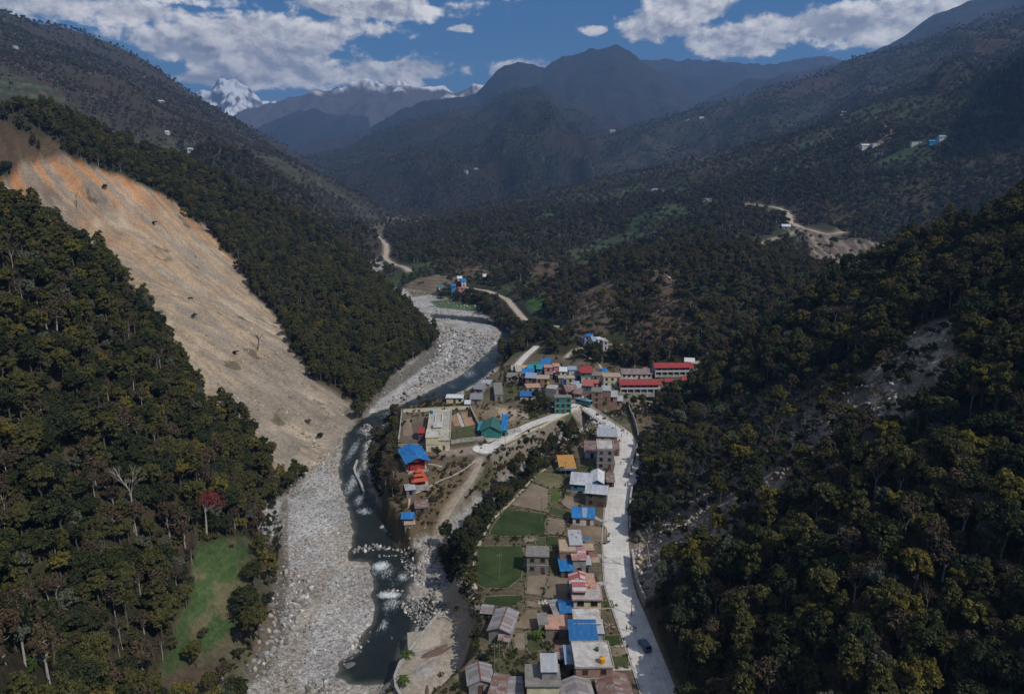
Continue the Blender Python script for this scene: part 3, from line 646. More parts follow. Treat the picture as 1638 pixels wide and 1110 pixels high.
def strip(name, L, width, mat, lift=.06, wob=.0, kind='structure', z=None):
    L = np.array(L); t = np.gradient(L[:, :2], axis=0); t /= np.linalg.norm(t, axis=1)[:, None]+1e-9; nrm = np.stack([-t[:, 1], t[:, 0]], 1)
    s = np.r_[0, np.cumsum(np.hypot(*np.diff(L[:, :2], axis=0).T))]
    K = 5; off = np.linspace(-.5, .5, K)
    wl = width*(1+wob*fbm(s/9., s*0, 3, 5)); V = []; al = []; ac = []
    for i in range(len(L)):
        for k in range(K):
            p = L[i, :2]+nrm[i]*off[k]*wl[i]; V.append((p[0], p[1], L[i, 2]+lift-(.25 if abs(off[k]) == .5 else 0)*(1 if lift > .04 else 0)*.3)); al.append(s[i]); ac.append(off[k]*wl[i])
    F = [(i*K+k, (i+1)*K+k, (i+1)*K+k+1, i*K+k+1) for i in range(len(L)-1) for k in range(K-1)]
    me = bpy.data.meshes.new(name); me.from_pydata(V, [], [f[::-1] for f in F]); me.materials.append(mat)
    for n, d in (('along', al), ('across', ac)):
        a = me.attributes.new(n, 'FLOAT', 'POINT'); a.data.foreach_set('value', np.array(d, np.float32))
    o = link(bpy.data.objects.new(name, me)); o['kind'] = kind; return o
for _n, _m, _w in (('main_road', M_ROAD, 0), ('village_street', M_ROAD, 0), ('dirt_track', M_DIRT, .3), ('riverside_lane', M_ROAD, 0), ('far_road', M_DIRTP, .3), ('hillside_track', M_DIRTP, .3), ('hillside_road', M_DIRTP, .25), ('branch_road', M_DIRT, .25), ('valley_road', M_DIRTP, .2), ('footpath', M_DIRTP, .3)):
    L_, w_, _ = ROADS[_n]; strip(_n, L_, w_, _m, .12, _w)
_L = world_line([(1026,712),(1019,735),(1010,757),(1003,772)], 3); _L[:, 2] += .1; strip('side_road', _L, 6.5, M_ROAD, .16)
# pavement at the junction and before the green hall
def sheet_poly(name, px, mat, lift=.15, h=None, kind='structure', sub=0):
    P = np.array([hit(*q) for q in px]); 
    A = np.c_[P[:, :2], np.ones(len(P))]; co, *_ = np.linalg.lstsq(A, P[:, 2], rcond=None)
    z = A @ co+lift
    mb = MB(); top = [(p[0], p[1], q) for p, q in zip(P, z)]
    c = np.mean(P[:, :2], 0)
    area = sum(P[i][0]*P[(i+1) % len(P)][1]-P[(i+1) % len(P)][0]*P[i][1] for i in range(len(P)))
    if area < 0: top = top[::-1]
    mb.poly(top, mat); n = len(top)
    for i in range(n):
        a, b = top[i], top[(i+1) % n]; mb.poly([(a[0], a[1], a[2]-.6), (b[0], b[1], b[2]-.6), b, a], mat)
    o = mb.build(name); o['kind'] = kind; return o, top
sheet_poly('junction_pavement', [(922,640),(938,632),(948,636),(950,650),(940,656),(925,652)], M_ROAD, .3)
sheet_poly('hall_forecourt', [(772,697),(830,684),(836,690),(780,708)], M_CONC, .25)
sheet_poly('junction_pavement', [(972,690),(985,682),(1002,690),(1008,706),(1003,745),(985,748),(980,720)], M_ROAD, .10)
_c = hit(775, 718); _mb = MB(); _mb.cyl(_c[0], _c[1], _c[2]-.6, _c[2]+.28, 5.2, 5.1, nz('helipad_concrete', (.64, .62, .59), .9, .2, .5, (.52, .50, .46)), 40); _o = _mb.build('landing_circle'); _o['kind'] = 'structure'
# water
def water_fn(t, b):
    P = t.new('ShaderNodeNewGeometry').outputs['Position']; f = t.new('ShaderNodeAttribute', attribute_name='foam').outputs['Fac']
    ps = t.vm('MULTIPLY', P, (1.9, .42, 1.0))
    n = t.noise(ps, 1.1, 6, .72, .6); n2 = t.noise(t.vm('MULTIPLY', P, (1.0, .45, 1.0)), 3.0, 6, .78, .4)
    m = t.m('ADD', t.m('MULTIPLY', n, .45), t.m('MULTIPLY', n2, .55))
    thr = t.m('SUBTRACT', .72, t.m('MULTIPLY', f, .36))
    foam = t.new('ShaderNodeMapRange', clamp=True); t.put(foam.inputs[0], m); t.put(foam.inputs[1], thr); t.put(foam.inputs[2], t.m('ADD', thr, .20)); foam.inputs[3].default_value = 0; foam.inputs[4].default_value = 1
    shal = t.new('ShaderNodeAttribute', attribute_name='shallow').outputs['Fac']
    deep = t.mix(t.rng(t.noise(P, .12, 4), .35, .65), (.008, .014, .014), (.013, .021, .020)); deep = t.mix(shal, deep, (.085, .085, .065))
    t.put(b.inputs['Base Color'], t.mix(foam.outputs[0], deep, (.72, .78, .80)))
    t.put(b.inputs['Roughness'], t.rng(foam.outputs[0], 0, 1, .12, .8))
    bp = t.new('ShaderNodeBump'); bp.inputs['Strength'].default_value = .8; bp.inputs['Distance'].default_value = .25
    t.put(bp.inputs['Height'], t.m('ADD', n2, t.m('MULTIPLY', n, 1.5))); t.l.new(bp.outputs[0], b.inputs['Normal'])
M_WATER = pmat('river_water', None, .12, water_fn, spec=.35)
FOAM = [(610,906,16,7,1.2),(618,916,24,13,.72),(600,915,10,9,.7),(645,922,14,8,.85),(632,934,16,10,.55),(623,952,22,5,1.2),(626,966,19,14,.80),(620,985,14,12,.55),(615,1000,10,10,.8),(605,1008,8,9,.6),(628,1020,8,3,.7),(566,770,12,26,.85),(565,720,10,22,.75),(580,690,16,8,.7),(572,745,8,10,.5),(585,818,18,5,.9),(575,800,12,10,.8),(600,880,25,3,.5),(640,880,14,5,.5),
        (750,598,20,9,.72),(725,618,14,6,.6),(775,575,14,7,.6),(800,552,12,6,.5),(620,662,22,5,.65),(760,515,60,5,.45),(655,650,12,5,.45)]
def build_water():
    W = np.array(WATER)[:, :2]; st = 0.8
    xs = np.arange(W[:, 0].min()-8, W[:, 0].max()+8, st); ys = np.arange(W[:, 1].min()-6, W[:, 1].max()+8, st)
    X, Y = np.meshgrid(xs, ys); s = sdist(WATER, X, Y, 12); Z = bed(Y)-.62; tz = T(X, Y)
    ok = (s > -7) & (tz < Z+1.2)
    foam = np.zeros(X.shape)
    for px, py, rx, ry, a in FOAM:
        c = bz(px, py); k = np.linalg.norm(c-np.array([0, 0, CAM_H]))/FPX; dep = (CAM_H-c[2])/np.hypot(c[0], c[1])
        foam = np.maximum(foam, a*np.exp(-((X-c[0])/(rx*k*1.1))**2-((Y-c[1])/(ry*k*1.35/math.sin(math.atan(dep))))**2))
    foam = np.maximum(foam, .36*sst(228, 245, Y)*sst(460, 400, Y)*np.clip(.6+fbm(X/7., Y/16., 3, 201)*2.5, 0, 1.5))
    Z = Z+foam*.35*(pn(X/1.3, Y/2.2, 7)+.3)
    sh = np.clip(1-(Z-tz-.15)/1.0, 0, 1)
    cells = ok[:-1, :-1] & ok[1:, :-1] & ok[:-1, 1:] & ok[1:, 1:]
    idx = np.arange(X.size).reshape(X.shape); q = np.stack([idx[:-1, :-1], idx[:-1, 1:], idx[1:, 1:], idx[1:, :-1]], -1)[cells]
    u, inv = np.unique(q, return_inverse=True); inv = inv.reshape(-1, 4)
    co = np.stack([X, Y, Z], -1).reshape(-1, 3)[u]
    me = bpy.data.meshes.new('river'); me.from_pydata(co.tolist(), [], inv.tolist()); me.polygons.foreach_set('use_smooth', [True]*len(inv))
    for n, d in (('foam', foam), ('shallow', sh)):
        a = me.attributes.new(n, 'FLOAT', 'POINT'); a.data.foreach_set('value', d.ravel()[u].astype(np.float32))
    me.materials.append(M_WATER); o = link(bpy.data.objects.new('river', me)); o['kind'] = 'structure'
build_water()
# ---------------------------------------------------------------- fields on the village terrace
def field_mat(name, a, b_, row=0.0, dirx=1.0):
    def fn(t, b):
        P = t.new('ShaderNodeNewGeometry').outputs['Position']; n = t.noise(P, .25, 5, .65); n2 = t.noise(P, 2.5, 4, .7)
        c = t.mix(t.rng(t.m('ADD', t.m('MULTIPLY', n, .6), t.m('MULTIPLY', n2, .4)), .42, .56), a, b_)
        k = t.m('MULTIPLY', t.rng(t.noise(P, 6, 2, .7), .3, .7, .7, 1.3), t.rng(t.noise(P, .12, 3, .6), .35, .65, .82, 1.2))
        if row:
            x, y, z = t.sep(P); w = t.m('SINE', t.m('MULTIPLY', t.m('ADD', t.m('MULTIPLY', x, dirx), t.m('MULTIPLY', y, .25)), 2*math.pi/row)); k = t.m('MULTIPLY', k, t.rng(w, -1, 1, .85, 1.1))
        q = t.vm('SCALE', c); t.l.new(k, q.node.inputs['Scale']); t.put(b.inputs['Base Color'], q)
    return pmat(name, None, .95, fn, spec=.1)
F_G = field_mat('young_wheat', (.030, .050, .018), (.044, .064, .023), .55)
F_G2 = field_mat('grass_plot', (.048, .066, .024), (.085, .085, .040))
F_Y = field_mat('mustard_plot', (.095, .13, .030), (.075, .105, .030), .7)
F_T = field_mat('tilled_soil', (.235, .19, .14), (.19, .15, .11), .7)
F_B = field_mat('bare_soil', (.165, .12, .082), (.22, .175, .12))
F_O = field_mat('stubble', (.17, .155, .085), (.125, .125, .06), .8)
FIELDS = [(F_G, [(783,854),(790,840),(808,816),(840,819),(874,824),(872,857),(800,858)]), (F_G, [(763,934),(762,905),(765,875),(835,874),(838,895),(832,924),(812,940),(776,941)]), (F_T, [(819,808),(852,773),(879,783),(877,819),(850,814)]), (F_O, [(854,770),(859,758),(890,757),(903,768),(897,780),(879,781)]),
          (F_Y, [(880,784),(897,784),(893,804),(879,807)]), (F_T, [(898,804),(906,793),(925,797),(924,812),(912,815)]), (F_G2, [(878,811),(910,818),(915,830),(878,823)]), (F_T, [(875,828),(909,833),(902,855),(873,853)]), (F_B, [(912,837),(968,845),(970,868),(948,871),(905,857)]),
          (F_G2, [(856,861),(871,861),(870,877),(860,876)]), (F_G, [(874,859),(899,860),(893,873),(874,875)]), (F_T, [(844,922),(877,919),(867,952),(842,949)]), (F_T, [(880,919),(909,924),(905,962),(870,954)]), (F_G, [(774,965),(777,955),(835,953),(834,962),(815,971),(790,970)]),
          (F_B, [(842,961),(866,963),(866,971),(844,970)]), (F_B, [(843,975),(864,977),(860,1006),(823,1004)]), (F_T, [(821,1013),(840,1013),(840,1037),(824,1039)]), (F_G, [(968,1018),(989,1017),(992,1031),(969,1034)]), (F_B, [(979,1037),(1000,1037),(1003,1047),(979,1048)]), (F_G2, [(979,1051),(1003,1051),(1005,1066),(980,1066)]),
          (F_G2, [(959,962),(977,962),(980,971),(959,972)]), (F_G2, [(842,1012),(866,1012),(868,1040),(844,1042)]), (F_T, [(858,864),(840,868),(838,861),(850,856)]), (F_G2, [(770,1046),(800,1040),(805,1052),(775,1060)])]
WALLS_F = []
for _m, _px in FIELDS:
    _o, _top = sheet_poly('field', _px, _m, .16); WALLS_F.append(_top)
F_C = field_mat('orange_court_soil', (.34, .22, .14), (.27, .18, .12)); F_S = nz('paving', (.42, .40, .38), .9, .2, 1.5)
for _m, _px in ((F_C, [(718,664),(729,663),(738,681),(727,682)]), (F_C, [(736,660),(749,659),(762,679),(744,682)]), (F_S, [(730,662),(735,661),(743,682),(738,683)]), (F_T, [(644,672),(656,671),(662,697),(645,698)]), (F_G2, [(728,684),(755,683),(768,695),(732,699)])):
    sheet_poly('courtyard', _px, _m, .2)
# ---------------------------------------------------------------- building materials
def wallm(name, c, c2=None, bump=0): return nz('wall_'+name, c, .9, .18, .9, c2, spec=.15)
def brick_fn(ca, cb, mortar):
    def fn(t, b):
        P = t.new('ShaderNodeTexCoord').outputs['Object']; x, y, z = t.sep(P)
        br = t.new('ShaderNodeTexBrick'); t.put(br.inputs['Vector'], t.comb(t.m('ADD', x, y), z, 0)); br.inputs['Scale'].default_value = 1.0
        br.inputs['Brick Width'].default_value = .42; br.inputs['Row Height'].default_value = .22; br.inputs['Mortar Size'].default_value = .025
        br.inputs['Color1'].default_value = (*ca, 1); br.inputs['Color2'].default_value = (*cb, 1); br.inputs['Mortar'].default_value = (*mortar, 1)
        k = t.rng(t.noise(P, .8, 5, .7), .3, .7, .7, 1.25); q = t.vm('SCALE', br.outputs[0]); t.l.new(k, q.node.inputs['Scale']); t.put(b.inputs['Base Color'], q)
    return fn
WM = dict(cream=wallm('cream', (.66,.61,.43), (.54,.49,.34)), white=wallm('white', (.62,.60,.57), (.46,.44,.41)), blue=wallm('blue', (.05,.20,.36), (.07,.22,.34)), teal=wallm('teal', (.04,.23,.20), (.05,.18,.165)),
          green=wallm('green', (.10,.27,.17)), grey=wallm('grey', (.30,.29,.28), (.22,.21,.20)), dgrey=wallm('dark_grey', (.17,.165,.165)), plank=wallm('plank', (.10,.085,.075), (.15,.13,.11)), pink=wallm('pink', (.46,.20,.20)), yellow=wallm('yellow', (.50,.40,.20)),
          salmon=wallm('salmon', (.44,.27,.20), (.38,.25,.2)), red=wallm('red', (.34,.045,.035)), palebl=wallm('pale_blue', (.30,.37,.46), (.36,.40,.44)), purple=wallm('purple', (.15,.10,.22)),
          brick=pmat('wall_brick', None, .9, brick_fn((.32,.17,.12), (.25,.13,.09), (.30,.27,.24)), spec=.15), block=pmat('wall_block', None, .9, brick_fn((.27,.255,.25), (.22,.21,.205), (.17,.165,.16)), spec=.15), stone=M_STONE, conc=M_CONC)
def metal_fn(cols, rust, rustc=(.20,.075,.045), panel=(.85, 2.3), rough=.5):
    def fn(t, b):
        P = t.new('ShaderNodeTexCoord').outputs['Object']; x, y, z = t.sep(P)
        wn = t.new('ShaderNodeTexWhiteNoise', noise_dimensions='3D')
        t.put(wn.inputs['Vector'], t.comb(t.m('FLOOR', t.m('DIVIDE', x, panel[0])), t.m('FLOOR', t.m('DIVIDE', y, panel[1])), 1.0))
        st = [(i/len(cols), c) for i, c in enumerate(cols)]
        c = t.ramp(wn.outputs['Value'], st, 'CONSTANT')
        n = t.noise(P, .9, 6, .75); n2 = t.noise(t.vm('MULTIPLY', P, (3.0, .5, 1.0)), 1.2, 4, .7)
        r = t.rng(t.m('ADD', t.m('MULTIPLY', n, .5), t.m('MULTIPLY', n2, .5)), .62-rust*.32, .70-rust*.25)
        c = t.mix(r, c, rustc)
        k = t.rng(n2, .3, .7, .82, 1.15); q = t.vm('SCALE', c); t.l.new(k, q.node.inputs['Scale']); t.put(b.inputs['Base Color'], q)
        wv = t.m('SINE', t.m('MULTIPLY', x, 2*math.pi/.18)); bp = t.new('ShaderNodeBump'); bp.inputs['Strength'].default_value = .35; bp.inputs['Distance'].default_value = .03
        t.put(bp.inputs['Height'], wv); t.l.new(bp.outputs[0], b.inputs['Normal'])
    return fn
def rm(name, cols, rust=.0, rustc=(.20,.075,.045), rough=.55, **k): return pmat('roof_'+name, None, rough, metal_fn(cols, rust, rustc, **k), spec=.4)
RM = dict(zinc=rm('zinc', [(.42,.45,.50), (.36,.39,.44), (.47,.50,.54)], .25), zincd=rm('old_zinc', [(.24,.24,.26), (.19,.185,.20), (.29,.28,.29)], .6, (.20,.12,.10)), rust=rm('rust', [(.22,.175,.16), (.165,.105,.09), (.29,.27,.265), (.20,.13,.11)], .42, (.17,.075,.05), panel=(1.7, .85)), rustg=rm('rusty_zinc', [(.27,.265,.275), (.215,.205,.21), (.23,.185,.175), (.31,.30,.31)], .26, (.15,.085,.07), panel=(2.6, .85)),
          stripe=rm('red_white', [(.48,.46,.46), (.42,.10,.09), (.50,.49,.50), (.34,.14,.12)], .15, panel=(40., .75)), blue=rm('blue', [(.010,.13,.38), (.014,.16,.43), (.03,.19,.42)], .0), blued=rm('dull_blue', [(.015,.11,.30), (.02,.13,.34)], .15, (.16,.20,.26)), blueg=rm('grey_blue', [(.20,.29,.40), (.25,.33,.43)], .1), teal=rm('teal', [(.02,.22,.30), (.02,.26,.33)], .0),
          green=rm('green', [(.035,.12,.095), (.045,.14,.11)], .2, (.09,.12,.10)), red=rm('red', [(.27,.036,.036), (.31,.042,.04)], .0), redp=rm('faded_red', [(.42,.12,.10), (.34,.10,.085)], .3), white=rm('white', [(.62,.63,.64), (.52,.55,.58)], .05), grey=rm('grey', [(.235,.23,.245), (.215,.21,.225)], .1, (.2,.17,.16)), greyw=rm('pale_slab_metal', [(.35,.37,.40), (.40,.42,.44)], .3, (.26,.25,.24)),
          conc=M_CONC, concd=M_CONCD, concw=nz('pale_roof_concrete', (.47,.455,.43), .9, .3, .5, (.36,.34,.31)), tan=nz('tan_roof', (.38,.29,.21), .9, .25, .8), straw=nz('orange_straw', (.42,.22,.07), .95, .35, 1.5), salmon=nz('salmon_roof', (.42,.25,.19), .9, .3, .8), tarp=pmat('blue_tarp', (.01,.14,.45), .45), pinky=rm('pinkish', [(.38,.20,.19), (.46,.40,.40), (.36,.17,.16)], .3, panel=(40., .9)))
M_PANE = pmat('window_glass', (.012, .014, .017), .15, spec=.6)
M_FRAME = nz('window_frame', (.13,.075,.05), .8, .2, 3); M_FRAMEW = nz('white_frame', (.55,.54,.51), .8, .15, 3); M_DOOR = nz('door_wood', (.12,.06,.04), .8, .25, 3); M_DARK = pmat('dark_opening', (.015,.014,.013), .9)
M_SHUT = nz('blue_shutter', (.03,.10,.22), .7, .2, 3); M_REB = nz('rebar', (.12,.07,.05), .8, .2, 4); M_POST = nz('post_paint', (.55,.53,.50), .8, .15, 2); M_REDP = nz('red_paint', (.38,.035,.03), .7, .15, 2)
def window(x, z, w, h, side, W, D, parent, frame=M_FRAME, name='window', pane=M_PANE):
    """side: 'f' front (-y), 'r' right (+x), 'l', 'b'; x along the wall, z the sill height"""
    rot = dict(f=0, r=math.pi/2, b=math.pi, l=-math.pi/2)[side]; off = dict(f=D/2, b=D/2, r=W/2, l=W/2)[side]
    mb = MB(); mb.box(x-w/2, x+w/2, -off-.012, -off+.04, z, z+h, pane); o = mb.build(name, parent); o.rotation_euler.z = rot
    f = MB(); t = .09
    f.box(x-w/2-t, x+w/2+t, -off-.07, -off+.03, z+h, z+h+t, frame); f.box(x-w/2-t*1.5, x+w/2+t*1.5, -off-.11, -off+.03, z-t, z, frame)
    f.box(x-w/2-t, x-w/2, -off-.07, -off+.03, z, z+h, frame); f.box(x+w/2, x+w/2+t, -off-.07, -off+.03, z, z+h, frame)
    if name == 'window': f.box(x-.025, x+.025, -off-.05, -off-.013, z, z+h, frame)
    f.build('frame', o)
    return o
def wpos(px, py, h):
    p = hit(px, py, h); v = p+np.array([0, 0, h])-np.array([0, 0, CAM_H]); dist = math.sqrt(float(v @ v)); s = -v[2]/dist
    return p, dist, max(s, .12)
BUILT = []          # footprints, for keeping trees off
HN_COUNT = 0
def base(px, py, wpx, dpx, h, rot, dm=None):
    p, dist, s = wpos(px, py, h); w = wpx*dist/FPX; d = dm if dm else dpx*dist/(FPX*s)
    r = R_(rot); cs, sn = math.cos(r), math.sin(r); zs = []
    for a, b in ((-1,-1), (1,-1), (1,1), (-1,1), (0,0)):
        x = p[0]+cs*a*w/2-sn*b*d/2; y = p[1]+sn*a*w/2+cs*b*d/2; zs.append(float(T(x, y)))
    z = sum(zs)/5; BUILT.append((p[0], p[1], math.hypot(w, d)/2)); return Vector((p[0], p[1], z)), w, d, z-min(zs)+.6
def windows(root, w, d, st, sh, rng_, frame, sides='frl', dens=3.0, door=True, ww=1.1, skip0=False):
    for side in sides:
        L = w if side in 'fb' else d
        n = max(1, int(L/dens))
        for k in range(st):
            for i in range(n):
                x = (i+.5)*L/n-L/2
                if k == 0 and side == 'f' and door and i == n//2:
                    window(x, .05, 1.0, 2.0, side, w, d, root, frame, 'door', M_DOOR); continue
                if rng_.random() < .12: continue
                window(x, k*sh+.95, ww, 1.15, side, w, d, root, frame)
def flat_house(name, px, py, wpx, dpx, st, rot, roof, wall, label, cat='house', sh=2.75, parapet=.0, over=.25, band=None, top=None, rebar=0, frame=M_FRAME, sides='frl', dens=3.0, dm=None, group=None, door=True, ww=1.1, tint=None):
    h = st*sh; loc, w, d, dip = base(px, py, wpx, dpx, h, rot, dm); rn = random.Random(int(px*31+py*7))
    root = empty(name, loc, R_(rot), label, cat, group)
    m = MB(); m.box(-w/2, w/2, -d/2, d/2, -dip, h, WM[wall]); m.build('wall', root)
    m = MB(); m.box(-w/2-over, w/2+over, -d/2-over, d/2+over, h, h+.18, RM[roof]); rf = m.build('roof', root)
    if parapet:
        m = MB(); t = .18; o_ = over
        for a, b, c, e in ((-w/2-o_, w/2+o_, -d/2-o_, -d/2-o_+t), (-w/2-o_, w/2+o_, d/2+o_-t, d/2+o_), (-w/2-o_, -w/2-o_+t, -d/2-o_+t, d/2+o_-t), (w/2+o_-t, w/2+o_, -d/2-o_+t, d/2+o_-t)): m.box(a, b, c, e, h+.18, h+.18+parapet, WM[band or wall])
        m.build('parapet', rf)
    if st > 1:
        m = MB()
        for k in range(1, st): m.box(-w/2-.10, w/2+.10, -d/2-.10, d/2+.10, k*sh-.12, k*sh+.06, WM[band] if band else M_CONC)
        m.build('floor_slab', root)
    if top:   # (x fraction, y fraction, w fraction, d fraction, height, roof, wall)
        fx, fy, fw, fd, th, tr, tw = top; x = fx*w; y = fy*d; a = fw*w/2; b = fd*d/2
        m = MB(); m.box(x-a, x+a, y-b, y+b, h+.18, h+.18+th, WM[tw]); tp = m.build('roof_room', root)
        m = MB(); z0_ = h+.18+th; m.hexa([(x-a-.3,y-b-.4,z0_-.1),(x+a+.3,y-b-.4,z0_-.1),(x+a+.3,y+b+.3,z0_+.35),(x-a-.3,y+b+.3,z0_+.35),(x-a-.3,y-b-.4,z0_),(x+a+.3,y-b-.4,z0_),(x+a+.3,y+b+.3,z0_+.45),(x-a-.3,y+b+.3,z0_+.45)], RM[tr]); m.build('roof', tp)
    if rebar:
        m = MB()
        for a in (-1, 0, 1):
            for b in (-1, 1):
                for q in (-.08, .08): m.box(a*w*.42+q-.02, a*w*.42+q+.02, b*d*.42-.02, b*d*.42+.02, h+.18, h+.18+rebar*rn.uniform(.7, 1.1), M_REB)
        m.build('rebar', root)
    windows(root, w, d, st, sh, rn, frame, sides, dens, door, ww)
    return root, w, d, h
def gable_house(name, px, py, wpx, dpx, st, rot, roof, wall, label, cat='house', sh=2.6, ridge='x', rise=.28, over=.45, frame=M_FRAME, sides='frl', dens=3.0, dm=None, group=None, strip_=None, door=True, ridgecap=None, foot=None):
    h = st*sh; loc, w, d, dip = base(px, py, wpx, dpx, h+.5, rot, dm); rn = random.Random(int(px*31+py*7))
    w = max(w-2*over*.6, 1.5); d = max(d-2*over*.6, 1.5)
    root = empty(name, loc, R_(rot), label, cat, group)
    half = (d if ridge == 'x' else w)/2; rz = rise*half*2*.9; hh = h
    m = MB(); m.box(-w/2, w/2, -d/2, d/2, -dip, h, WM[wall])
    if ridge == 'x':
        for s in (-1, 1):
            x = s*w/2; pts = [(x,-d/2,h), (x,d/2,h), (x,0,h+rz)]; m.poly(pts if s > 0 else pts[::-1], WM[wall])
    else:
        for s in (-1, 1):
            y = s*d/2; pts = [(-w/2,y,h), (w/2,y,h), (0,y,h+rz)]; m.poly(pts if s < 0 else pts[::-1], WM[wall])
    m.build('wall', root)
    if foot:
        m = MB(); m.box(-w/2-.03, w/2+.03, -d/2-.03, d/2+.03, -dip, .9, WM[foot]); m.build('plinth', root)
    m = MB(); t = .07; sl = rz/half
    for s in (-1, 1):
        e = half+over; zt = h+rz+.06; ze = zt-sl*e
        if ridge == 'x':
            A = [(-w/2-over, s*e), (w/2+over, s*e), (w/2+over, 0), (-w/2-over, 0)]
        else: A = [(s*e, -d/2-over), (s*e, d/2+over), (0, d/2+over), (0, -d/2-over)]
        zz = [ze, ze, zt, zt]
        if (ridge == 'x' and s > 0) or (ridge == 'y' and s < 0): A = [A[1], A[0], A[3], A[2]]
        m.hexa([(*a, z) for a, z in zip(A, zz)]+[(*a, z+t) for a, z in zip(A, zz)], RM[roof])
    rf = m.build('roof', root)
    if ridgecap:
        m = MB()
        if ridge == 'x': m.box(-w/2-over, w/2+over, -.16, .16, h+rz+.1, h+rz+.17, ridgecap)
        else: m.box(-.16, .16, -d/2-over, d/2+over, h+rz+.1, h+rz+.17, ridgecap)
        m.build('ridge_cap', rf)
    if strip_:
        m = MB(); a0, a1, rr_ = strip_; e = half+over; zt = h+rz+.06+t+.02; ze = zt-sl*e*.9
        m.hexa([(a0*w,-e*.9,ze-.02),(a1*w,-e*.9,ze-.02),(a1*w,0,zt-.02),(a0*w,0,zt-.02),(a0*w,-e*.9,ze+.03),(a1*w,-e*.9,ze+.03),(a1*w,0,zt+.03),(a0*w,0,zt+.03)], RM[rr_]); m.build('roof_sheet', rf)
    windows(root, w, d, st, sh, rn, frame, sides, dens, door)
    return root, w, d, h
def lean_shed(name, px, py, wpx, dpx, hgt, rot, roof, wall, label, cat='shed', tilt=.18, openf=False, posts=False, dm=None, group=None):
    loc, w, d, dip = base(px, py, wpx, dpx, hgt+.2, rot, dm); root = empty(name, loc, R_(rot), label, cat, group)
    rz = tilt*d
    if posts:
        for a in (-1, 1):
            for b in (-1, 1):
                m = MB(); z = hgt+(rz if b > 0 else 0); m.box(a*(w/2-.15)-.07, a*(w/2-.15)+.07, b*(d/2-.15)-.07, b*(d/2-.15)+.07, -dip, z, M_FRAME if wall != 'red' else M_REDP); m.build('post', root)
        m = MB(); m.box(-w/2+.3, w/2-.3, d/2-.5, d/2-.3, -dip, hgt*.8, WM[wall]); m.build('back_wall', root)
    else:
        m = MB(); m.hexa([(-w/2,-d/2,-dip),(w/2,-d/2,-dip),(w/2,d/2,-dip),(-w/2,d/2,-dip),(-w/2,-d/2,hgt),(w/2,-d/2,hgt),(w/2,d/2,hgt+rz),(-w/2,d/2,hgt+rz)], WM[wall]); m.build('wall', root)
        window(0, .05, min(1.1, w*.4), min(1.9, hgt*.8), 'f', w, d, root, M_FRAME, 'door', M_DARK)
    m = MB(); o_ = .35; q = tilt*o_
    m.hexa([(-w/2-o_,-d/2-o_,hgt-q+.02),(w/2+o_,-d/2-o_,hgt-q+.02),(w/2+o_,d/2+o_,hgt+rz+q+.02),(-w/2-o_,d/2+o_,hgt+rz+q+.02),(-w/2-o_,-d/2-o_,hgt-q+.1),(w/2+o_,-d/2-o_,hgt-q+.1),(w/2+o_,d/2+o_,hgt+rz+q+.1),(-w/2-o_,d/2+o_,hgt+rz+q+.1)], RM[roof]); rf = m.build('roof', root)
    rn = random.Random(int(px*7+py)); 
    if w > 2.5:
        for k in range(rn.randint(2, 4)):
            x = rn.uniform(-w/2, w/2); y = rn.uniform(-d*.4, d*.4); z = hgt+.1+(y+d/2)*tilt; m = MB(); s = rn.uniform(.14, .28)
            m.hexa([(x-s,y-s*.8,z),(x+s,y-s,z+.0),(x+s*.8,y+s,z+.04),(x-s,y+s,z+.04),(x-s*.6,y-s*.5,z+s),(x+s*.7,y-s*.6,z+s*.9),(x+s*.5,y+s*.6,z+s*1.1),(x-s*.7,y+s*.5,z+s)], M_STONE); m.build('weight_stone', rf)
    return root, w, d, hgt
F, Gb, Ls = flat_house, gable_house, lean_shed
# ---------------------------------------------------------------- lower village along the road, nearest first
Gb('shed', 767, 1076, 37, 24, 1, 8, 'rustg', 'grey', 'grey gabled shed with a rust-red ridge nearest the gravel yard', 'shed', ridge='y', rise=.22, ridgecap=nz('rust_cap', (.18,.07,.05), .8, .2, 3), sides='f')
Ls('lean_to', 797, 1101, 20, 26, 2.2, -14, 'rust', 'plank', 'rust-brown lean-to roof just right of the rust-ridged grey shed', 'shed')
Ls('shack', 820, 1098, 26, 20, 2.2, 4, 'rustg', 'stone', 'low shack of patched tin sheets at the bottom edge of the village', 'shack', tilt=.1)
F('house', 868, 1080, 46, 26, 2, 0, 'concd', 'cream', 'cream two-storey house with a red band and a tin-roofed rooftop room', band='red', top=(.20,.14,.46,.78,2.3,'greyw','grey'), over=.4, sides='frl', dens=3.6, ww=1.4)
Gb('house', 922, 1100, 46, 24, 1, 6, 'rustg', 'grey', 'weathered grey tin roof at the bottom edge below the big brick house', ridge='y', rise=.2)
Gb('house', 982, 1096, 48, 32, 1, 3, 'rust', 'grey', 'rust-streaked wide tin roof beside the road at the bottom edge', ridge='y', rise=.14)
F('house', 947, 1047, 52, 32, 2, 1, 'concw', 'brick', 'large brick house with a pale stained concrete roof and orange tank', parapet=.25, band='conc', over=.3, dens=4)
Ls('shed', 913, 1047, 16, 20, 3.6, 1, 'blueg', 'plank', 'pale blue tin lean-to against the large brick house', tilt=.1)
Ls('shed', 897, 1043, 14, 14, 2.6, -4, 'rust', 'plank', 'small rust-red lean-to left of the pale blue tin lean-to', tilt=.1)
F('house', 938, 986, 38, 19, 2, 0, 'concw', 'grey', 'grey house with a blank pale concrete roof behind the wide blue roof', over=.2)
Ls('house', 932, 1010, 38, 20, 4.6, 0, 'blued', 'grey', 'house with a wide dull blue sheet roof between two concrete roofs', 'house', tilt=.22)
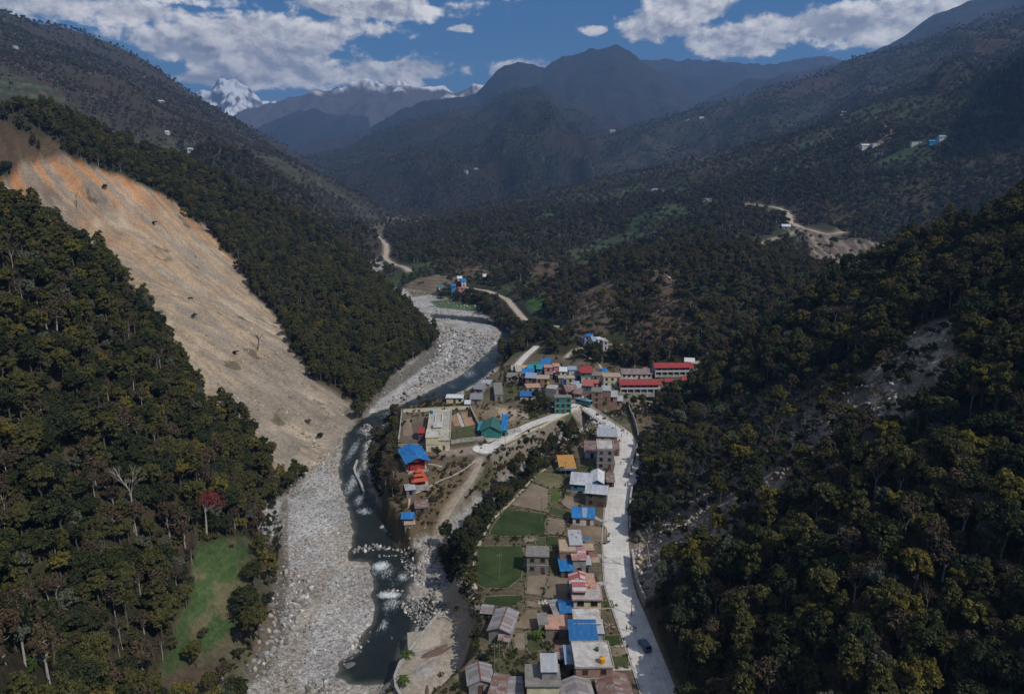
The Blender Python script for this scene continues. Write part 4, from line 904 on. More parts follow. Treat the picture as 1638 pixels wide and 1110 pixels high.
Ls('shed', 957, 1003, 11, 13, 4.6, 0, 'greyw', 'palebl', 'narrow silver tin roof on the right of the wide dull blue roof', tilt=.2)
F('house', 890, 995, 32, 19, 1, -2, 'salmon', 'stone', 'low house with a dusty brown slab roof among garden trees', over=.2)
F('hut', 868, 990, 14, 16, 1, 4, 'concd', 'stone', 'small stone hut beside the dusty brown slab roof', 'hut', over=.15)
F('house', 938, 947, 40, 20, 2, -1, 'conc', 'cream', 'cream house with a maroon roof edge and two dark upper windows', band='pink', over=.5, parapet=.12, sides='frl', dens=3.4, ww=1.6, top=(-.28,.1,.42,.7,1.1,'stripe','plank'))
Gb('house', 927, 926, 30, 20, 2, 0, 'stripe', 'grey', 'gabled house with red and white striped tin sheets', ridge='y', rise=.2, ridgecap=M_REDP)
F('annex', 945, 930, 12, 22, 2, 0, 'salmon', 'palebl', 'flat-topped annex joined to the striped tin roof', 'house', over=.15)
Gb('shed', 908, 966, 27, 18, 1, 6, 'blued', 'plank', 'weathered shed with dark blue and grey tin beside the cream house', 'shed', ridge='x', rise=.2)
Ls('shed', 889, 972, 11, 20, 2.3, 12, 'rustg', 'plank', 'narrow greyish tin shed left of the dark blue tin shed', tilt=.05)
Ls('house', 925, 886, 20, 14, 4.6, 3, 'pinky', 'grey', 'tall grey house under a pinkish striped tin roof', 'house', tilt=.2)
Ls('shed', 937, 896, 11, 10, 2.8, 3, 'greyw', 'dgrey', 'small silver tin porch right of the pinkish striped roof', tilt=.1)
Ls('shack', 905, 903, 18, 15, 2.4, 4, 'blue', 'plank', 'shack under crumpled bright blue sheets between a tree and a wall', 'shack', tilt=.16)
F('house', 908, 873, 26, 18, 2, -1, 'tan', 'brick', 'brick house with an open tan terrace below the tall tin tower', over=.15, parapet=.2, band='brick')
Ls('house', 920, 861, 17, 16, 6.2, 0, 'greyw', 'block', 'tall narrow house with a silver-grey tin roof above the tan terrace', 'house', tilt=.16)
F('house', 938, 875, 20, 9, 1, -1, 'tan', 'redp' if 'redp' in WM else 'pink', 'low house with a tan terrace roof right of the silver tin tower', over=.2)
F('house', 860, 882, 32, 14, 2, -3, 'concd', 'block', 'lone grey block house standing between the wheat fields', over=.35, sides='fr', dens=2.6)
Gb('barn', 805, 990, 35, 30, 1, -13, 'rustg', 'grey', 'long barn with a ribbed grey-brown tin roof by the gravel yard', 'barn', sh=3.2, ridge='y', rise=.2, ridgecap=nz('rust_cap', (.18,.07,.05), .8, .2, 3), sides='f')
Gb('shed', 807, 1015, 16, 12, 1, -8, 'rust', 'grey', 'little rust-red shed in front of the long grey-brown barn', 'shed', ridge='x', rise=.2, sides='f', sh=2.2)
Ls('shed', 779, 974, 15, 9, 2.2, -8, 'rustg', 'stone', 'tiny stone shed behind the long grey-brown barn', tilt=.1)
Gb('house', 933, 817, 34, 16, 1, -6, 'blue', 'white', 'white cottage with a bright blue roof beside tilled plots', ridge='x', rise=.24, sides='fr', sh=3.0, strip_=(-.05, .18, 'blueg'), dens=3.0)
Gb('barn', 955, 780, 34, 14, 2, -12, 'zinc', 'plank', 'dark plank barn with a silver tin roof near the road', 'barn', ridge='x', rise=.2, sides='f', sh=2.5)
Gb('house', 931, 763, 33, 19, 1, -10, 'zinc', 'blue', 'blue-walled house with a patchy silver tin roof', ridge='x', rise=.22, sides='f', sh=2.6)
Gb('house', 956, 761, 20, 18, 1, -8, 'white', 'blue', 'bright blue gable-fronted house next to the patchy silver roof', ridge='y', rise=.3, sides='f', sh=2.7)
Ls('shed', 976, 765, 11, 9, 2.2, -4, 'rust', 'plank', 'little brown-roofed shed at the edge of the road')
Ls('shack', 906, 741, 24, 14, 2.2, 3, 'straw', 'plank', 'open shack roofed with orange straw above a blue sheet', 'shack', posts=True)
Ls('lean_to', 906, 748, 22, 6, 1.9, 3, 'blued', 'plank', 'blue sheet lean-to below the orange straw roof', 'shed', posts=True)
F('house', 968, 712, 26, 14, 3, -5, 'concw', 'block', 'unfinished grey block house with a cluttered rooftop by the bend', rebar=1.4, over=.1, parapet=.5, band='conc', dens=3.2, sides='fr')
F('house', 971, 692, 30, 12, 2, -6, 'greyw', 'brick', 'brick house with a metal-sheeted roof behind the unfinished block house', over=.3, sides='frl', rebar=1.0)
Ls('shed', 967, 682, 18, 8, 5.6, -10, 'zinc', 'dgrey', 'silver tin canopy at the near end of the bridge', tilt=.05, dm=4.0)
Ls('shed', 947, 716, 22, 12, 2.6, -6, 'rust', 'white', 'white-walled shed with a brown tin roof left of the grey block house', tilt=.16)
F('kiosk', 985, 712, 10, 14, 1, -6, 'rust', 'brick', 'narrow brick roadside kiosk right of the grey block house', 'kiosk', over=.15)
# ---------------------------------------------------------------- temple terrace
F('office_building', 703, 680, 34, 46, 1, 4, 'conc', 'cream', 'cream walled compound building with long flat roof terraces', 'building', sh=4.2, parapet=.6, over=.3, dens=3.4, frame=M_FRAMEW, sides='fr', top=(-.05,-.12,.36,.14,1.6,'concw','cream'))
_rt = bpy.data.objects['office_building']; _m = MB(); [_m.box(a, a+.35, -13, 13, 4.38, 5.1, WM['cream']) for a in (-2.2, .8)]; _m.box(-5, 5, -9.3, -8.9, 4.38, 5.0, WM['cream']); _m.build('roof_beam', _rt)
_m = MB(); _m.box(1.2, 5.2, -14.9, -14.2, 0, 2.6, M_DARK); _m.build('veranda_shade', _rt)  # near-black box, the veranda's shade put into its colour
F('annex', 692, 694, 20, 12, 2, 4, 'concw', 'cream', 'raised cream block on the front corner of the compound building', 'building', sh=3.0, parapet=.3, over=.15, dens=3.2, frame=M_FRAMEW, sides='fl')
Gb('annex', 674, 686, 10, 9, 1, 4, 'red', 'purple', 'small red-roofed annex on the left of the cream compound building', 'annex', sh=3.4, ridge='x', rise=.2, sides='f')
Gb('hall', 787, 680, 33, 15, 1, -3, 'green', 'teal', 'teal hall with a dark green roof and red shutters', 'hall', ridge='y', rise=.3, sh=3.4, sides='', over=.6)
Ls('lean_to', 807, 680, 9, 14, 3.0, -3, 'blue', 'teal', 'bright blue lean-to on the right of the teal hall', 'shed', tilt=.25)
Ls('shed', 771, 682, 10, 10, 2.2, -3, 'teal', 'teal', 'low turquoise shed on the left of the teal hall', tilt=.1)
Ls('guard_hut', 748, 643, 8, 5, 2.4, 0, 'white', 'dgrey', 'little white-roofed hut at the far corner of the walled compound', 'hut', tilt=.05)
Gb('shed', 728, 632, 27, 6, 1, -2, 'white', 'cream', 'long cream shed with a pale tin roof beside the river', 'shed', ridge='x', rise=.12, sides='f', sh=2.8, dens=2.6)
Gb('shed', 763, 632, 19, 10, 1, -4, 'grey', 'grey', 'plain grey-roofed shed right of the pale riverside shed', 'shed', ridge='x', rise=.15, sides='f')
Gb('shed', 769, 616, 15, 10, 1, -12, 'grey', 'grey', 'smaller grey-roofed shed behind the plain grey-roofed shed', 'shed', ridge='x', rise=.15, sides='f')
Ls('shed', 778, 611, 14, 5, 2.6, -12, 'greyw', 'grey', 'pale grey roof at the river end of the row of sheds', tilt=.08)
F('house', 797, 622, 13, 19, 1, 3, 'concd', 'grey', 'long narrow grey roof running towards the river', over=.2, sides='f', sh=3)
# ---------------------------------------------------------------- village cluster beyond the stream
V = [('F',868,603,21,6,2,-3,'tan','brick','flat-roofed orange brick house in the middle of the upper village',{}),('F',883,619,17,6,3,-14,'conc','block','tall plain grey block house behind the teal shop building',{'sides':'','over':.05}),
 ('G',843,629,22,6,1,-2,'blued','white','long blue roof above the garden trees at the village edge',{}),('F',852,617,22,6,2,8,'salmon','grey','salmon slab-roofed house behind the long blue roof',{}),('G',845,593,19,6,2,-8,'blue','brick','blue roof over orange brick at the river end of the village',{}),
 ('G',850,600,17,6,2,-10,'blueg','brick','pale blue-grey roof just below the blue roof over orange brick',{}),('G',833,589,19,7,1,8,'tan','cream','tan roof at the start of the riverside lane',{}),('F',821,600,19,7,1,-4,'concd','grey','broad dark slab roof nearest the river',{}),
 ('S',823,589,9,4,2.6,0,'greyw','grey','little silver lean-to between the tan roof and the river',{}),('G',848,586,9,5,2,4,'teal','teal','turquoise house at the back left of the village',{}),('G',857,581,15,4,2,2,'green','green','greenish roof behind the turquoise house',{}),
 ('G',863,586,9,5,2,-4,'teal','blue','turquoise-blue roof right of the greenish roof',{}),('S',873,580,14,6,5.2,-5,'blue','white','bright blue sheet roof standing highest at the back of the village',{}),('F',877,586,13,4,2,0,'salmon','pink','salmon terrace below the bright blue sheet roof',{}),
 ('F',890,584,10,5,2,3,'salmon','pink','pink house right of the salmon terrace',{}),('F',891,589,12,4,1,0,'salmon','red','reddish low roof in front of the pink house',{}),('G',889,592,9,3,1,6,'white','white','small white roof in the middle back of the village',{}),
 ('G',901,590,12,5,2,-4,'white','white','two-storey white house with a white roof',{}),('G',915,588,13,4,2,2,'blueg','white','white house with a pale blue roof',{}),('G',937,591,19,7,2,-2,'red','teal','red-roofed house with a dark teal storey above the lane',{'sides':'f'}),
 ('F',895,598,12,5,1,0,'concd','dgrey','dark slab roof in front of the white houses',{}),('F',912,603,13,4,2,0,'conc','yellow','yellow-walled house with a concrete roof',{}),('G',907,609,16,4,1,4,'blue','white','low blue roof in front of the yellow-walled house',{}),
 ('G',920,611,13,4,1,-3,'blueg','grey','grey-blue roof joined to the low blue roof',{}),('G',926,616,10,5,1,-18,'greyw','grey','small silver roof above the junction',{}),('G',911,619,20,8,1,14,'rust','brick','broad rusty roof behind the teal shop building',{}),('G',926,624,14,7,1,-16,'rust','brick','smaller rusty roof nearest the junction',{}),
 ('G',941,612,17,7,1,-12,'redp','blue','faded red roof with blue walls near the junction',{}),('G',951,609,11,4,1,4,'redp','salmon','small orange-red roof right of the faded red one',{}),('F',937,601,16,4,1,2,'conc','white','white low house below the red-roofed teal house',{}),
 ('S',925,598,11,4,2.6,0,'zincd','grey','dull tin roof right of the yellow-walled house',{}),('F',898,603,9,4,1,0,'tan','brick','tiny tan roof left of the yellow-walled house',{}),('F',955,622,16,7,3,-8,'concd','brick','three-storey brick block standing over the bus at the junction',{'rebar':1.2}),('F',970,619,14,8,2,-8,'greyw','brick','brick house with a tin roof right of the three-storey brick block',{'rebar':.8}),
 ('S',978,633,17,6,2.4,-4,'greyw','brick','tin-roofed lean-to by the stream right of the brick blocks',{}),('G',989,640,14,6,1,-10,'greyw','salmon','hut with a pale pitched roof among banana trees by the stream',{}),
 ('F',900,634,26,4,3,3,'concd','teal','teal three-storey shop building at the street corner',{'sides':'f','dens':2.6}),('F',961,598,30,6,1,2,'concd','stone','long low stone house behind the faded red roof',{}),('F',978,600,28,6,2,2,'tan','cream','tan-roofed veranda block left of the front school wing',{'sides':'f'}),
 ('S',967,593,8,3,2.6,0,'blue','grey','small bright blue roof between the red-roofed house and the school',{}),('G',1017,594,48,6,1,-1,'zincd','white','long weathered tin roof behind the front school wing',{'sides':'f','dens':2.6}),('G',1034,590,11,4,1,-1,'redp','salmon','orange patched roof at the right end of the long weathered roof',{}),
 ('G',1070,605,14,4,1,0,'red','grey','small red roof left among the trees below the far school wing',{}),('G',1094,605,9,4,1,0,'red','grey','smallest red roof half hidden by trees below the far school wing',{}),('G',1103,575,15,4,1,-14,'white','white','white-roofed store beyond the end of the far school wing',{}),('F',1112,580,12,4,1,-14,'tan','salmon','low brown store right of the white-roofed store',{}),
 ('S',860,609,9,4,2.4,0,'blued','plank','small dark blue lean-to left of the flat-roofed brick house',{}),('F',878,597,12,4,1,-3,'concd','dgrey','dark flat roof behind the orange brick house',{})]
for k, px, py, w, d, st, rot, roof, wall, lab, kw in V:
    if k == 'F': F('house', px, py, w, d, st, rot, roof, wall, lab, **{'sides': 'fr', **kw})
    elif k == 'G': Gb('house', px, py, w, d, st, rot, roof, wall, lab, **{'sides': 'fr', **kw})
    else: Ls('shed', px, py, w, d, st, rot, roof, wall, lab, **kw)
def school(px, py, wpx, dpx, rot, label, bays):
    loc, w, d, dip = base(px, py, wpx, dpx, 5.4, rot, 8.0); root = empty('school', loc, R_(rot), label, 'school'); root.scale = (1, 1, .76); dip *= .5
    m = MB(); m.box(-w/2, w/2, -d/2+2.2, d/2, -dip, 6.2, WM['white']); m.build('wall', root)
    m = MB(); m.box(-w/2, w/2, -d/2, d/2, -dip, .3, M_CONC); m.box(-w/2, w/2, -d/2-.1, -d/2+2.2, 3.0, 3.25, M_CONC); m.build('floor_slab', root)
    m = MB(); m.box(-w/2, w/2, -d/2-.12, -d/2, 2.75, 4.15, M_FRAMEW); m.build('balcony_rail', root)
    for i in range(bays+1):
        x = -w/2+w*i/bays; m = MB(); m.box(x-.2, x+.2, -d/2-.15, -d/2+.22, -dip, 6.2, M_FRAMEW); m.build('pillar', root)
    for st in (0, 1):
        for i in range(bays*2):
            x = -w/2+w*(i+.5)/(bays*2); mb = MB()
            door = i % 4 == 1; mb.box(x-.55, x+.55, -d/2+2.14, -d/2+2.24, st*3.1+(.3 if door else 1.1), st*3.1+2.4, M_DOOR if door else M_PANE); mb.build('door' if door else 'window', root)
    m = MB(); e = d/2+.9; zt = 8.3; ze = 6.1
    for s in (-1, 1):
        A = [(-w/2-.8, s*e), (w/2+.8, s*e), (w/2+.8, 0), (-w/2-.8, 0)]; zz = [ze, ze, zt, zt]
        if s > 0: A = [A[1], A[0], A[3], A[2]]
        m.hexa([(*a, z) for a, z in zip(A, zz)]+[(*a, z+.08) for a, z in zip(A, zz)], RM['red'])
    m.build('roof', root)
    m = MB()
    for s in (-1, 1):
        x = s*w/2; pts = [(x, -d/2+2.2, 6.2), (x, d/2, 6.2), (x, 0, 8.2)]; m.poly(pts if s > 0 else pts[::-1], WM['purple'])
    m.build('gable', root)
school(1023, 607, 62, 9, 1, 'front school wing, long red roof over two white-pillared storeys', 6)
school(1075, 584, 56, 9, 2, 'far school wing with a red roof, higher up beside the trees', 6)
# teal shop: blue canopy
Ls('canopy', 901, 635, 25, 5, 5.0, 3, 'blueg', 'teal', 'pale blue tin canopy on the front of the teal shop building', 'canopy', tilt=.2, posts=True, dm=2.4)
# ---------------------------------------------------------------- far hamlets
HAM = [(942,536,9,4,2,'blue','white','blue-roofed house highest in the hamlet above the upper village'),(934,541,8,4,1,'blue','grey','low blue roof at the left of the hamlet above the upper village'),(949,541,8,4,2,'blueg','white','pale blue roof in the middle of the small hamlet above the village'),(958,540,9,4,2,'white','white','white house in the hamlet above the village'),(966,543,8,5,2,'conc','white','white flat-roofed house at the right end of the small hamlet'),
 (1154,375,9,4,1,'blue','white','left blue roof in the hillside hamlet below the dirt road'),(1163,373,12,4,1,'blueg','blue','wide blue-grey roof in the hillside hamlet below the dirt road'),(1157,383,10,3,1,'white','white','pale roof lowest in the hillside hamlet below the dirt road'),(1172,379,9,3,1,'concd','grey','dark roof in the hillside hamlet below the dirt road'),(1183,368,8,3,1,'white','white','small white roof above the hillside hamlet'),(1189,388,17,3,1,'white','white','long white roof beside the hillside dirt branch road'),(1257,361,12,3,1,'white','grey','pale roof at the bend of the hillside dirt road'),(1132,318,13,3,1,'white','white','white roof where the upper hillside track ends'),(1048,303,8,3,1,'blueg','white','pale blue roof at the left end of the upper hillside track'),
 (724,456,8,6,3,'blued','blue','dark blue tall house in the riverside hamlet upstream'),(738,460,12,6,2,'redp','pink','pink and maroon house in the riverside hamlet upstream'),(741,448,8,4,2,'blue','white','blue-roofed house behind the pink one upstream'),(735,444,8,3,1,'white','white','white roof at the top of the riverside hamlet upstream'),(705,459,7,4,1,'teal','white','small teal roof at the left of the riverside hamlet upstream'),(776,441,7,3,1,'white','white','lone white hut on the slope right of the upstream hamlet'),
 (1384,232,12,3,1,'white','white','white roof at the left of the high hillside hamlet'),(1400,229,9,3,1,'greyw','white','grey-white roof in the middle of the high hillside hamlet'),(1492,226,11,4,1,'blue','blue','bright blue roof on the high hillside'),(1507,219,9,3,1,'blueg','white','pale blue roof at the far right of the high hillside hamlet'),(1465,227,12,3,1,'white','white','long pale roof left of the bright blue hillside roof'),(1405,245,9,2,1,'concd','grey','dull low roof below the high hillside hamlet'),
 (980,209,8,4,2,'white','white','white house on the far ridge line'),(968,212,7,3,1,'white','white','small white hut left of the ridge-line house'),(1100,191,8,3,1,'blued','white','bluish roof on the ridge above the valley'),(1122,188,7,3,1,'white','white','right white roof on the ridge above the valley'),(1350,180,14,3,1,'greyw','tan' if 'tan' in WM else 'white','long pale roof high on the right hillside'),
 (268,211,5,3,1,'white','white','white hut on the left terraces'),(258,162,7,3,1,'white','white','pale hut among the upper left fields'),(22,74,7,3,2,'white','white','small white house high on the left mountain'),(305,238,7,3,1,'greyw','white','grey-roofed hut above the left forest'),(240,158,5,3,1,'blueg','white','tiny pale blue roof on the left mountain'),(762,269,7,2,1,'blue','white','tiny blue roof on the far right ridge end'),(745,273,7,2,1,'blued','white','dull blue roof at the far ridge end'),(700,335,0,0,0,'','','')]
for i, (px, py, w, d, st, roof, wall, lab) in enumerate(HAM):
    if not w: continue
    p, dist, s = wpos(px, py, 3); dm = min(max(d*dist/(FPX*s), 4.5), 9)
    k = Gb if i % 3 else F
    if roof in ('conc', 'concd'): k = F
    k('house', px, py, w, d, st, (i*37) % 40-20, roof, wall, lab, dm=dm, sides='f', dens=4.5)
# ---------------------------------------------------------------- temples and shelters on the terrace
def temple_hall():
    loc, w, d, dip = base(662, 727, 30, 24, 4.5, 0, None); w, d = 8.2, 15.; loc.z += .2; root = empty('temple_hall', loc, R_(20), 'open-sided temple hall with a bright blue roof on red pillars', 'temple')
    m = MB(); m.box(-w/2, w/2, -d/2, d/2, -dip-.5, .25, M_CONC); m.build('floor_slab', root)
    for i in range(4):
        for s in (-1, 1):
            m = MB(); m.box(s*(w/2-.4)-.14, s*(w/2-.4)+.14, -d/2+.5+i*(d-1)/3-.14, -d/2+.5+i*(d-1)/3+.14, .25, 4.2, M_REDP); m.build('pillar', root)
    m = MB(); m.box(-w/2+1.2, w/2-1.2, -d/2+1.2, -d/2+4.5, .25, 3.2, WM['red']); m.build('sanctum', root)
    m = MB(); zt = 5.9; ze = 4.1; e = w/2+.9
    for s in (-1, 1):
        A = [(s*e, -d/2-.8), (s*e, d/2+.8), (0, d/2+.8), (0, -d/2-.8)]; zz = [ze, ze, zt, zt]
        if s < 0: A = [A[1], A[0], A[3], A[2]]
        m.hexa([(*a, z) for a, z in zip(A, zz)]+[(*a, z+.08) for a, z in zip(A, zz)], RM['blue'])
    m.build('roof', root)
    m = MB(); m.poly([(-w/2, -d/2, 4.2), (w/2, -d/2, 4.2), (0, -d/2, 5.8)], WM['red']); m.build('gable', root)
temple_hall()
def pagoda():
    loc, w, d, dip = base(670, 769, 14, 10, .5, 0, None); root = empty('pagoda_temple', loc, R_(15), 'small three-tiered red pagoda temple on a stone terrace', 'temple')
    o_ = nz('orange_roof', (.46,.09,.045), .7, .15, 3)
    m = MB(); m.box(-3.4, 3.4, -3.2, 3.2, -1.5, .35, M_CONC); m.build('plinth', root)
    z = .35
    for k, (wl, hh, rf) in enumerate(((2.1, 1.9, 3.1), (1.35, 1.1, 2.2), (.75, .8, 1.4))):
        m = MB(); m.box(-wl, wl, -wl, wl, z, z+hh, WM['red']); m.build('wall', root); z += hh
        m = MB(); t = 1.0-.2*k; m.hexa([(-rf,-rf,z-.15),(rf,-rf,z-.15),(rf,rf,z-.15),(-rf,rf,z-.15),(-wl*.55,-wl*.55,z+t),(wl*.55,-wl*.55,z+t),(wl*.55,wl*.55,z+t),(-wl*.55,wl*.55,z+t)], o_); m.build('roof', root); z += t-.3
    m = MB(); m.cyl(0, 0, z, z+1.2, .25, .03, nz('brass', (.5,.33,.08), .4, .1, 3), 8); m.build('finial', root)
    m = MB(); m.box(-.5, .5, -2.13, -2.05, .36, 1.9, M_DARK); m.build('door', root)
pagoda()
Ls('shelter', 656, 777, 14, 7, 1.9, 15, 'greyw', 'stone', 'low grey-roofed shelter beside the red pagoda', 'shelter', tilt=.08)
Gb('shelter', 653, 817, 19, 10, 1, 0, 'blue', 'plank', 'small bright blue roof on the river tip of the terrace', 'shelter', ridge='x', rise=.25, sh=2.2, sides='f')
Ls('shed', 674, 806, 19, 9, 2.2, 12, 'rust', 'plank', 'rust-brown tin shed behind the small blue river shelter', tilt=.12)
F('ruined_hut', 655, 830, 15, 5, 1, 8, 'tan', 'stone', 'roofless-looking low stone hut in front of the small blue river shelter', 'hut', sh=1.4, sides='')
print('houses', len(bpy.data.objects), time.time()-T00)
# ---------------------------------------------------------------- vegetation
def leaf_fn(cols, dead=0):
    def fn(t, b):
        r = t.new('ShaderNodeObjectInfo').outputs['Random']; P = t.new('ShaderNodeNewGeometry').outputs['Position']
        isl = t.new('ShaderNodeNewGeometry').outputs['Random Per Island']
        n = t.noise(P, .5, 3, .6)
        f = t.m('ADD', t.m('MULTIPLY', r, .75), t.m('MULTIPLY', n, .25))
        c = t.ramp(f, [(i/max(1, len(cols)-1), q) for i, q in enumerate(cols)])
        k = t.rng(isl, 0, 1, .62, 1.38); q = t.vm('SCALE', c); t.l.new(k, q.node.inputs['Scale'])
        nt = t.nt; d = t.new('ShaderNodeBsdfDiffuse'); tr = t.new('ShaderNodeBsdfTranslucent'); t.put(d.inputs[0], q); t.put(tr.inputs[0], q)
        mx = t.new('ShaderNodeMixShader'); mx.inputs[0].default_value = .22; t.l.new(d.outputs[0], mx.inputs[1]); t.l.new(tr.outputs[0], mx.inputs[2])
        out = [x for x in t.n if x.type == 'OUTPUT_MATERIAL'][0]; t.l.new(mx.outputs[0], out.inputs[0]); t.n.remove(b)
    return fn
LM = dict(dark=pmat('leaf_dark', None, fn=leaf_fn([(.036,.046,.022), (.052,.062,.028), (.042,.054,.034)])), olive=pmat('leaf_olive', None, fn=leaf_fn([(.080,.080,.032), (.105,.100,.038), (.074,.082,.036)])),
          yellow=pmat('leaf_yellow', None, fn=leaf_fn([(.155,.145,.036), (.18,.145,.038), (.13,.135,.036)])), brown=pmat('leaf_brown', None, fn=leaf_fn([(.085,.068,.046), (.105,.078,.050), (.075,.066,.045)])),
          fresh=pmat('leaf_fresh', None, fn=leaf_fn([(.055,.090,.022), (.075,.115,.030)])), grey=pmat('leaf_grey_green', None, fn=leaf_fn([(.105,.120,.085), (.125,.135,.095)])), red=pmat('red_blossom', None, fn=leaf_fn([(.26,.030,.035), (.22,.045,.05)])),
          scrub=pmat('leaf_scrub', None, fn=leaf_fn([(.078,.065,.038), (.062,.066,.034), (.095,.076,.048)])))
M_BARK = nz('bark', (.12,.10,.08), .9, .3, 2); M_BARKP = nz('pale_bark', (.36,.33,.30), .9, .25, 2)
def crown_mesh(name, mat, seed, R=3.6, H=10., nb=52, nl=62, ls=.27, flat=1.0, base=.36, openness=.0):
    rn = np.random.default_rng(seed); C = []
    # clumps sit through an uneven crown: big lobes at the sides, gaps between
    lob = rn.normal(size=(5, 3)); lob /= np.linalg.norm(lob, axis=1)[:, None]
    while len(C) < nb:
        d = rn.normal(size=3); d /= np.linalg.norm(d)
        amp = .55+.45*max(0, float((lob @ d).max()))**2
        r = rn.uniform(.35, 1)**.55*amp
        p = np.array([d[0]*R*r, d[1]*R*r, H*(base+(1-base)*.5)+d[2]*(H*(1-base)*.5)*r])
        if d[2] < -.6: continue
        C.append((p, rn.uniform(.6, 1.5)*R*.22))
    V = []; F = []
    for p, cr in C:
        n = int(nl*rn.uniform(.7, 1.3)); d = rn.normal(size=(n, 3)); d /= np.linalg.norm(d, axis=1)[:, None]; d[:, 2] = np.abs(d[:, 2])*.9-.15
        q = p+d*cr*rn.uniform(.55, 1.05, (n, 1))*np.array([1, 1, flat])
        nn = d+rn.normal(size=(n, 3))*.55; nn[:, 2] += .35; nn /= np.linalg.norm(nn, axis=1)[:, None]
        a = np.cross(nn, rn.normal(size=(n, 3))); a /= np.linalg.norm(a, axis=1)[:, None]; b = np.cross(nn, a)
        s = (ls*rn.uniform(.6, 1.4, (n, 1)))
        k = len(V)
        for i in range(n):
            V += [q[i]-a[i]*s[i]-b[i]*s[i]*.35, q[i]+a[i]*s[i]*.1-b[i]*s[i]*.7, q[i]+a[i]*s[i]+b[i]*s[i]*.3+nn[i]*s[i]*-.15, q[i]-a[i]*s[i]*.15+b[i]*s[i]*.7]
            F.append((k+4*i, k+4*i+1, k+4*i+2, k+4*i+3))
    me = bpy.data.meshes.new(name); me.from_pydata([tuple(v) for v in V], [], F); me.materials.append(mat); me.update(); return me, C
def trunk_mesh(name, mat, seed, H, tips, r0=.28, top=.7):
    rn = random.Random(seed); mb = MB(); z = -1.5; p = Vector((0, 0, z)); pts = [p]
    for i in range(4): pts.append(Vector((rn.uniform(-.25, .25)*(i+1)*.5, rn.uniform(-.25, .25)*(i+1)*.5, H*top*(i+1)/4)))
    for i in range(4): mb.tube(pts[i], pts[i+1], r0*(1-i*.19), r0*(1-(i+1)*.19), mat, 6)
    for q in tips:
        s = pts[rn.randint(2, 4)]; q = Vector(q); m_ = (s+q)/2+Vector((0, 0, -.3)); mb.tube(s, m_, r0*.34, r0*.22, mat, 4); mb.tube(m_, q, r0*.22, r0*.08, mat, 4)
    return mb.mesh(name)
def bare_mesh(name, mat, seed, H=11., spread=.75, lev=4, r0=.26, first=.42, twig=None):
    rn = random.Random(seed); mb = MB(); tips = []
    def grow(p, d, L, r, k):
        q = p+d*L; mb.tube(p, q, r, r*.68, mat, 5 if k < 2 else 3)
        if k == lev: tips.append(q); return
        for i in range(rn.choice((2, 3, 3)) if k else 4):
            ax = Vector((rn.gauss(0, 1), rn.gauss(0, 1), rn.gauss(0, .5))).normalized()
            nd = (d+ax*spread*rn.uniform(.6, 1.2)+Vector((0, 0, .18))).normalized(); grow(q if i < 2 or k == 0 and i < 3 else p+d*L*rn.uniform(.5, .9), nd, L*rn.uniform(.55, .8), r*.6, k+1)
    mb.tube((0, 0, -1.5), (0, 0, .1), r0*1.15, r0, mat, 7)
    mb.tube((0, 0, .1), (.2, .1, H*first*.6), r0, r0*.85, mat, 7); grow(Vector((.2, .1, H*first*.6)), Vector((.03, .02, 1)).normalized(), H*first*.4, r0*.85, 0)
    return mb.mesh(name), tips
def blossom_mesh(name, mat, tips, seed, n=5, s=.16, sp=.5):
    rn = random.Random(seed); mb = MB()
    for t_ in tips:
        for i in range(n):
            c = t_+Vector((rn.gauss(0, sp), rn.gauss(0, sp), rn.gauss(0, sp))); a = Vector((rn.gauss(0, 1), rn.gauss(0, 1), rn.gauss(0, 1))).normalized()*s; b = a.cross(Vector((rn.gauss(0, 1), rn.gauss(0, 1), rn.gauss(0, 1)))).normalized()*s
            mb.poly([c-a, c-b, c+a, c+b], mat)
    return mb.mesh(name)
KINDS = []      # (label word, crown mesh, trunk mesh)
def kind(word, mat, seed, bark=M_BARK, **k):
    cm, C = crown_mesh('crown_'+word, mat, seed, **k); H = k.get('H', 10.)
    tips = [c[0] for c in C[::3]]; KINDS.append((word, cm, trunk_mesh('trunk_'+word, bark, seed, H, tips), H))
kind('dark green broadleaf', LM['dark'], 1); kind('dark green spreading', LM['dark'], 2, R=4.2, H=8.5, nb=60, base=.30)
kind('olive broadleaf', LM['olive'], 3); kind('olive tall', LM['olive'], 4, R=3.1, H=12., nb=56, base=.28)
kind('yellow-green broadleaf', LM['yellow'], 5, R=3.3, H=9.5, nb=44); kind('brown thinning', LM['brown'], 6, R=3.4, H=9., nb=38, nl=36, bark=M_BARKP)
kind('grey-green feathery', LM['grey'], 7, R=3.0, H=8., nb=44, nl=50, ls=.24)
_bm, _tips = bare_mesh('trunk_bare', M_BARKP, 11, 11., .75, 5, .15); _bl = blossom_mesh('twigs_bare', LM['brown'], _tips, 3, 3, .14, .5)
KINDS.append(('leafless grey-branched', _bl, _bm, 11.))
SHRUB = [crown_mesh('shrub_a', LM['scrub'], 21, R=1.6, H=1.9, nb=11, nl=30, ls=.26, base=.0)[0], crown_mesh('shrub_b', LM['dark'], 22, R=1.7, H=2.2, nb=12, nl=30, ls=.28, base=.0)[0], crown_mesh('shrub_c', LM['fresh'], 23, R=1.4, H=1.8, nb=10, nl=30, ls=.24, base=.0)[0], crown_mesh('shrub_d', LM['olive'], 24, R=1.7, H=2.2, nb=12, nl=30, ls=.26, base=.0)[0]]
RNG = np.random.default_rng(5)
RDIST = np.minimum.reduce([v[2]-v[1]/2 for v in ROADS.values()])
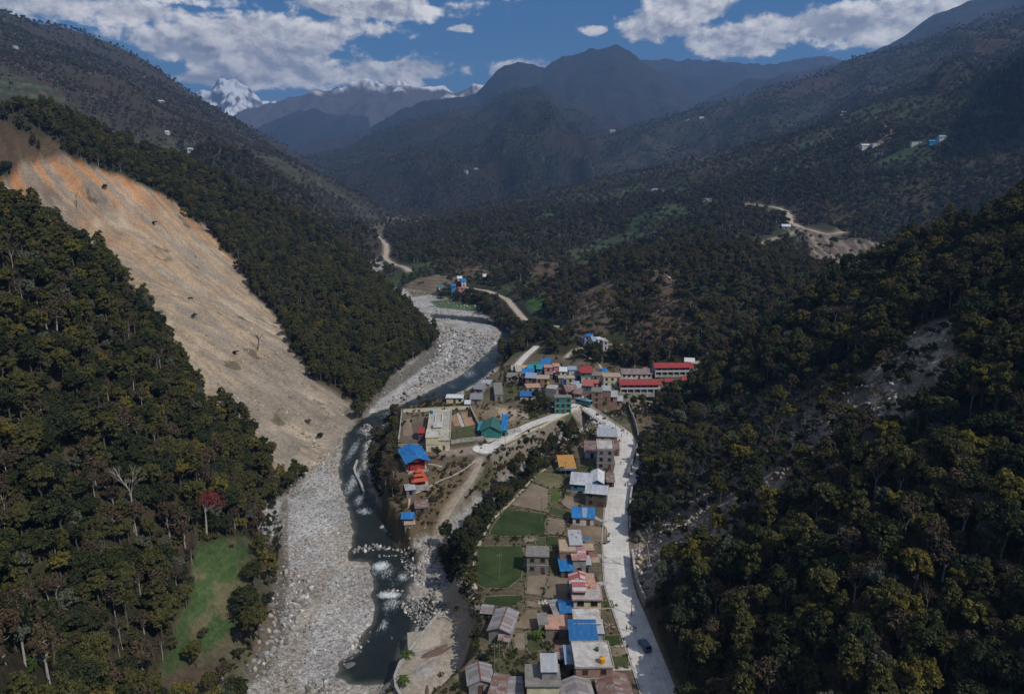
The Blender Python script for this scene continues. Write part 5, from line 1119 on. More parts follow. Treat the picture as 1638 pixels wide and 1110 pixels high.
def jgrid(x0, x1, y0, y1, s):
    xs, ys = np.meshgrid(np.arange(x0, x1, s), np.arange(y0, y1, s)); xs = xs+RNG.uniform(-.45, .45, xs.shape)*s; ys = ys+RNG.uniform(-.45, .45, ys.shape)*s
    return xs.ravel(), ys.ravel()
WHOf = WHO.astype(float)
def who_at(x, y):
    fi, fj = gidx(x, y); return WHO[np.round(fi).astype(int).clip(0, len(RR)-1), np.round(fj).astype(int)]
HN_I = {n: i for i, n in enumerate(HN)}
FLOORNESS = sst(-1.0, 1.5, z0-HZ)
def project(x, y, z):
    dy = y; dz = z-CAM_H; f = dy*math.cos(PITCH)-dz*math.sin(PITCH); u = dy*math.sin(PITCH)+dz*math.cos(PITCH)
    return CX+FPX*x/f, CY-FPX*u/f, f
def inpoly(px, py, poly):
    c = np.zeros(px.shape, bool); n = len(poly)
    for i in range(n):
        a, b = poly[i], poly[(i+1) % n]; m = ((a[1] > py) != (b[1] > py)) & (px < (b[0]-a[0])*(py-a[1])/(b[1]-a[1]+1e-12)+a[0]); c ^= m
    return c
BX = np.array([(b[0], b[1], b[2]) for b in BUILT])
def clear_of_buildings(x, y, pad):
    ok = np.ones(x.shape, bool)
    for bx, by, br in BX: ok &= (x-bx)**2+(y-by)**2 > (br+pad)**2
    return ok
def clear_far(x, y):
    ok = np.ones(x.shape, bool)
    for bx, by, br in BX:
        if by > 400: ok &= ~(((x-bx)**2+(y-by)**2 < (br+5)**2) | ((np.abs(x-bx*y/by) < br+2) & (y < by) & (y > by-(16 if by < 900 else 26))))
    return ok
def forest_points():
    out = []
    for r0, r1, s, sc in ((45, 620, 3.7, .84), (620, 1250, 5.8, .95), (1250, 2200, 8.3, 1.0), (2200, 3700, 13., 1.2)):
        x, y = jgrid(-r1*.80, r1*.80, 0, r1, s); r = np.hypot(x, y); a = np.abs(np.arctan2(x, y))
        ok = (r > r0) & (r <= r1) & (a < R_(46)) & (y > 20); x, y, r = x[ok], y[ok], r[ok]
        w = who_at(x, y); tl = lookup(TREELESS, x, y); fl = lookup(FLOORNESS, x, y)
        n = fbm(x/55., y/55., 3, 131); n2 = fbm(x/160., y/160., 3, 133)
        p = np.where((fl > .5) & (r < 850), 0, 1.)*(1-tl)
        isJ = w == HN_I['J']; isD = (w == HN_I['D']); p = p*np.where(isJ | isD, np.clip(.62+n*1.3+n2*.8, .12, 1), np.clip(1.05+n*.5, 0, 1))
        p = p*np.where(r > 2100, np.clip(.55+n2*1.5, .05, 1), 1)
        ok = RNG.uniform(size=x.shape) < p; x, y, r, w, n, n2 = (q[ok] for q in (x, y, r, w, n, n2))
        ok = clear_of_buildings(x, y, 2.0) & clear_far(x, y); x, y, r, w, n, n2 = (q[ok] for q in (x, y, r, w, n, n2))
        u = RNG.uniform(size=x.shape)+n*.35; k = np.zeros(x.shape, int)
        isL = w == HN_I['L']; isA = w == HN_I['A']; isB = w == HN_I['B']
        # cumulative shares of the kinds: dark, dark2, olive, olive tall, yellow, brown, grey, bare
        share = {'L': (.17,.13,.20,.12,.09,.15,.08,.06), 'A': (.12,.12,.23,.13,.07,.15,.08,.10), 'B': (.20,.12,.26,.28,.05,.06,.01,.02), 'o': (.10,.06,.21,.07,.02,.38,.12,.04), 'f': (.03,.02,.22,.04,.02,.45,.20,.02)}
        def choose(m, sh):
            c = np.cumsum(sh); k[m] = np.searchsorted(c/c[-1], np.clip(u[m], 0, .999))
        choose(isL, share['L']); choose(isA, share['A']); choose(isB, share['B']); choose(~(isL | isA | isB) & (r < 1250), share['o']); choose(~(isL | isA | isB) & (r >= 1250), share['f'])
        # mix the order so patches do not run dark to bare
        sc_ = sc*RNG.uniform(.62, 1.25, x.shape)*np.where(isL | isA, 1.0, .95)
        out.append(np.stack([x, y, T(x, y), sc_, RNG.uniform(0, 6.28, x.shape), k, w], 1))
    return np.concatenate(out)
TREES = forest_points()
# belts and groups of trees down on the valley floor, each drawn where it stands
GROVES = [([(1035,700),(1090,660),(1180,640),(1270,610),(1350,590),(1370,630),(1290,700),(1200,760),(1140,812),(1080,825),(1040,850),(1012,850),(1012,780)], 3.9, .40, (0,0,1,0,1,1,8,1)), ([(300,345),(335,362),(350,392),(385,420),(400,440),(370,430),(330,390)], 4, .35, (2,2,3,0,0,1,0,0)), ([(628,655),(640,650),(636,712),(622,730),(612,712)], 3.2, .5, (1,0,3,0,0,5,2,0)), ([(640,800),(700,790),(690,835),(650,850)], 6, .35, (1,0,2,0,0,5,1,0)), ([(840,700),(880,690),(850,725),(810,745)], 5, .4, (2,1,2,0,0,4,0,0)),
 ([(915,690),(925,705),(895,725),(860,760),(825,795),(790,835),(765,870),(755,905),(760,950),(745,985),(728,965),(712,905),(705,885),(730,850),(790,800),(850,745),(900,705)], 4.2, .62, (5,3,2,0,0,2,0,0)),
 ([(600,690),(622,700),(628,760),(640,800),(628,845),(612,835),(598,790),(592,740)], 3.0, .55, (1,0,3,1,0,5,2,1)), ([(870,672),(915,668),(915,690),(880,692)], 4.5, .4, (3,2,1,0,0,3,0,0)),
 ([(835,640),(885,628),(890,655),(850,668),(835,655)], 5, .6, (4,3,2,0,0,0,0,0)), ([(940,565),(1045,560),(1045,585),(1000,588),(945,582)], 5.5, .7, (3,3,3,1,0,1,0,0)), ([(870,560),(930,560),(925,578),(870,575)], 5.5, .6, (3,3,2,1,0,2,0,0)), ([(965,640),(1060,625),(1130,612),(1130,640),(1060,655),(990,655)], 5.5, .5, (3,3,2,0,0,2,1,0)),
 ([(770,735),(800,725),(820,740),(790,770),(768,760)], 5, .45, (1,1,2,0,0,4,1,0)), ([(720,780),(760,760),(770,780),(730,815)], 6, .4, (1,1,2,0,0,4,1,0)), ([(812,612),(832,612),(836,640),(818,640)], 5, .55, (3,3,2,0,0,0,0,0)), ([(700,470),(760,472),(800,485),(790,495),(740,485),(700,478)], 6, .7, (3,3,1,0,0,1,0,0)), ([(835,520),(870,530),(850,570),(828,590),(820,570),(828,545)], 5.5, .7, (3,3,3,0,0,1,0,0)),
 ([(846,1018),(880,1000),(905,1012),(905,1030),(880,1045),(850,1040)], 4.5, .42, (2,1,3,0,3,0,0,0)), ([(770,1050),(830,1040),(845,1070),(800,1068)], 5, .35, (1,1,2,0,1,2,0,0)), ([(735,1075),(752,1070),(756,1110),(720,1110)], 5, .4, (2,2,2,0,0,0,0,0)), ([(1000,880),(1030,855),(1060,800),(1040,700),(1024,700),(1008,770),(1003,860)], 4.5, .55, (3,2,2,0,1,1,3,0)),
 ([(895,735),(925,725),(925,745),(905,752)], 5, .45, (2,2,1,0,0,1,0,0)), ([(640,640),(700,632),(720,640),(690,652),(640,655)], 6, .35, (1,0,2,0,0,3,1,0)), ([(380,985),(405,935),(425,950),(410,985)], 5, .7, (3,3,1,0,0,0,0,0)), ([(418,840),(440,800),(448,900),(430,960),(416,900)], 3.6, .32, (3,3,2,0,0,1,1,0)), ([(320,1090),(370,1050),(375,1085),(340,1115)], 5, .55, (2,2,1,0,0,2,0,0))]
def grove_points():
    out = []
    for poly, s, sc, sh in GROVES:
        W = np.array([hit(*q) for q in poly]); x, y = jgrid(W[:, 0].min(), W[:, 0].max(), W[:, 1].min(), W[:, 1].max(), s)
        ok = inpoly(x, y, W[:, :2]) & (lookup(TREELESS, x, y) < .9) & (RNG.uniform(size=x.shape) < .88) & clear_of_buildings(x, y, 1.2) & (lookup(RDIST, x, y) > 1.5) & (sdist(WATER, x, y, 12) < -2.5); x, y = x[ok], y[ok]
        c = np.cumsum(sh)/sum(sh); k = np.searchsorted(c, RNG.uniform(size=x.shape)*.999)
        out.append(np.stack([x, y, T(x, y), sc*RNG.uniform(.7, 1.3, x.shape), RNG.uniform(0, 6.28, x.shape), k, np.full(x.shape, 99)], 1))
    return np.concatenate(out)
GT = grove_points(); TREES = np.concatenate([TREES, GT]); print('trees', len(TREES), 'grove', len(GT), time.time()-T00)
def visible(pts, hgt):
    """ray from the camera to a point above the ground, against the terrain"""
    x, y, z = pts[:, 0], pts[:, 1], pts[:, 2]+hgt; ok = np.ones(len(pts), bool)
    for f in np.linspace(.15, .97, 40): ok &= (CAM_H+(z-CAM_H)*f) > T(x*f, y*f)+.5
    return ok
def split_individuals(P, hs, n, margin=10, big=1.0):
    px, py, f = project(P[:, 0], P[:, 1], P[:, 2]+hs); inn = (px > margin) & (px < 1638-margin) & (py > margin) & (py < 1110-margin) & (f > 10)
    score = np.where(inn, P[:, 3]*big/np.maximum(f, 1), 0); o = np.argsort(-score)[:n*3]; o = o[visible(P[o], hs[o] if hasattr(hs, '__len__') else hs)][:n]
    m = np.zeros(len(P), bool); m[o] = True; return m
hs = np.array([KINDS[int(k)][3] for k in TREES[:, 5]])*TREES[:, 3]*.8
IM = split_individuals(TREES, hs, 296, big=hs/TREES[:, 3])
# the first copy of every kind must be one of the individuals
for k in range(len(KINDS)):
    if not (TREES[IM][:, 5] == k).any():
        c = np.nonzero(IM)[0][-1-k]; TREES[c, 5] = k
PLACE = {HN_I['L']: 'on the steep shaded slope right of the road', HN_I['A']: 'on the near slope left of the river', HN_I['B']: 'on the wooded spur beyond the landslide', 99: 'down on the valley floor by the stream'}
PROTO = {}
for row in TREES[IM]:
    k = int(row[5]); word, cm, tm, H = KINDS[k]; lab = '%s tree %s' % (word, PLACE.get(int(row[6]), 'on the hillside above the village'))
    root = empty('tree', (row[0], row[1], row[2]), row[4], lab, 'tree', lab.replace(' tree ', ' trees ')); root.scale = (row[3], row[3], row[3]*(.82+.55*abs(math.sin(row[4]*37.7))))
    tr = link(bpy.data.objects.new('trunk', tm), root); cr = link(bpy.data.objects.new('crown', cm), root)
    PROTO.setdefault(k, (cr, tr))
def scatter(name, P, protos, label, cat='', tilt=0.0, sub=None):
    """ONE object: instances of meshes that stand in the scene already"""
    me = bpy.data.meshes.new(name); me.vertices.add(len(P)); me.vertices.foreach_set('co', P[:, :3].astype(np.float32).ravel())
    for n_, c, ty in (('sc', 3, 'FLOAT'), ('rz', 4, 'FLOAT'), ('kd', 5, 'INT')):
        a = me.attributes.new(n_, ty, 'POINT'); a.data.foreach_set('value', P[:, c].astype(np.int32 if ty == 'INT' else np.float32))
    if not tilt: a = me.attributes.new('sz', 'FLOAT', 'POINT'); a.data.foreach_set('value', (.82+.55*np.abs(np.sin(P[:, 4]*37.7))).astype(np.float32))
    o = link(bpy.data.objects.new(name, me)); o['kind'] = 'stuff'; o['label'] = label
    ng = bpy.data.node_groups.new(name+'_nodes', 'GeometryNodeTree'); ng.interface.new_socket('Geometry', in_out='INPUT', socket_type='NodeSocketGeometry'); ng.interface.new_socket('Geometry', in_out='OUTPUT', socket_type='NodeSocketGeometry')
    N = ng.nodes; Lk = ng.links; gi = N.new('NodeGroupInput'); go = N.new('NodeGroupOutput'); jn = N.new('GeometryNodeJoinGeometry')
    def att(nm, ty):
        a = N.new('GeometryNodeInputNamedAttribute'); a.data_type = ty; a.inputs[0].default_value = nm; return [x for x in a.outputs if x.enabled][0]
    sc, rz, kd = att('sc', 'FLOAT'), att('rz', 'FLOAT'), att('kd', 'INT')
    scv = sc
    if not tilt:
        sv = N.new('ShaderNodeCombineXYZ'); mz = N.new('ShaderNodeMath'); mz.operation = 'MULTIPLY'; Lk.new(sc, mz.inputs[0]); Lk.new(att('sz', 'FLOAT'), mz.inputs[1]); Lk.new(sc, sv.inputs[0]); Lk.new(sc, sv.inputs[1]); Lk.new(mz.outputs[0], sv.inputs[2]); scv = sv.outputs[0]
    cx = N.new('ShaderNodeCombineXYZ'); Lk.new(rz, cx.inputs[2])
    if tilt:
        for i, f in ((0, 3.1), (1, 5.3)):
            m = N.new('ShaderNodeMath'); m.operation = 'MULTIPLY'; m.inputs[1].default_value = f; Lk.new(rz, m.inputs[0]); Lk.new(m.outputs[0], cx.inputs[i])
    for k, objs in protos.items():
        cmp_ = N.new('FunctionNodeCompare'); cmp_.data_type = 'INT'; cmp_.operation = 'EQUAL'; ins = [x for x in cmp_.inputs if x.type == 'INT']; Lk.new(kd, ins[0]); ins[1].default_value = k
        for ob in objs:
            oi = N.new('GeometryNodeObjectInfo'); oi.transform_space = 'ORIGINAL'; oi.inputs[0].default_value = ob; oi.inputs[1].default_value = True
            ip = N.new('GeometryNodeInstanceOnPoints'); Lk.new(gi.outputs[0], ip.inputs['Points']); Lk.new(cmp_.outputs[0], ip.inputs['Selection']); Lk.new([x for x in oi.outputs if x.name == 'Geometry'][0], ip.inputs['Instance'])
            Lk.new(cx.outputs[0], ip.inputs['Rotation']); Lk.new(scv, ip.inputs['Scale']); Lk.new(ip.outputs[0], jn.inputs[0])
    Lk.new(jn.outputs[0], go.inputs[0]); mod = o.modifiers.new('scatter', 'NODES'); mod.node_group = ng
    return o
scatter('forest', TREES[~IM], PROTO, 'mixed forest of dark, olive and brown trees covering the slopes')
# undergrowth
SCRUB = [([(742,930),(768,960),(770,1000),(766,1050),(752,1060),(757,1000),(740,960)], 1.7, .95, (1,0,3)), ([(596,690),(640,665),(640,712),(632,760),(650,800),(655,845),(640,858),(612,838),(598,795),(590,735)], 1.7, .9, (0,0,3)), ([(655,795),(700,775),(735,790),(705,840),(655,852)], 2.0, .75, (0,0,0,3)), ([(775,738),(800,722),(850,700),(890,685),(900,695),(840,730),(800,760),(745,800),(725,815),(745,785)], 1.8, .85, (0,0,3,1)), ([(715,742),(765,735),(755,760),(720,785),(690,785)], 2.2, .7, (0,0,3)),
 ([(700,880),(735,850),(790,800),(860,745),(935,695),(955,690),(925,712),(870,750),(800,815),(765,880),(760,950),(745,975),(715,920)], 1.7, .95, (1,1,3,0)), ([(640,642),(700,634),(750,640),(750,652),(640,658)], 2.0, .7, (0,0,3)), ([(835,640),(900,625),(905,655),(850,668)], 2.0, .9, (1,3,2)), ([(945,660),(1010,640),(1100,630),(1100,650),(1010,665),(960,672)], 2.0, .8, (0,1,3)), ([(940,560),(1120,556),(1125,575),(1050,580),(940,580)], 2.2, 1.0, (1,3,2)),
 ([(1005,700),(1040,690),(1060,780),(1030,850),(1010,850),(1003,780)], 1.8, .9, (0,3,1)), ([(770,1045),(840,1035),(850,1070),(790,1075)], 1.8, .6, (2,3,0)), ([(845,1010),(905,1005),(905,1040),(850,1042)], 1.7, .7, (2,1,3)), ([(738,1080),(750,1060),(745,1110),(720,1112)], 1.7, .8, (3,1)), ([(800,590),(835,575),(835,640),(800,640)], 2.4, .6, (1,3,0)), ([(400,1000),(430,960),(440,820),(452,840),(430,1000),(400,1060),(350,1100),(330,1090)], 2.0, .7, (1,0,3)),
 ([(1000,485),(1110,470),(1120,560),(1000,560)], 3.4, 1.0, (0,0,0,3))]
def shrub_points():
    out = []
    for poly, s, sc, ks in SCRUB:
        W = np.array([hit(*q) for q in poly]); x, y = jgrid(W[:, 0].min(), W[:, 0].max(), W[:, 1].min(), W[:, 1].max(), s)
        k = inpoly(x, y, W[:, :2]) & clear_of_buildings(x, y, .5) & (sdist(WATER, x, y, 12) < -2.0) & (lookup(RDIST, x, y) > 1.2); x, y = x[k], y[k]
        for top in WALLS_F:
            q = sdist(top, x, y, 3) < -.5; x, y = x[q], y[q]
        out.append(np.stack([x, y, T(x, y), sc*RNG.uniform(.35, 1.0, x.shape), RNG.uniform(0, 6.28, x.shape), RNG.choice(ks, x.shape)], 1))
    for top in WALLS_F:
        L = np.array(top)[:, :2]
        for a, b in zip(L, np.roll(L, -1, 0)):
            n = int(np.linalg.norm(b-a)/.9); t = RNG.uniform(size=n); q = a+(b-a)*t[:, None]+RNG.normal(size=(n, 2))*.35; c = L.mean(0); q += (q-c)/np.linalg.norm(q-c, axis=1)[:, None]*.7; q = q[RNG.uniform(size=n) < .6]
            if len(q): out.append(np.stack([q[:, 0], q[:, 1], T(q[:, 0], q[:, 1]), RNG.uniform(.12, .34, len(q)), RNG.uniform(0, 6.28, len(q)), RNG.choice((0, 2, 3, 3), len(q))], 1))
    for r0, r1, s, sc in ((45, 330, 2.3, 1.05), (330, 620, 3.8, 1.3), (620, 1300, 6.3, 1.9)):
        x, y = jgrid(-r1*.8, r1*.8, 0, r1, s); r = np.hypot(x, y); a = np.abs(np.arctan2(x, y)); ok = (r > r0) & (r <= r1) & (a < R_(43)) & (y > 20); x, y, r = x[ok], y[ok], r[ok]
        tl = lookup(TREELESS, x, y); fl = lookup(FLOORNESS, x, y); g = lookup(GRAVEL, x, y); wd = sdist(WATER, x, y, 8)
        p = np.where(fl > .5, .30, .85)*(1-tl*.96)*(g < .25)*(wd < -4); p = np.where((tl > .6) & (fl < .5), np.where((who_at(x, y) == HN_I['L']) & (lookup(RDIST, x, y) > 7), .30, .006), p)
        ok = (RNG.uniform(size=x.shape) < p) & clear_of_buildings(x, y, .8) & (lookup(RDIST, x, y) > .9); x, y = x[ok], y[ok]; fl = fl[ok]
        for top in WALLS_F:
            q = sdist(top, x, y, 3) < -.8; x, y, fl = x[q], y[q], fl[q]
        u = RNG.uniform(size=x.shape); k = np.where(fl > .5, np.searchsorted([.5, .65, .82], u), np.searchsorted([.42, .74, .78], u))
        out.append(np.stack([x, y, T(x, y), sc*RNG.uniform(.4, 1.2, x.shape)*np.where(fl > .5, .6, 1), RNG.uniform(0, 6.28, x.shape), k], 1))
    return np.concatenate(out)
SH = shrub_points(); print('shrubs', len(SH), time.time()-T00)
fl_ = lookup(FLOORNESS, SH[:, 0], SH[:, 1])
SM = split_individuals(SH*np.array([1, 1, 1, 1, 1, 1])*np.where((fl_ > .5)[:, None], 1, 1), SH[:, 3]*1.2, 90)
# individual bushes are taken on the open valley floor only
_sc = SH.copy(); _sc[fl_ < .5, 3] = 0; SM = split_individuals(_sc, SH[:, 3]*1.2, 90)
SW = ['brownish scrub bush', 'dark green bush', 'fresh green bush', 'olive bush']; SP = {}
for row in SH[SM]:
    k = int(row[5]); lab = SW[k]+' on open ground of the valley floor'
    o = link(bpy.data.objects.new('bush', SHRUB[k])); o.location = row[:3]; o.rotation_euler.z = row[4]; o.scale = (row[3],)*3; tag(o, lab, 'bush', lab.replace('bush on', 'bushes on')); SP.setdefault(k, (o,))
for k in range(4):
    if k not in SP: SP[k] = (list(SP.values())[0][0],)
scatter('undergrowth', SH[~SM], SP, 'low scrub and undergrowth between the trees')
# single trees the photograph picks out
def lone(px, py, mesh_tr, mesh_cr, sc, label, name='tree', lean=0.0, rz=0.0):
    p = hit(px, py); root = empty(name, p, rz, label, 'tree'); root.scale = (sc,)*3; root.rotation_euler = (0, lean, rz)
    link(bpy.data.objects.new('trunk', mesh_tr), root)
    if mesh_cr: link(bpy.data.objects.new('crown', mesh_cr), root)
_m, _t = bare_mesh('trunk_silk_cotton', M_BARKP, 31, 15., .85, 5, .30, .5); lone(331, 862, _m, blossom_mesh('red_flowers', LM['red'], _t, 5, 7, .15, .6), 1.15, 'tall tree with red blossom on pale bare branches above the green field')
_m, _t = bare_mesh('trunk_tall_bare', M_BARKP, 33, 17., .6, 4, .26, .6); lone(215, 850, _m, None, 1.1, 'tall pale leafless tree rising over the left slope')
_m2, _t = bare_mesh('trunk_dead', nz('dead_wood', (.09,.075,.06), .9, .3, 2), 35, 14., .7, 5, .3, .35); lone(412, 560, _m2, None, 1.15, 'dark dead tree standing alone on the landslide', lean=.12)
_m3, _t = bare_mesh('trunk_snag', M_BARK, 37, 12., .5, 3, .2, .6); lone(123, 333, _m3, None, .9, 'thin dead trunk high on the landslide')
lone(1040, 905, _m, None, .7, 'grey leafless tree leaning out over the rockfall', lean=-.2); lone(398, 990, KINDS[1][2], KINDS[1][1], 1.15, 'round dark green tree at the lower edge of the green field')
lone(700, 735, KINDS[0][2], KINDS[0][1], .55, 'small lone green tree in front of the walled compound'); lone(1230, 745, _m3, None, 1.2, 'straight grey dead trunk on the right slope scar', lean=.05); lone(520, 672, _m3, None, .45, 'short dead snag near the foot of the landslide', lean=.5)
lone(1085, 690, KINDS[6][2], KINDS[6][1], 1.3, 'pale feathery tree at the top of the right rockfall')
print('plants done', time.time()-T00)
# ---------------------------------------------------------------- walls, bridge, paths
def line_on_ground(px, step=2.0):
    P = [hit(*q) for q in px]; out = []
    for a, b in zip(P[:-1], P[1:]):
        k = max(1, int(np.hypot(*(b-a)[:2])/step))
        for j in range(k): out.append(a+(b-a)*j/k)
    out.append(P[-1]); out = np.array(out); out[:, 2] = T(out[:, 0], out[:, 1]); return out
def wall_mesh(mb, L, h, th, mat, down=1.0, ztop=None):
    L = np.asarray(L, float); t = np.gradient(L[:, :2], axis=0); t /= np.linalg.norm(t, axis=1)[:, None]+1e-9; n = np.stack([-t[:, 1], t[:, 0]], 1)*th/2
    for i in range(len(L)-1):
        a, b = L[i], L[i+1]; za, zb = (a[2]+h, b[2]+h) if ztop is None else (ztop, ztop); na, nb = n[i], n[i+1]
        p = [(a[0]+na[0], a[1]+na[1]), (a[0]-na[0], a[1]-na[1]), (b[0]-nb[0], b[1]-nb[1]), (b[0]+nb[0], b[1]+nb[1])]
        mb.hexa([(p[0][0], p[0][1], a[2]-down), (p[1][0], p[1][1], a[2]-down), (p[2][0], p[2][1], b[2]-down), (p[3][0], p[3][1], b[2]-down), (*p[0], za), (*p[1], za), (*p[2], zb), (*p[3], zb)], mat, skip=() if i in (0, len(L)-2) else (3, 5) if False else ())
def wall(px, h, th, mat, label, name='wall', down=1.0, ztop=None, cap=None, L=None, cat='wall'):
    L = line_on_ground(px) if L is None else L; k = np.array([1, 2, 1])/4
    if len(L) > 4: L[1:-1, 2] = np.convolve(L[:, 2], k, 'valid')
    mb = MB(); wall_mesh(mb, L, h, th, mat, down, ztop); o = mb.build(name); tag(o, label, cat); o['kind'] = 'thing'
    if cap is not None:
        L2 = L.copy(); L2[:, 2] += h-.01 if ztop is None else 0; m2 = MB()
        if ztop is not None: L2[:, 2] = ztop
        wall_mesh(m2, L2, .12, th+.12, cap, 0.0); m2.build('coping', o)
    return o
M_CREAMW = WM['cream']
wall([(637,712),(640,690),(643,661)], 1.7, .25, M_CREAMW, 'cream compound wall on the river side of the flat-roofed building', 'compound_wall', cap=M_CONC)
wall([(645,660),(695,657),(750,654)], 1.7, .25, M_CREAMW, 'cream wall along the back of the walled compound', 'compound_wall', cap=M_CONC)
wall([(752,655),(762,676),(776,701)], 1.9, .3, WM['grey'], 'long grey wall between the compound and the football ground', 'compound_wall', cap=M_CONC)
wall([(637,716),(668,716),(700,713),(740,707),(774,703)], 1.5, .3, M_CONC, 'pale concrete wall along the front of the walled compound', 'compound_wall', cap=M_CONC)
wall([(800,713),(825,702),(850,690),(880,676),(905,664),(928,655)], .9, .25, M_CREAMW, 'low cream parapet along the outer edge of the village street', 'parapet_wall')
wall([(797,724),(820,711),(858,694)], .5, .4, M_CONC, 'thin pale retaining wall on the slope below the village street', 'retaining_wall')
wall([(999,648),(1008,662),(1015,678),(1020,696),(1021,712),(1016,732),(1009,752),(1004,766)], 2.6, .5, M_CONCD, 'dark curved retaining wall between the road bend and the lower side road', 'retaining_wall')
_R = ROADS['main_road'][0]
def road_edge(y0, y1, off):
    px, py, f = project(_R[:, 0], _R[:, 1], _R[:, 2]); t = np.gradient(_R[:, :2], axis=0); t /= np.linalg.norm(t, axis=1)[:, None]; m = (py > y0) & (py < y1)
    q = _R[m].copy(); q[:, :2] += np.stack([t[m][:, 1], -t[m][:, 0]], 1)*off; return q
wall(None, 1.9, .45, M_STONE, 'upper stone retaining wall on the hill side of the road', 'retaining_wall', L=road_edge(772, 858, 4.5), cap=M_CONC)
wall(None, 3.2, .5, M_STONE, 'tall stone retaining wall holding back the rockfall beside the road', 'retaining_wall', L=road_edge(884, 985, 4.6), cap=M_CONC)
wall(None, .22, .3, M_CONC, 'low concrete kerb between the road and the village plots', 'road_kerb', L=road_edge(770, 1130, -4.3), cat='kerb')
wall([(703,984),(680,1013),(656,1044),(640,1066),(632,1086),(634,1104),(648,1130)], 0, .6, M_CONC, 'grey concrete river wall around the gravel yard', 'river_wall', down=5.5, ztop=-7.4, cap=M_CONC)
wall([(655,1045),(664,1048),(673,1047)], 0, .4, M_CONC, 'short cross wall joining the concrete river wall', 'river_wall', down=1.5, ztop=-7.3)
wall([(703,986),(712,988),(721,992)], 0, .35, M_CONC, 'thin wall edging the back of the gravel yard', 'yard_wall', down=1.2, ztop=-8.0)
wall([(572,742),(567,757),(569,765),(578,783),(583,797)], 0, .9, M_CONC, 'bent concrete training wall standing at the edge of the rapids', 'training_wall', down=3.5, ztop=float(bed(np.array(255.)))+1.1)
_bn = MB()
for _top in WALLS_F:
    L = []
    for a, b in zip(_top, _top[1:]+_top[:1]):
        a = np.array(a); b = np.array(b); k = max(1, int(np.linalg.norm(b-a)/2.0))
        for j in range(k): L.append(a+(b-a)*j/k)
    L.append(L[0]); L = np.array(L); c = L[:-1].mean(0); d = L[:, :2]-c[:2]; L[:, :2] += d/np.linalg.norm(d, axis=1)[:, None]*.35
    L[:, :2] += np.stack([pn(L[:, 0]*.7, L[:, 1]*.7, 3), pn(L[:, 0]*.7, L[:, 1]*.7, 4)], 1)*.25
    wall_mesh(_bn, L, .09, .38, nz('earth_bund', (.19,.165,.11), .95, .3, 1.5, (.09,.09,.05)), .8)
_o = _bn.build('field_banks'); _o['kind'] = 'structure'
for nm, px, w, m in (('temple_path', [(762,736),(735,755),(705,768),(685,779),(668,788),(650,792)], 1.3, M_CONC), ('temple_path', [(683,742),(700,744),(717,752),(726,758)], 1.1, M_CONC), ('house_path', [(944,822),(958,831),(985,838)], 1.6, M_CONC), ('house_path', [(962,1031),(985,1033),(1012,1032)], 1.2, M_CONC), ('house_path', [(968,1070),(990,1068),(1020,1068)], 1.6, M_CONC),
                     ('field_path', [(706,880),(742,885),(762,878),(785,835),(818,803),(850,768),(872,750)], .9, M_DIRTP), ('field_path', [(765,946),(757,930),(758,900),(763,875)], .9, M_DIRTP), ('house_path', [(955,888),(970,892),(984,893)], 2.2, M_DIRT), ('house_path', [(955,934),(975,932),(990,935)], 1.8, M_CONC), ('house_path', [(951,973),(978,972),(997,971)], .8, M_CONC),
                     ('slope_path', [(1030,432),(1060,436),(1075,448)], 1.5, M_DIRTP), ('slope_path', [(1110,490),(1135,497),(1142,500)], 1.5, M_DIRTP), ('slope_path', [(1080,548),(1120,556),(1150,565)], 1.5, M_DIRTP), ('slope_path', [(925,562),(955,580),(962,590)], 1.5, M_DIRTP)):
    _L = world_line(px, 2.0, 1); strip(nm, _L, w, m, .12, .25)
for _px, _m in (([(640,820),(652,812),(655,795),(650,792)], M_DIRTP),): strip('temple_path', world_line(_px, 2, 1), .8, _m, .1, .3)
def bridge():
    a = hit(990, 690); b = hit(936, 652); a[2] = float(T(a[0], a[1]))+.12; b[2] = float(T(b[0], b[1]))+.12
    d = Vector(b-a); L = math.hypot(d.x, d.y); ang = math.atan2(d.y, d.x)
    root = empty('road_bridge', a, ang, 'short concrete road bridge with railings over the side stream', 'bridge'); dz = b[2]-a[2]; w = 2.9
    m = MB(); m.hexa([(0,-w,-.7),(L,-w,-.7+dz),(L,w,-.7+dz),(0,w,-.7),(0,-w,.10),(L,-w,.10+dz),(L,w,.10+dz),(0,w,.10)], M_ROADB); m.build('deck', root)
    for s in (-1, 1):
        m = MB(); n = int(L/2); y = s*(w-.12)
        for i in range(n+1):
            x = L*i/n; z = dz*i/n+.1; m.box(x-.1, x+.1, y-.1, y+.1, z, z+1.05, M_POST)
        for hh in (.5, .95): m.hexa([(0,y-.05,hh+.05),(L,y-.05,hh+.05+dz),(L,y+.05,hh+.05+dz),(0,y+.05,hh+.05),(0,y-.05,hh+.17),(L,y-.05,hh+.17+dz),(L,y+.05,hh+.17+dz),(0,y+.05,hh+.17)], M_POST)
        m.build('railing', root)
    for x in (1.0, L-1.0):
        m = MB(); m.box(x-.9, x+.9, -w, w, -8, -.7, M_STONE); m.build('abutment', root)
M_ROADB = nz('bridge_concrete', (.52, .50, .46), .9, .15, .6)
bridge()
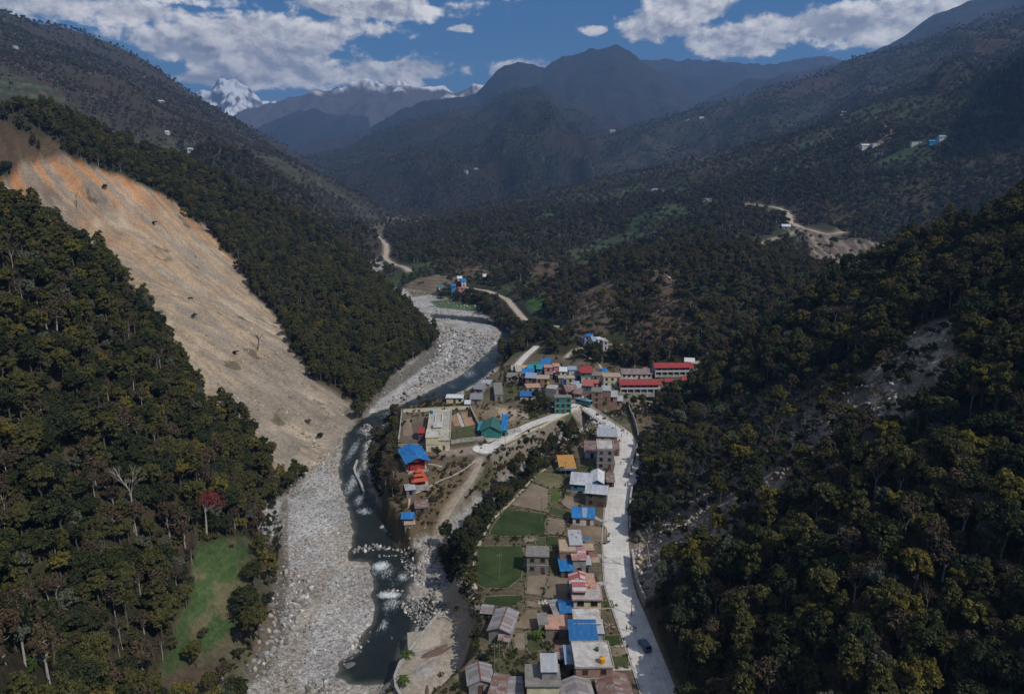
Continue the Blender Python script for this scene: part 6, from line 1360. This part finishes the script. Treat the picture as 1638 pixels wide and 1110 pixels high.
# ---------------------------------------------------------------- vehicles, people, poles, tanks
def paint_(name, c): return pmat(name, c, .35, spec=.5)
M_TYRE = pmat('tyre', (.015, .015, .015), .9); M_RIM = pmat('rim', (.35, .35, .36), .4, metal=.6); M_LAMP = pmat('lamp_glass', (.6, .6, .55), .2); M_TAIL = pmat('tail_lamp', (.25, .01, .01), .3)
def wheels(root, xs, y, r, wd):
    for x in xs:
        for s in (-1, 1):
            m = MB(); m.cyl(0, 0, -wd/2, wd/2, r, r, M_TYRE, 14); o = m.build('wheel', root); o.location = (x, s*y, r); o.rotation_euler = (math.pi/2, 0, 0)
            m = MB(); m.cyl(0, 0, -wd/2-.01, wd/2+.01, r*.5, r*.5, M_RIM, 10); m.build('rim', o)
def bus(px, py, ang, label):
    p = hit(px, py); root = empty('bus', (p[0], p[1], float(T(p[0], p[1]))+.15), R_(ang), label, 'bus'); B = paint_('bus_paint', (.05, .19, .22)); W_ = paint_('bus_roof', (.16, .30, .33)); L, w, h = 8.8, 1.2, 3.0
    m = MB(); m.hexa([(-L/2,-w,.45),(L/2,-w,.45),(L/2,w,.45),(-L/2,w,.45),(-L/2,-w,h-.25),(L/2-.25,-w,h-.25),(L/2-.25,w,h-.25),(-L/2,w,h-.25)], B); m.hexa([(-L/2,-w,h-.25),(L/2-.25,-w,h-.25),(L/2-.25,w,h-.25),(-L/2,w,h-.25),(-L/2+.15,-w+.18,h),(L/2-.5,-w+.18,h),(L/2-.5,w-.18,h),(-L/2+.15,w-.18,h)], W_); m.build('body', root)
    for s in (-1, 1):
        for i in range(6):
            x = -L/2+.5+i*1.3; m = MB(); m.box(x, x+1.12, s*w-.012*(1 if s > 0 else -1)-.02, s*w+.02, 1.55, 2.5, M_PANE); m.build('window', root)
    m = MB(); m.hexa([(L/2-.12,-w+.12,1.4),(L/2-.02,-w+.12,1.4),(L/2-.02,w-.12,1.4),(L/2-.12,w-.12,1.4),(L/2-.3,-w+.12,2.6),(L/2-.2,-w+.12,2.6),(L/2-.2,w-.12,2.6),(L/2-.3,w-.12,2.6)], M_PANE); m.build('windscreen', root)
    for s in (-1, 1): m = MB(); m.box(L/2-.03, L/2+.04, s*.85-.17, s*.85+.17, .75, 1.0, M_LAMP); m.build('headlight', root)
    m = MB(); m.box(-1.8, 1.6, -.75, .75, h+.18, h+.26, M_RIM); m.box(-1.8, -1.7, -.75, .75, h-.02, h+.2, M_RIM); m.box(1.5, 1.6, -.75, .75, h-.02, h+.2, M_RIM); m.build('roof_rack', root)
    wheels(root, (-L/2+2.1, L/2-1.7), w-.12, .48, .28)
def car(px, py, ang, label, name, col, L=4.5, w=.88, h=1.7, cat='car', lift=.13):
    p = hit(px, py); root = empty(name, (p[0], p[1], float(T(p[0], p[1]))+lift), R_(ang), label, cat); B = paint_('paint_'+cat+str(px), col)
    bm = bmesh.new(); prof = [(-L/2,.35),(-L/2,.95),(-L/2+.15,1.05),(-L/2+.35,h-.05),(-L/2+.7,h),(L*.12,h),(L*.27,1.05),(L/2-.12,.92),(L/2,.7),(L/2,.35)]
    rows = []
    for y, k in ((-w, 0), (-w+.0, 1), (w, 1), (w, 0)): pass
    def ring(y, inset): return [bm.verts.new((x, y*(1-(.16 if z > 1.1 else 0)), z)) for x, z in prof]
    a = ring(-w, 0); b = ring(w, 0)
    for i in range(len(prof)): j = (i+1) % len(prof); bm.faces.new((a[i], b[i], b[j], a[j]))
    bm.faces.new(a); bm.faces.new(b[::-1]); bmesh.ops.recalc_face_normals(bm, faces=bm.faces); bmesh.ops.bevel(bm, geom=[e for e in bm.edges], offset=.05, segments=2, affect='EDGES')
    me = bpy.data.meshes.new('body'); bm.to_mesh(me); bm.free(); me.materials.append(B); link(bpy.data.objects.new('body', me), root)
    def q(n, pts, t=.02, m_=M_PANE): m = MB(); m.poly(pts, m_); m.build(n, root)
    wi = w*.845
    q('windscreen', [(L*.135,-wi+.1,h-.02),(L*.135,wi-.1,h-.02),(L*.265,wi-.02,1.13),(L*.265,-wi+.02,1.13)]); q('rear_window', [(-L/2+.31,-wi+.1,h-.12),(-L/2+.31,wi-.1,h-.12),(-L/2+.13,wi-.05,1.12),(-L/2+.13,-wi+.05,1.12)][::-1])
    for s in (-1, 1):
        for x0, x1 in ((-L/2+.5, -L*.13), (-L*.11, L*.10)): q('side_window', [(x0, s*(w*.93), 1.13), (x1+.15*(x1 > 0), s*(w*.93), 1.13), (x1, s*(w*.86), h-.16), (x0, s*(w*.86), h-.16)][::s])
        m = MB(); m.box(L/2-.04, L/2+.03, s*w*.72-.16, s*w*.72+.16, .68, .86, M_LAMP); m.build('headlight', root)
        m = MB(); m.box(-L/2-.03, -L/2+.04, s*w*.8-.08, s*w*.8+.08, .75, 1.0, M_TAIL); m.build('tail_light', root)
    wheels(root, (-L*.3, L*.31), w-.1, .34, .22)
bus(934, 648, -38, 'teal and blue bus with a roof rack turning at the village junction')
car(1031, 1036, 105, 'dark blue jeep parked at the shaded right edge of the road', 'jeep', (.06, .10, .15), h=1.8, cat='jeep')
car(978, 688, -50, 'silver car parked beside the near end of the bridge', 'car', (.55, .57, .60), L=4.0, h=1.5)
car(917, 652, 25, 'small white car on the village street before the teal shop', 'car', (.62, .62, .60), L=3.8, h=1.5)
SKINM = pmat('skin', (.30, .17, .11), .6); HAIRM = pmat('hair', (.012, .010, .009), .7)
def person_mesh(key, legs, arms, shirt, trous):
    """legs: stride, arms: swing; one skinned surface"""
    v = [(0,0,.95),(0,0,1.18),(0,0,1.40),(0,.02,1.52),(0,.03,1.66), (-.10,0,.90),(-.12,legs*.22,.50),(-.12,legs*.36,.08),(-.12,legs*.36+.12,.04), (.10,0,.90),(.12,-legs*.10,.50),(.12,-legs*.36,.09),(.12,-legs*.36+.12,.04),
         (-.19,0,1.40),(-.25,-arms*.08,1.14),(-.24,-arms*.2+.05,.90),(-.23,-arms*.2+.09,.80), (.19,0,1.40),(.25,arms*.08,1.14),(.24,arms*.2+.05,.90),(.23,arms*.2+.09,.80)]
    e = [(0,1),(1,2),(2,3),(3,4),(0,5),(5,6),(6,7),(7,8),(0,9),(9,10),(10,11),(11,12),(2,13),(13,14),(14,15),(15,16),(2,17),(17,18),(18,19),(19,20)]
    r = [.14,.13,.15,.055,.10,.09,.065,.045,.04,.09,.065,.045,.04,.06,.045,.035,.03,.06,.045,.035,.03]
    me = bpy.data.meshes.new('tmp'); me.from_pydata(v, e, []); o = bpy.data.objects.new('tmp', me); link(o); m = o.modifiers.new('s', 'SKIN')
    for i, q in enumerate(me.skin_vertices[0].data): q.radius = (r[i], r[i]*.85); q.use_root = i == 0
    m2 = o.modifiers.new('u', 'SUBSURF'); m2.levels = 1
    dg = bpy.context.evaluated_depsgraph_get(); out = bpy.data.meshes.new_from_object(o.evaluated_get(dg)); out.name = key; bpy.data.objects.remove(o)
    out.materials.clear(); [out.materials.append(x) for x in (trous, shirt, SKINM)]
    for f in out.polygons:
        z = f.center.z; x = abs(f.center.x); f.material_index = 2 if (z > 1.47 or (x > .2 and z < 1.05)) else (1 if z > .93 else 0); f.use_smooth = True
    h = MB(); k = 10
    for i in range(3):
        z0, z1 = 1.66+.05*i, 1.71+.05*i; r0, r1 = (.115, .115, .09)[i], (.115, .09, .03)[i]; h.cyl(0, .0, z0, z1, r0, r1, HAIRM, k)
    return out, h.mesh('hair')
_cl = lambda n, c: pmat('cloth_'+n, c, .9)
PM = {n: person_mesh('body_'+n, *a) for n, a in dict(red=(.9, .8, _cl('red', (.30,.03,.03)), _cl('navy', (.03,.035,.06))), white=(.1, .2, _cl('white', (.5,.5,.5)), _cl('black', (.02,.02,.02))), blue=(.5, .5, _cl('blue', (.05,.10,.28)), _cl('grey', (.12,.12,.12))), dark=(.2, .3, _cl('dark', (.03,.03,.035)), _cl('brown', (.09,.06,.04)))).items()}
for px, py, k, rz, lab in ((1002,1010,'dark',40,'person in dark clothes standing at the roadside by the garden step'),(1008,1008,'white',200,'person in a white top on the road near the jeep'),(1014,1009,'red',120,'person in a red top on the road near the jeep'),(1017,1011,'blue',300,'person in a blue top standing right of the group on the road'),(1004,779,'dark',10,'person in dark clothes beside the upper stone retaining wall'),
    (993,744,'blue',180,'person in blue walking in the shaded part of the road'),(1003,697,'dark',150,'person in dark clothes crossing the sunny road bend'),(998,694,'red',60,'person in red by the shops on the road bend'),(994,700,'white',300,'person in white by the shops on the road bend'),(812,698,'dark',30,'person in dark clothes walking the village street'),(823,693,'red',210,'person in red walking the village street'),(797,706,'blue',90,'person in blue near the landing circle')):
    p = hit(px, py); o = link(bpy.data.objects.new('person', PM[k][0])); o.location = (p[0], p[1], float(T(p[0], p[1]))+.13); o.rotation_euler.z = R_(rz); tag(o, lab, 'person'); link(bpy.data.objects.new('hair', PM[k][1]), o)
def motorbike(px, py, rz, label, c):
    p = hit(px, py); root = empty('motorbike', (p[0], p[1], float(T(p[0], p[1]))+.13), R_(rz), label, 'motorbike'); B = paint_('bike'+str(px), c)
    for x in (-.62, .62):
        m = MB(); m.cyl(0, 0, -.06, .06, .31, .31, M_TYRE, 12); o = m.build('wheel', root); o.location = (x, 0, .31); o.rotation_euler = (math.pi/2, 0, 0)
    m = MB(); m.tube((-.62,0,.31), (0,0,.45), .05, .06, M_DARK); m.tube((.62,0,.31), (.38,0,.95), .04, .04, M_RIM); m.box(-.25, .2, -.12, .12, .25, .6, M_RIM); m.build('frame', root)
    m = MB(); m.hexa([(-.05,-.12,.62),(.38,-.10,.68),(.38,.10,.68),(-.05,.12,.62),(0,-.1,.9),(.34,-.08,.93),(.34,.08,.93),(0,.1,.9)], B); m.build('fuel_tank', root)
    m = MB(); m.box(-.75, -.02, -.11, .11, .72, .82, M_TYRE); m.build('seat', root); m = MB(); m.tube((.36,-.35,1.03), (.36,.35,1.03), .02, .02, M_RIM); m.build('handlebar', root)
motorbike(1001, 776, 70, 'red motorbike parked below the upper stone retaining wall', (.3, .02, .02)); motorbike(996, 690, 20, 'dark motorbike parked by the shops at the road bend', (.03, .03, .05)); motorbike(991, 706, 100, 'blue motorbike beside the narrow brick kiosk', (.03, .08, .25))
def pole(px, py, h, label, arm=True):
    p = hit(px, py); root = empty('power_pole', (p[0], p[1], float(T(p[0], p[1]))-.3), R_(20), label, 'pole'); M = nz('pole_steel', (.17,.17,.17), .7, .2, 3)
    m = MB(); m.cyl(0, 0, 0, h, .13, .08, M, 8); m.build('mast', root)
    if arm:
        m = MB(); m.box(-.8, .8, -.05, .05, h-.5, h-.4, M); m.build('crossarm', root)
        for x in (-.7, 0, .7): m = MB(); m.cyl(x, 0, h-.4 if x else h, h-.2 if x else h+.2, .06, .04, M_POST, 6); m.build('insulator', root)
for q in ((866,834,9,'tall grey pole at the foot of the large tilled field'),(799,930,9,'grey pole standing in the lower wheat field'),(799,1083,9,'pole beside the scrubby garden above the rust-ridged shed'),(791,1076,8,'dark pole left of the garden pole near the rust-ridged shed'),(904,768,8,'pole behind the patchy silver-roofed house'),(984,690,8,'pole at the near end of the bridge'),(738,712,7,'pole in front of the pale concrete compound wall'),(808,716,6,'short lamp post beside the landing circle'),(838,560,8,'pole beside the riverside lane'),(706,500,12,'tall pole standing on the far gravel bar'),(905,660,7,'pole at the edge of the village street below the teal shop'),(1010,985,8,'pole on the verge between the road and the cream house')): pole(*q)
def tank(px, py, h, col, label, r=.75, hh=1.5, on=None):
    p = hit(px, py, h)
    if on:
        rt = [o for o in bpy.data.objects if o.get('label') == on][0]; z = rt.location.z+h
    else: z = float(T(p[0], p[1]))+h
    m = MB(); M = pmat('tank_'+label[:8], col, .45); m.cyl(0, 0, 0, hh*.8, r, r, M, 16, False); m.cyl(0, 0, hh*.8, hh*.95, r, r*.45, M, 16); m.cyl(0, 0, hh*.95, hh*1.05, r*.3, r*.3, M, 12); o = m.build('water_tank'); o.location = (p[0], p[1], z); tag(o, label, 'tank')
tank(963, 1059, 5.68, (.60,.30,.03), 'orange water tank on the large stained concrete roof', on='large brick house with a pale stained concrete roof and orange tank')
tank(690, 661, 4.38, (.02,.16,.30), 'blue water tank at the back of the cream compound roof', .8, 1.7, on='cream walled compound building with long flat roof terraces')
tank(955, 1040, 5.68, (.02,.10,.06), 'dark green water drum on the large stained concrete roof', .4, 1.0, on='large brick house with a pale stained concrete roof and orange tank')
tank(876, 615, 8.5, (.40,.34,.03), 'yellow tank on the tall plain grey block house', .8, 1.4); tank(944, 940, 5.7, (.50,.26,.03), 'small amber tank on the cream house with the maroon edge', .35, .8, on='cream house with a maroon roof edge and two dark upper windows')
tank(913, 932, 0.1, (.03,.22,.10), 'green barrel at the wall below the striped tin roof', .5, 1.1); tank(950, 921, 0.1, (.02,.12,.16), 'dark blue barrel in the yard by the striped tin roof', .5, 1.1)
def mound(px, py, rx, ry, h, mat, label, rz=0, name='sand_pile'):
    p = hit(px, py); n = 22; V = []; F = []; rg_ = np.linspace(-1, 1, n)
    X, Y = np.meshgrid(rg_, rg_); r = np.hypot(X, Y)+pn(X*2+px, Y*2+py, 3)*.25; Z = h*np.clip(1-r**1.3, -.25, 1)+pn(X*5+px, Y*5, 4)*.12*h
    co = [(X[i, j]*rx, Y[i, j]*ry, Z[i, j]) for i in range(n) for j in range(n)]; F = [(i*n+j, i*n+j+1, (i+1)*n+j+1, (i+1)*n+j) for i in range(n-1) for j in range(n-1)]
    me = bpy.data.meshes.new(name); me.from_pydata(co, [], F); me.materials.append(mat); me.polygons.foreach_set('use_smooth', [True]*len(F)); o = link(bpy.data.objects.new(name, me)); o.location = (p[0], p[1], float(T(p[0], p[1]))-.02); o.rotation_euler.z = R_(rz); tag(o, label, 'pile')
_bs = nz('brown_sand', (.13,.09,.075), .95, .2, 2); _gs = nz('grey_sand', (.30,.29,.28), .95, .2, 2); _ps = nz('pale_sand', (.36,.32,.26), .95, .2, 2)
mound(692, 1045, 3.3, 1.3, .8, _bs, 'largest brown sand heap in the middle of the gravel yard', 25); mound(703, 1037, 2.6, .7, .7, _bs, 'long brown sand ridge beside the largest brown heap', 40); mound(711, 1040, 2.4, .6, .6, _bs, 'outer brown sand ridge farthest from the river wall', 42)
mound(680, 1073, 2.6, 2.2, .9, _gs, 'round grey sand heap in the lower gravel yard', 0); mound(679, 1022, 4.5, 4.0, 1.0, _ps, 'broad pale gravel mound behind the brown sand heaps', 10); mound(683, 1105, .5, 2.2, .5, _bs, 'dark log-like earth ridge at the bottom of the gravel yard', 5)
for px, py, w, l, m, lab in ((938,862,1.7,1.3,RM['tarp'],'round bright blue tarpaulin beside the tall silver tin tower'),(950,893,1.6,2.2,M_DIRT,'pale heap of spread earth in the yard next to the road')):
    mound(px, py, w, l, .35, m, lab, 0, 'tarpaulin' if 'blue' in lab else 'earth_heap')
def banana(px, py, label, s=1.0, n=3, seed=1):
    rn = random.Random(seed+px); p = hit(px, py); root = empty('banana_plant', (p[0], p[1], float(T(p[0], p[1]))-.1), rn.uniform(0, 6), label, 'plant', None); root.scale = (s,)*3
    ms = MB(); ml = MB()
    for k in range(n):
        bx, by = rn.uniform(-.8, .8), rn.uniform(-.8, .8); H = rn.uniform(2.0, 3.0); ms.tube((bx, by, 0), (bx, by, H), .13, .08, LM['fresh'], 6)
        for i in range(8):
            a = i*2.4+rn.random(); d = Vector((math.cos(a), math.sin(a), 0)); sd_ = Vector((-d.y, d.x, 0)); o_ = Vector((bx, by, H)); L = rn.uniform(1.5, 2.2); pr = None
            for j in range(6):
                t = j/5; c = o_+d*L*t+Vector((0, 0, 1.0*t-1.7*t*t)); wd = .32*math.sin(math.pi*min(.97, .12+t*.88)); q = (c-sd_*wd+Vector((0, 0, -.08)), c, c+sd_*wd+Vector((0, 0, -.08)))
                if pr: ml.poly([pr[0], pr[1], q[1], q[0]], LM['fresh']); ml.poly([pr[1], pr[2], q[2], q[1]], LM['fresh'])
                pr = q
    ms.build('stem', root); ml.build('leaves', root)
for i, (px, py, lab) in enumerate(((1003,636,'banana plants left of the garden by the stream'),(1016,640,'banana plants in the garden above the stream'),(1030,644,'banana plants lowest down beside the stream'),(968,650,'banana clump beside the far bridge end'),(820,628,'banana clump at the village edge by the long narrow roof'),(865,650,'banana clump below the teal shop building'),(838,645,'banana clump beside the football ground'),(885,1000,'banana clump behind the dusty brown slab roof'),(862,1022,'banana clump in the green garden above the cream two-storey house'),(896,757,'banana clump left of the patchy silver roof'),(648,1098,'young banana plants behind the concrete river wall'),(649,1055,'young plants in the corner of the concrete river wall'))): banana(px, py, lab, .9, 3, i)
for px, py, w, l, rz, lab in ((908,789,1.6,.8,20,'stack of timber by the small tilled plot'),(949,888,1.2,1.2,0,'pile of bricks in the yard beside the pinkish roof'),(962,868,1.8,1.0,10,'pile of stones on the bare plot beside the road'),(975,1003,1.4,1.0,5,'stack of bricks on the verge by the silver tin roof'),(868,965,1.2,.8,0,'pile of white sacks beside the brown field')):
    p = hit(px, py); m = MB(); rn = random.Random(px)
    for k in range(34):
        x, y, z = rn.uniform(-w, w), rn.uniform(-l, l), rn.uniform(0, .5); s = rn.uniform(.12, .26); m.hexa([(x-s,y-s*.6,z),(x+s,y-s*.6,z),(x+s,y+s*.6,z),(x-s,y+s*.6,z),(x-s,y-s*.6,z+s),(x+s,y-s*.6,z+s*.9),(x+s,y+s*.6,z+s),(x-s,y+s*.6,z+s)], (WM['brick'], M_STONE, WM['plank'], WM['white'])[0 if 'brick' in lab else 1 if 'stones' in lab else 2 if 'timber' in lab else 3])
    o = m.build('pile'); o.location = (p[0], p[1], float(T(p[0], p[1]))); o.rotation_euler.z = R_(rz); tag(o, lab, 'pile')
print('small', time.time()-T00)
# ---------------------------------------------------------------- boulders
def rock_fn(t, b):
    r = t.new('ShaderNodeObjectInfo').outputs['Random']; P = t.new('ShaderNodeTexCoord').outputs['Object']
    c = t.ramp(r, [(0, (.13, .13, .13)), (.35, (.24, .235, .225)), (.6, (.34, .33, .32)), (.8, (.27, .235, .19)), (.92, (.48, .46, .43)), (1, (.66, .64, .60))])
    k = t.rng(t.noise(P, 1.6, 5, .7), .3, .7, .75, 1.2); q = t.vm('SCALE', c); t.l.new(k, q.node.inputs['Scale']); t.put(b.inputs['Base Color'], q)
M_ROCK = pmat('boulder_rock', None, .9, rock_fn, spec=.2)
def tan_fn(t, b):
    r = t.new('ShaderNodeObjectInfo').outputs['Random']; c = t.ramp(r, [(0, (.20, .16, .12)), (.5, (.36, .30, .23)), (.85, (.42, .37, .30)), (1, (.55, .51, .45))]); t.put(b.inputs['Base Color'], c)
M_ROCKT = pmat('tan_rock', None, .95, tan_fn, spec=.1)
def rock_mesh(name, seed, mat, sub=2, f=(1.2, .95, .7)):
    bm = bmesh.new(); bmesh.ops.create_icosphere(bm, subdivisions=sub, radius=1); rn = random.Random(seed)
    cuts = [(Vector((rn.gauss(0, 1), rn.gauss(0, 1), rn.gauss(0, 1))).normalized(), rn.uniform(.55, .85)) for _ in range(7)]
    for v in bm.verts:
        p = v.co.copy()
        for n, d in cuts:
            e = p.dot(n)-d
            if e > 0: p -= n*e*.9
        p *= 1+.08*math.sin(p.x*5+seed)*math.cos(p.y*4+seed*2); v.co = Vector((p.x*f[0], p.y*f[1], p.z*f[2]))
    me = bpy.data.meshes.new(name); bm.to_mesh(me); bm.free(); me.materials.append(mat); return me
ROCKM = [rock_mesh('rock_a', 1, M_ROCK), rock_mesh('rock_b', 2, M_ROCK, 2, (1.0, 1.0, .8)), rock_mesh('rock_c', 5, M_ROCK, 2, (1.35, .8, .6)), rock_mesh('rock_t', 7, M_ROCKT, 2, (1.2, .9, .7)), rock_mesh('rock_u', 9, M_ROCKT, 2, (1.0, 1.0, .7))]
def rocks():
    out = []
    def add(x, y, s0, s1, kinds, pw=2.2, clear=True):
        if clear:
            k = (sdist(WATER, x, y, 8) < -1.0); x, y = x[k], y[k]
        s = s0+(s1-s0)*RNG.uniform(size=x.shape)**pw; z = T(x, y) if clear else np.maximum(T(x, y), np.where(sdist(WATER, x, y, 8) > 0, bed(y)-.72, -99)); out.append(np.stack([x, y, z+s*.12, s, RNG.uniform(0, 6.28, x.shape), RNG.choice(kinds, x.shape)], 1))
    # scatter over all gravel
    for r0, r1, sp, s0, s1, pw in ((60, 300, 1.05, .10, .55, 3.2), (300, 480, 2.4, .2, .8, 2.5), (480, 760, 3.6, .35, 1.3, 2)):
        x, y = jgrid(-r1*.6, r1*.35, 60, r1, sp); r = np.hypot(x, y); k = (r > r0) & (r <= r1); x, y = x[k], y[k]
        g = lookup(GRAVEL, x, y); n = fbm(x/13., y/13., 3, 151); k = (RNG.uniform(size=x.shape) < g*np.clip(.55+n*1.6, .06, 1)) & (np.abs(x/y) < .8); add(x[k], y[k], s0, s1, [0, 1, 2], pw)
    def patch(px, sp, s0, s1, kinds=(0, 1, 2), pw=1.6, water=False, prob=.8, zoff=0):
        W = np.array([hit(*q) for q in px]); x, y = jgrid(W[:, 0].min(), W[:, 0].max(), W[:, 1].min(), W[:, 1].max(), sp); k = inpoly(x, y, W[:, :2]) & (RNG.uniform(size=x.shape) < prob); add(x[k], y[k], s0, s1, list(kinds), pw, not water)
        if zoff: out[-1][:, 2] += np.abs(RNG.normal(size=len(out[-1])))*zoff
    patch([(445,925),(470,900),(500,935),(490,975),(462,1020),(440,1070),(410,1090),(395,1070),(415,1020),(430,970)], 1.5, .35, 1.15)
    patch([(430,1060),(470,1060),(460,1105),(420,1110)], 1.7, .3, .8); patch([(488,1090),(520,1085),(545,1095),(548,1112),(488,1112)], 1.2, .5, 1.0)
    patch([(640,975),(660,958),(690,950),(712,965),(718,985),(700,990),(680,1008),(668,1000),(655,995)], .75, .25, .75, water=True, prob=.95, zoff=.35)
    patch([(690,960),(718,975),(722,995),(703,984)], .9, .2, .5, zoff=.1); patch([(655,900),(690,905),(715,930),(700,945),(665,945),(655,925)], 1.3, .3, .9, water=True); patch([(650,868),(680,862),(712,868),(700,900),(660,900)], 1.4, .3, .85, water=True)
    patch([(562,880),(600,876),(650,874),(662,882),(640,888),(600,886),(565,889)], 1.0, .35, .9, water=True, prob=.8); patch([(640,892),(660,890),(668,915),(655,925),(640,905)], .9, .3, .6, water=True); patch([(602,893),(640,893),(636,897),(604,897)], .9, .3, .7, water=True)
    patch([(605,948),(650,945),(668,935),(670,940),(640,952),(606,953)], .9, .3, .8, water=True, prob=.8); patch([(565,1020),(590,1010),(600,1020),(575,1050),(550,1068),(548,1055)], 1.5, .3, .9, water=True)
    patch([(600,800),(625,840),(650,865),(690,850),(640,885),(655,870),(620,870),(605,835),(590,805)], 1.2, .3, .9); patch([(590,700),(620,672),(640,665),(625,700),(600,740),(600,790),(585,750)], 1.3, .3, .9)
    patch([(575,690),(585,680),(600,690),(590,705)], 1.6, .4, 1.2, water=True); patch([(700,520),(760,532),(800,545),(780,565),(745,592),(700,612),(660,625),(690,575),(700,545)], 3.0, .6, 1.9, pw=1.3, prob=.85); patch([(690,500),(740,508),(800,520),(760,515),(700,512)], 4, .6, 1.3)
    patch([(620,640),(670,612),(700,600),(690,615),(640,645)], 3, .5, 1.2); patch([(1150,645),(1060,655),(980,668),(930,695),(885,714),(830,750),(770,795),(700,850),(760,800),(820,752),(880,712),(930,686),(980,660),(1060,648)], 1.5, .3, 1.0)
    # talus on and below the landslide
    x, y = jgrid(-330, -60, 240, 520, 2.3); s = lookup(SLIDEM, x, y); z = T(x, y); n = fbm(x/18., y/18., 3, 161); p = s*np.clip(1.15-(z+8)/55, .06, 1)*np.clip(.35+n*1.7, .03, 1); k = RNG.uniform(size=x.shape) < p; add(x[k], y[k], .15, 1.0, [3, 4, 3, 0], 3.0)
    patch([(455,770),(520,725),(560,690),(575,672),(552,700),(548,740),(500,760),(470,800)], 1.6, .25, .8, (0, 1, 3))
    patch([(1005,890),(1040,852),(1085,824),(1130,817),(1165,835),(1115,875),(1065,905),(1035,945),(1012,930)], 1.1, .2, .9, (3, 4, 0), 2.2); patch([(1195,740),(1240,700),(1300,650),(1345,620),(1370,650),(1320,690),(1270,730),(1225,760)], 1.6, .25, .9, (3, 4, 0), 2.2)
    patch([(1425,605),(1440,565),(1475,535),(1510,525),(1500,565),(1470,600),(1440,612)], 1.8, .2, .8, (3, 4), 2.2); patch([(1003,890),(1040,840),(1100,790),(1180,735),(1260,680),(1340,625),(1420,570),(1470,520),(1520,515),(1515,580),(1460,650),(1380,680),(1300,725),(1230,780),(1160,840),(1090,900),(1035,955),(1012,935)], 1.5, .2, 1.0, (3, 4, 0), 2.4); patch([(735,910),(765,945),(765,990),(745,985),(730,950)], 1.3, .2, .6)
    return np.concatenate(out)
RK = rocks(); print('rocks', len(RK), time.time()-T00)
IMR = split_individuals(RK, RK[:, 3]*.3, 285); RP = {}
RW = {0: ('blocky grey boulder', 'b'), 1: ('rounded grey boulder', 'r'), 2: ('long flat grey boulder', 'l'), 3: ('angular tan rock', 'a'), 4: ('rounded tan rock', 't')}
_rx, _ry, _rf = project(RK[:, 0], RK[:, 1], RK[:, 2])
def rplace(px, py, k):
    if k > 2: return 'fallen on the bare slope' if px > 900 else 'lying on the landslide debris'
    if py < 660: return 'on the wide gravel bar upstream'
    if px < 500: return 'on the left gravel bank beside the wooded slope'
    if py > 930 and px > 600: return 'in the rubble heap beside the gravel yard'
    if px > 600: return 'along the right bank and side stream'
    return 'on the gravel flat by the dark river'
for i in range(5):
    if not (RK[IMR][:, 5] == i).any(): RK[np.nonzero(IMR)[0][i], 5] = i
for j in np.nonzero(IMR)[0]:
    row = RK[j]; k = int(row[5]); lab = RW[k][0]+' '+rplace(_rx[j], _ry[j], k); o = link(bpy.data.objects.new('boulder', ROCKM[k])); o.location = row[:3]; o.rotation_euler = (row[4]*3.1, row[4]*5.3, row[4]); o.scale = (row[3],)*3
    tag(o, lab, 'boulder', lab.replace('boulder', 'boulders').replace(' rock ', ' rocks ')); RP.setdefault(k, (o,))
scatter('rubble', RK[~IMR], RP, 'gravel and broken stones of every size along the river and slides', tilt=1.0)
for px, py, s, lab in ((611,843,1.3,'pale boulder standing alone in the dark pool'),(560,1064,1.6,'long pale slab lying in the lower pool near the left bank'),(585,690,2.0,'big pale rock splitting the rapids at the river bend'),(640,838,.8,'small pale rock in the pool near the terrace foot'),(625,855,.8,'low pale rock at the right side of the pool')):
    p = bz(px, py); o = link(bpy.data.objects.new('boulder', ROCKM[2 if s > 1.2 else 1])); o.location = (p[0], p[1], p[2]+.1); o.scale = (s, s*.8, s*.8); o.rotation_euler.z = px; tag(o, lab, 'boulder')
# ---------------------------------------------------------------- haze
def build_haze():
    bm = bmesh.new(); bmesh.ops.create_cube(bm, size=1.0)
    me = bpy.data.meshes.new('haze'); 
    zt = float(TZ[0].max())+60; zb = float(TZ[0].min())-1.0
    x0, x1, y0, y1 = -11500, 11500, -700, 13000
    for v in bm.verts: v.co = (x0 if v.co.x < 0 else x1, y0 if v.co.y < 0 else y1, zb if v.co.z < 0 else zt)
    bm.to_mesh(me); bm.free()
    o = bpy.data.objects.new('haze', me); SC.collection.objects.link(o); o['kind'] = 'stuff'
    o['label'] = 'thin blue haze filling the valley and fading the far mountains'
    m = bpy.data.materials.new('haze_air'); m.use_nodes = True; t = NT(m.node_tree); t.n.clear()
    v = t.new('ShaderNodeVolumePrincipled'); v.inputs['Color'].default_value = (.28, .52, 1.0, 1); v.inputs['Density'].default_value = 1.15e-4; v.inputs['Anisotropy'].default_value = .2
    out = t.new('ShaderNodeOutputMaterial'); t.l.new(v.outputs[0], out.inputs['Volume'])
    me.materials.append(m)
build_haze()
print('done', time.time()-T00)
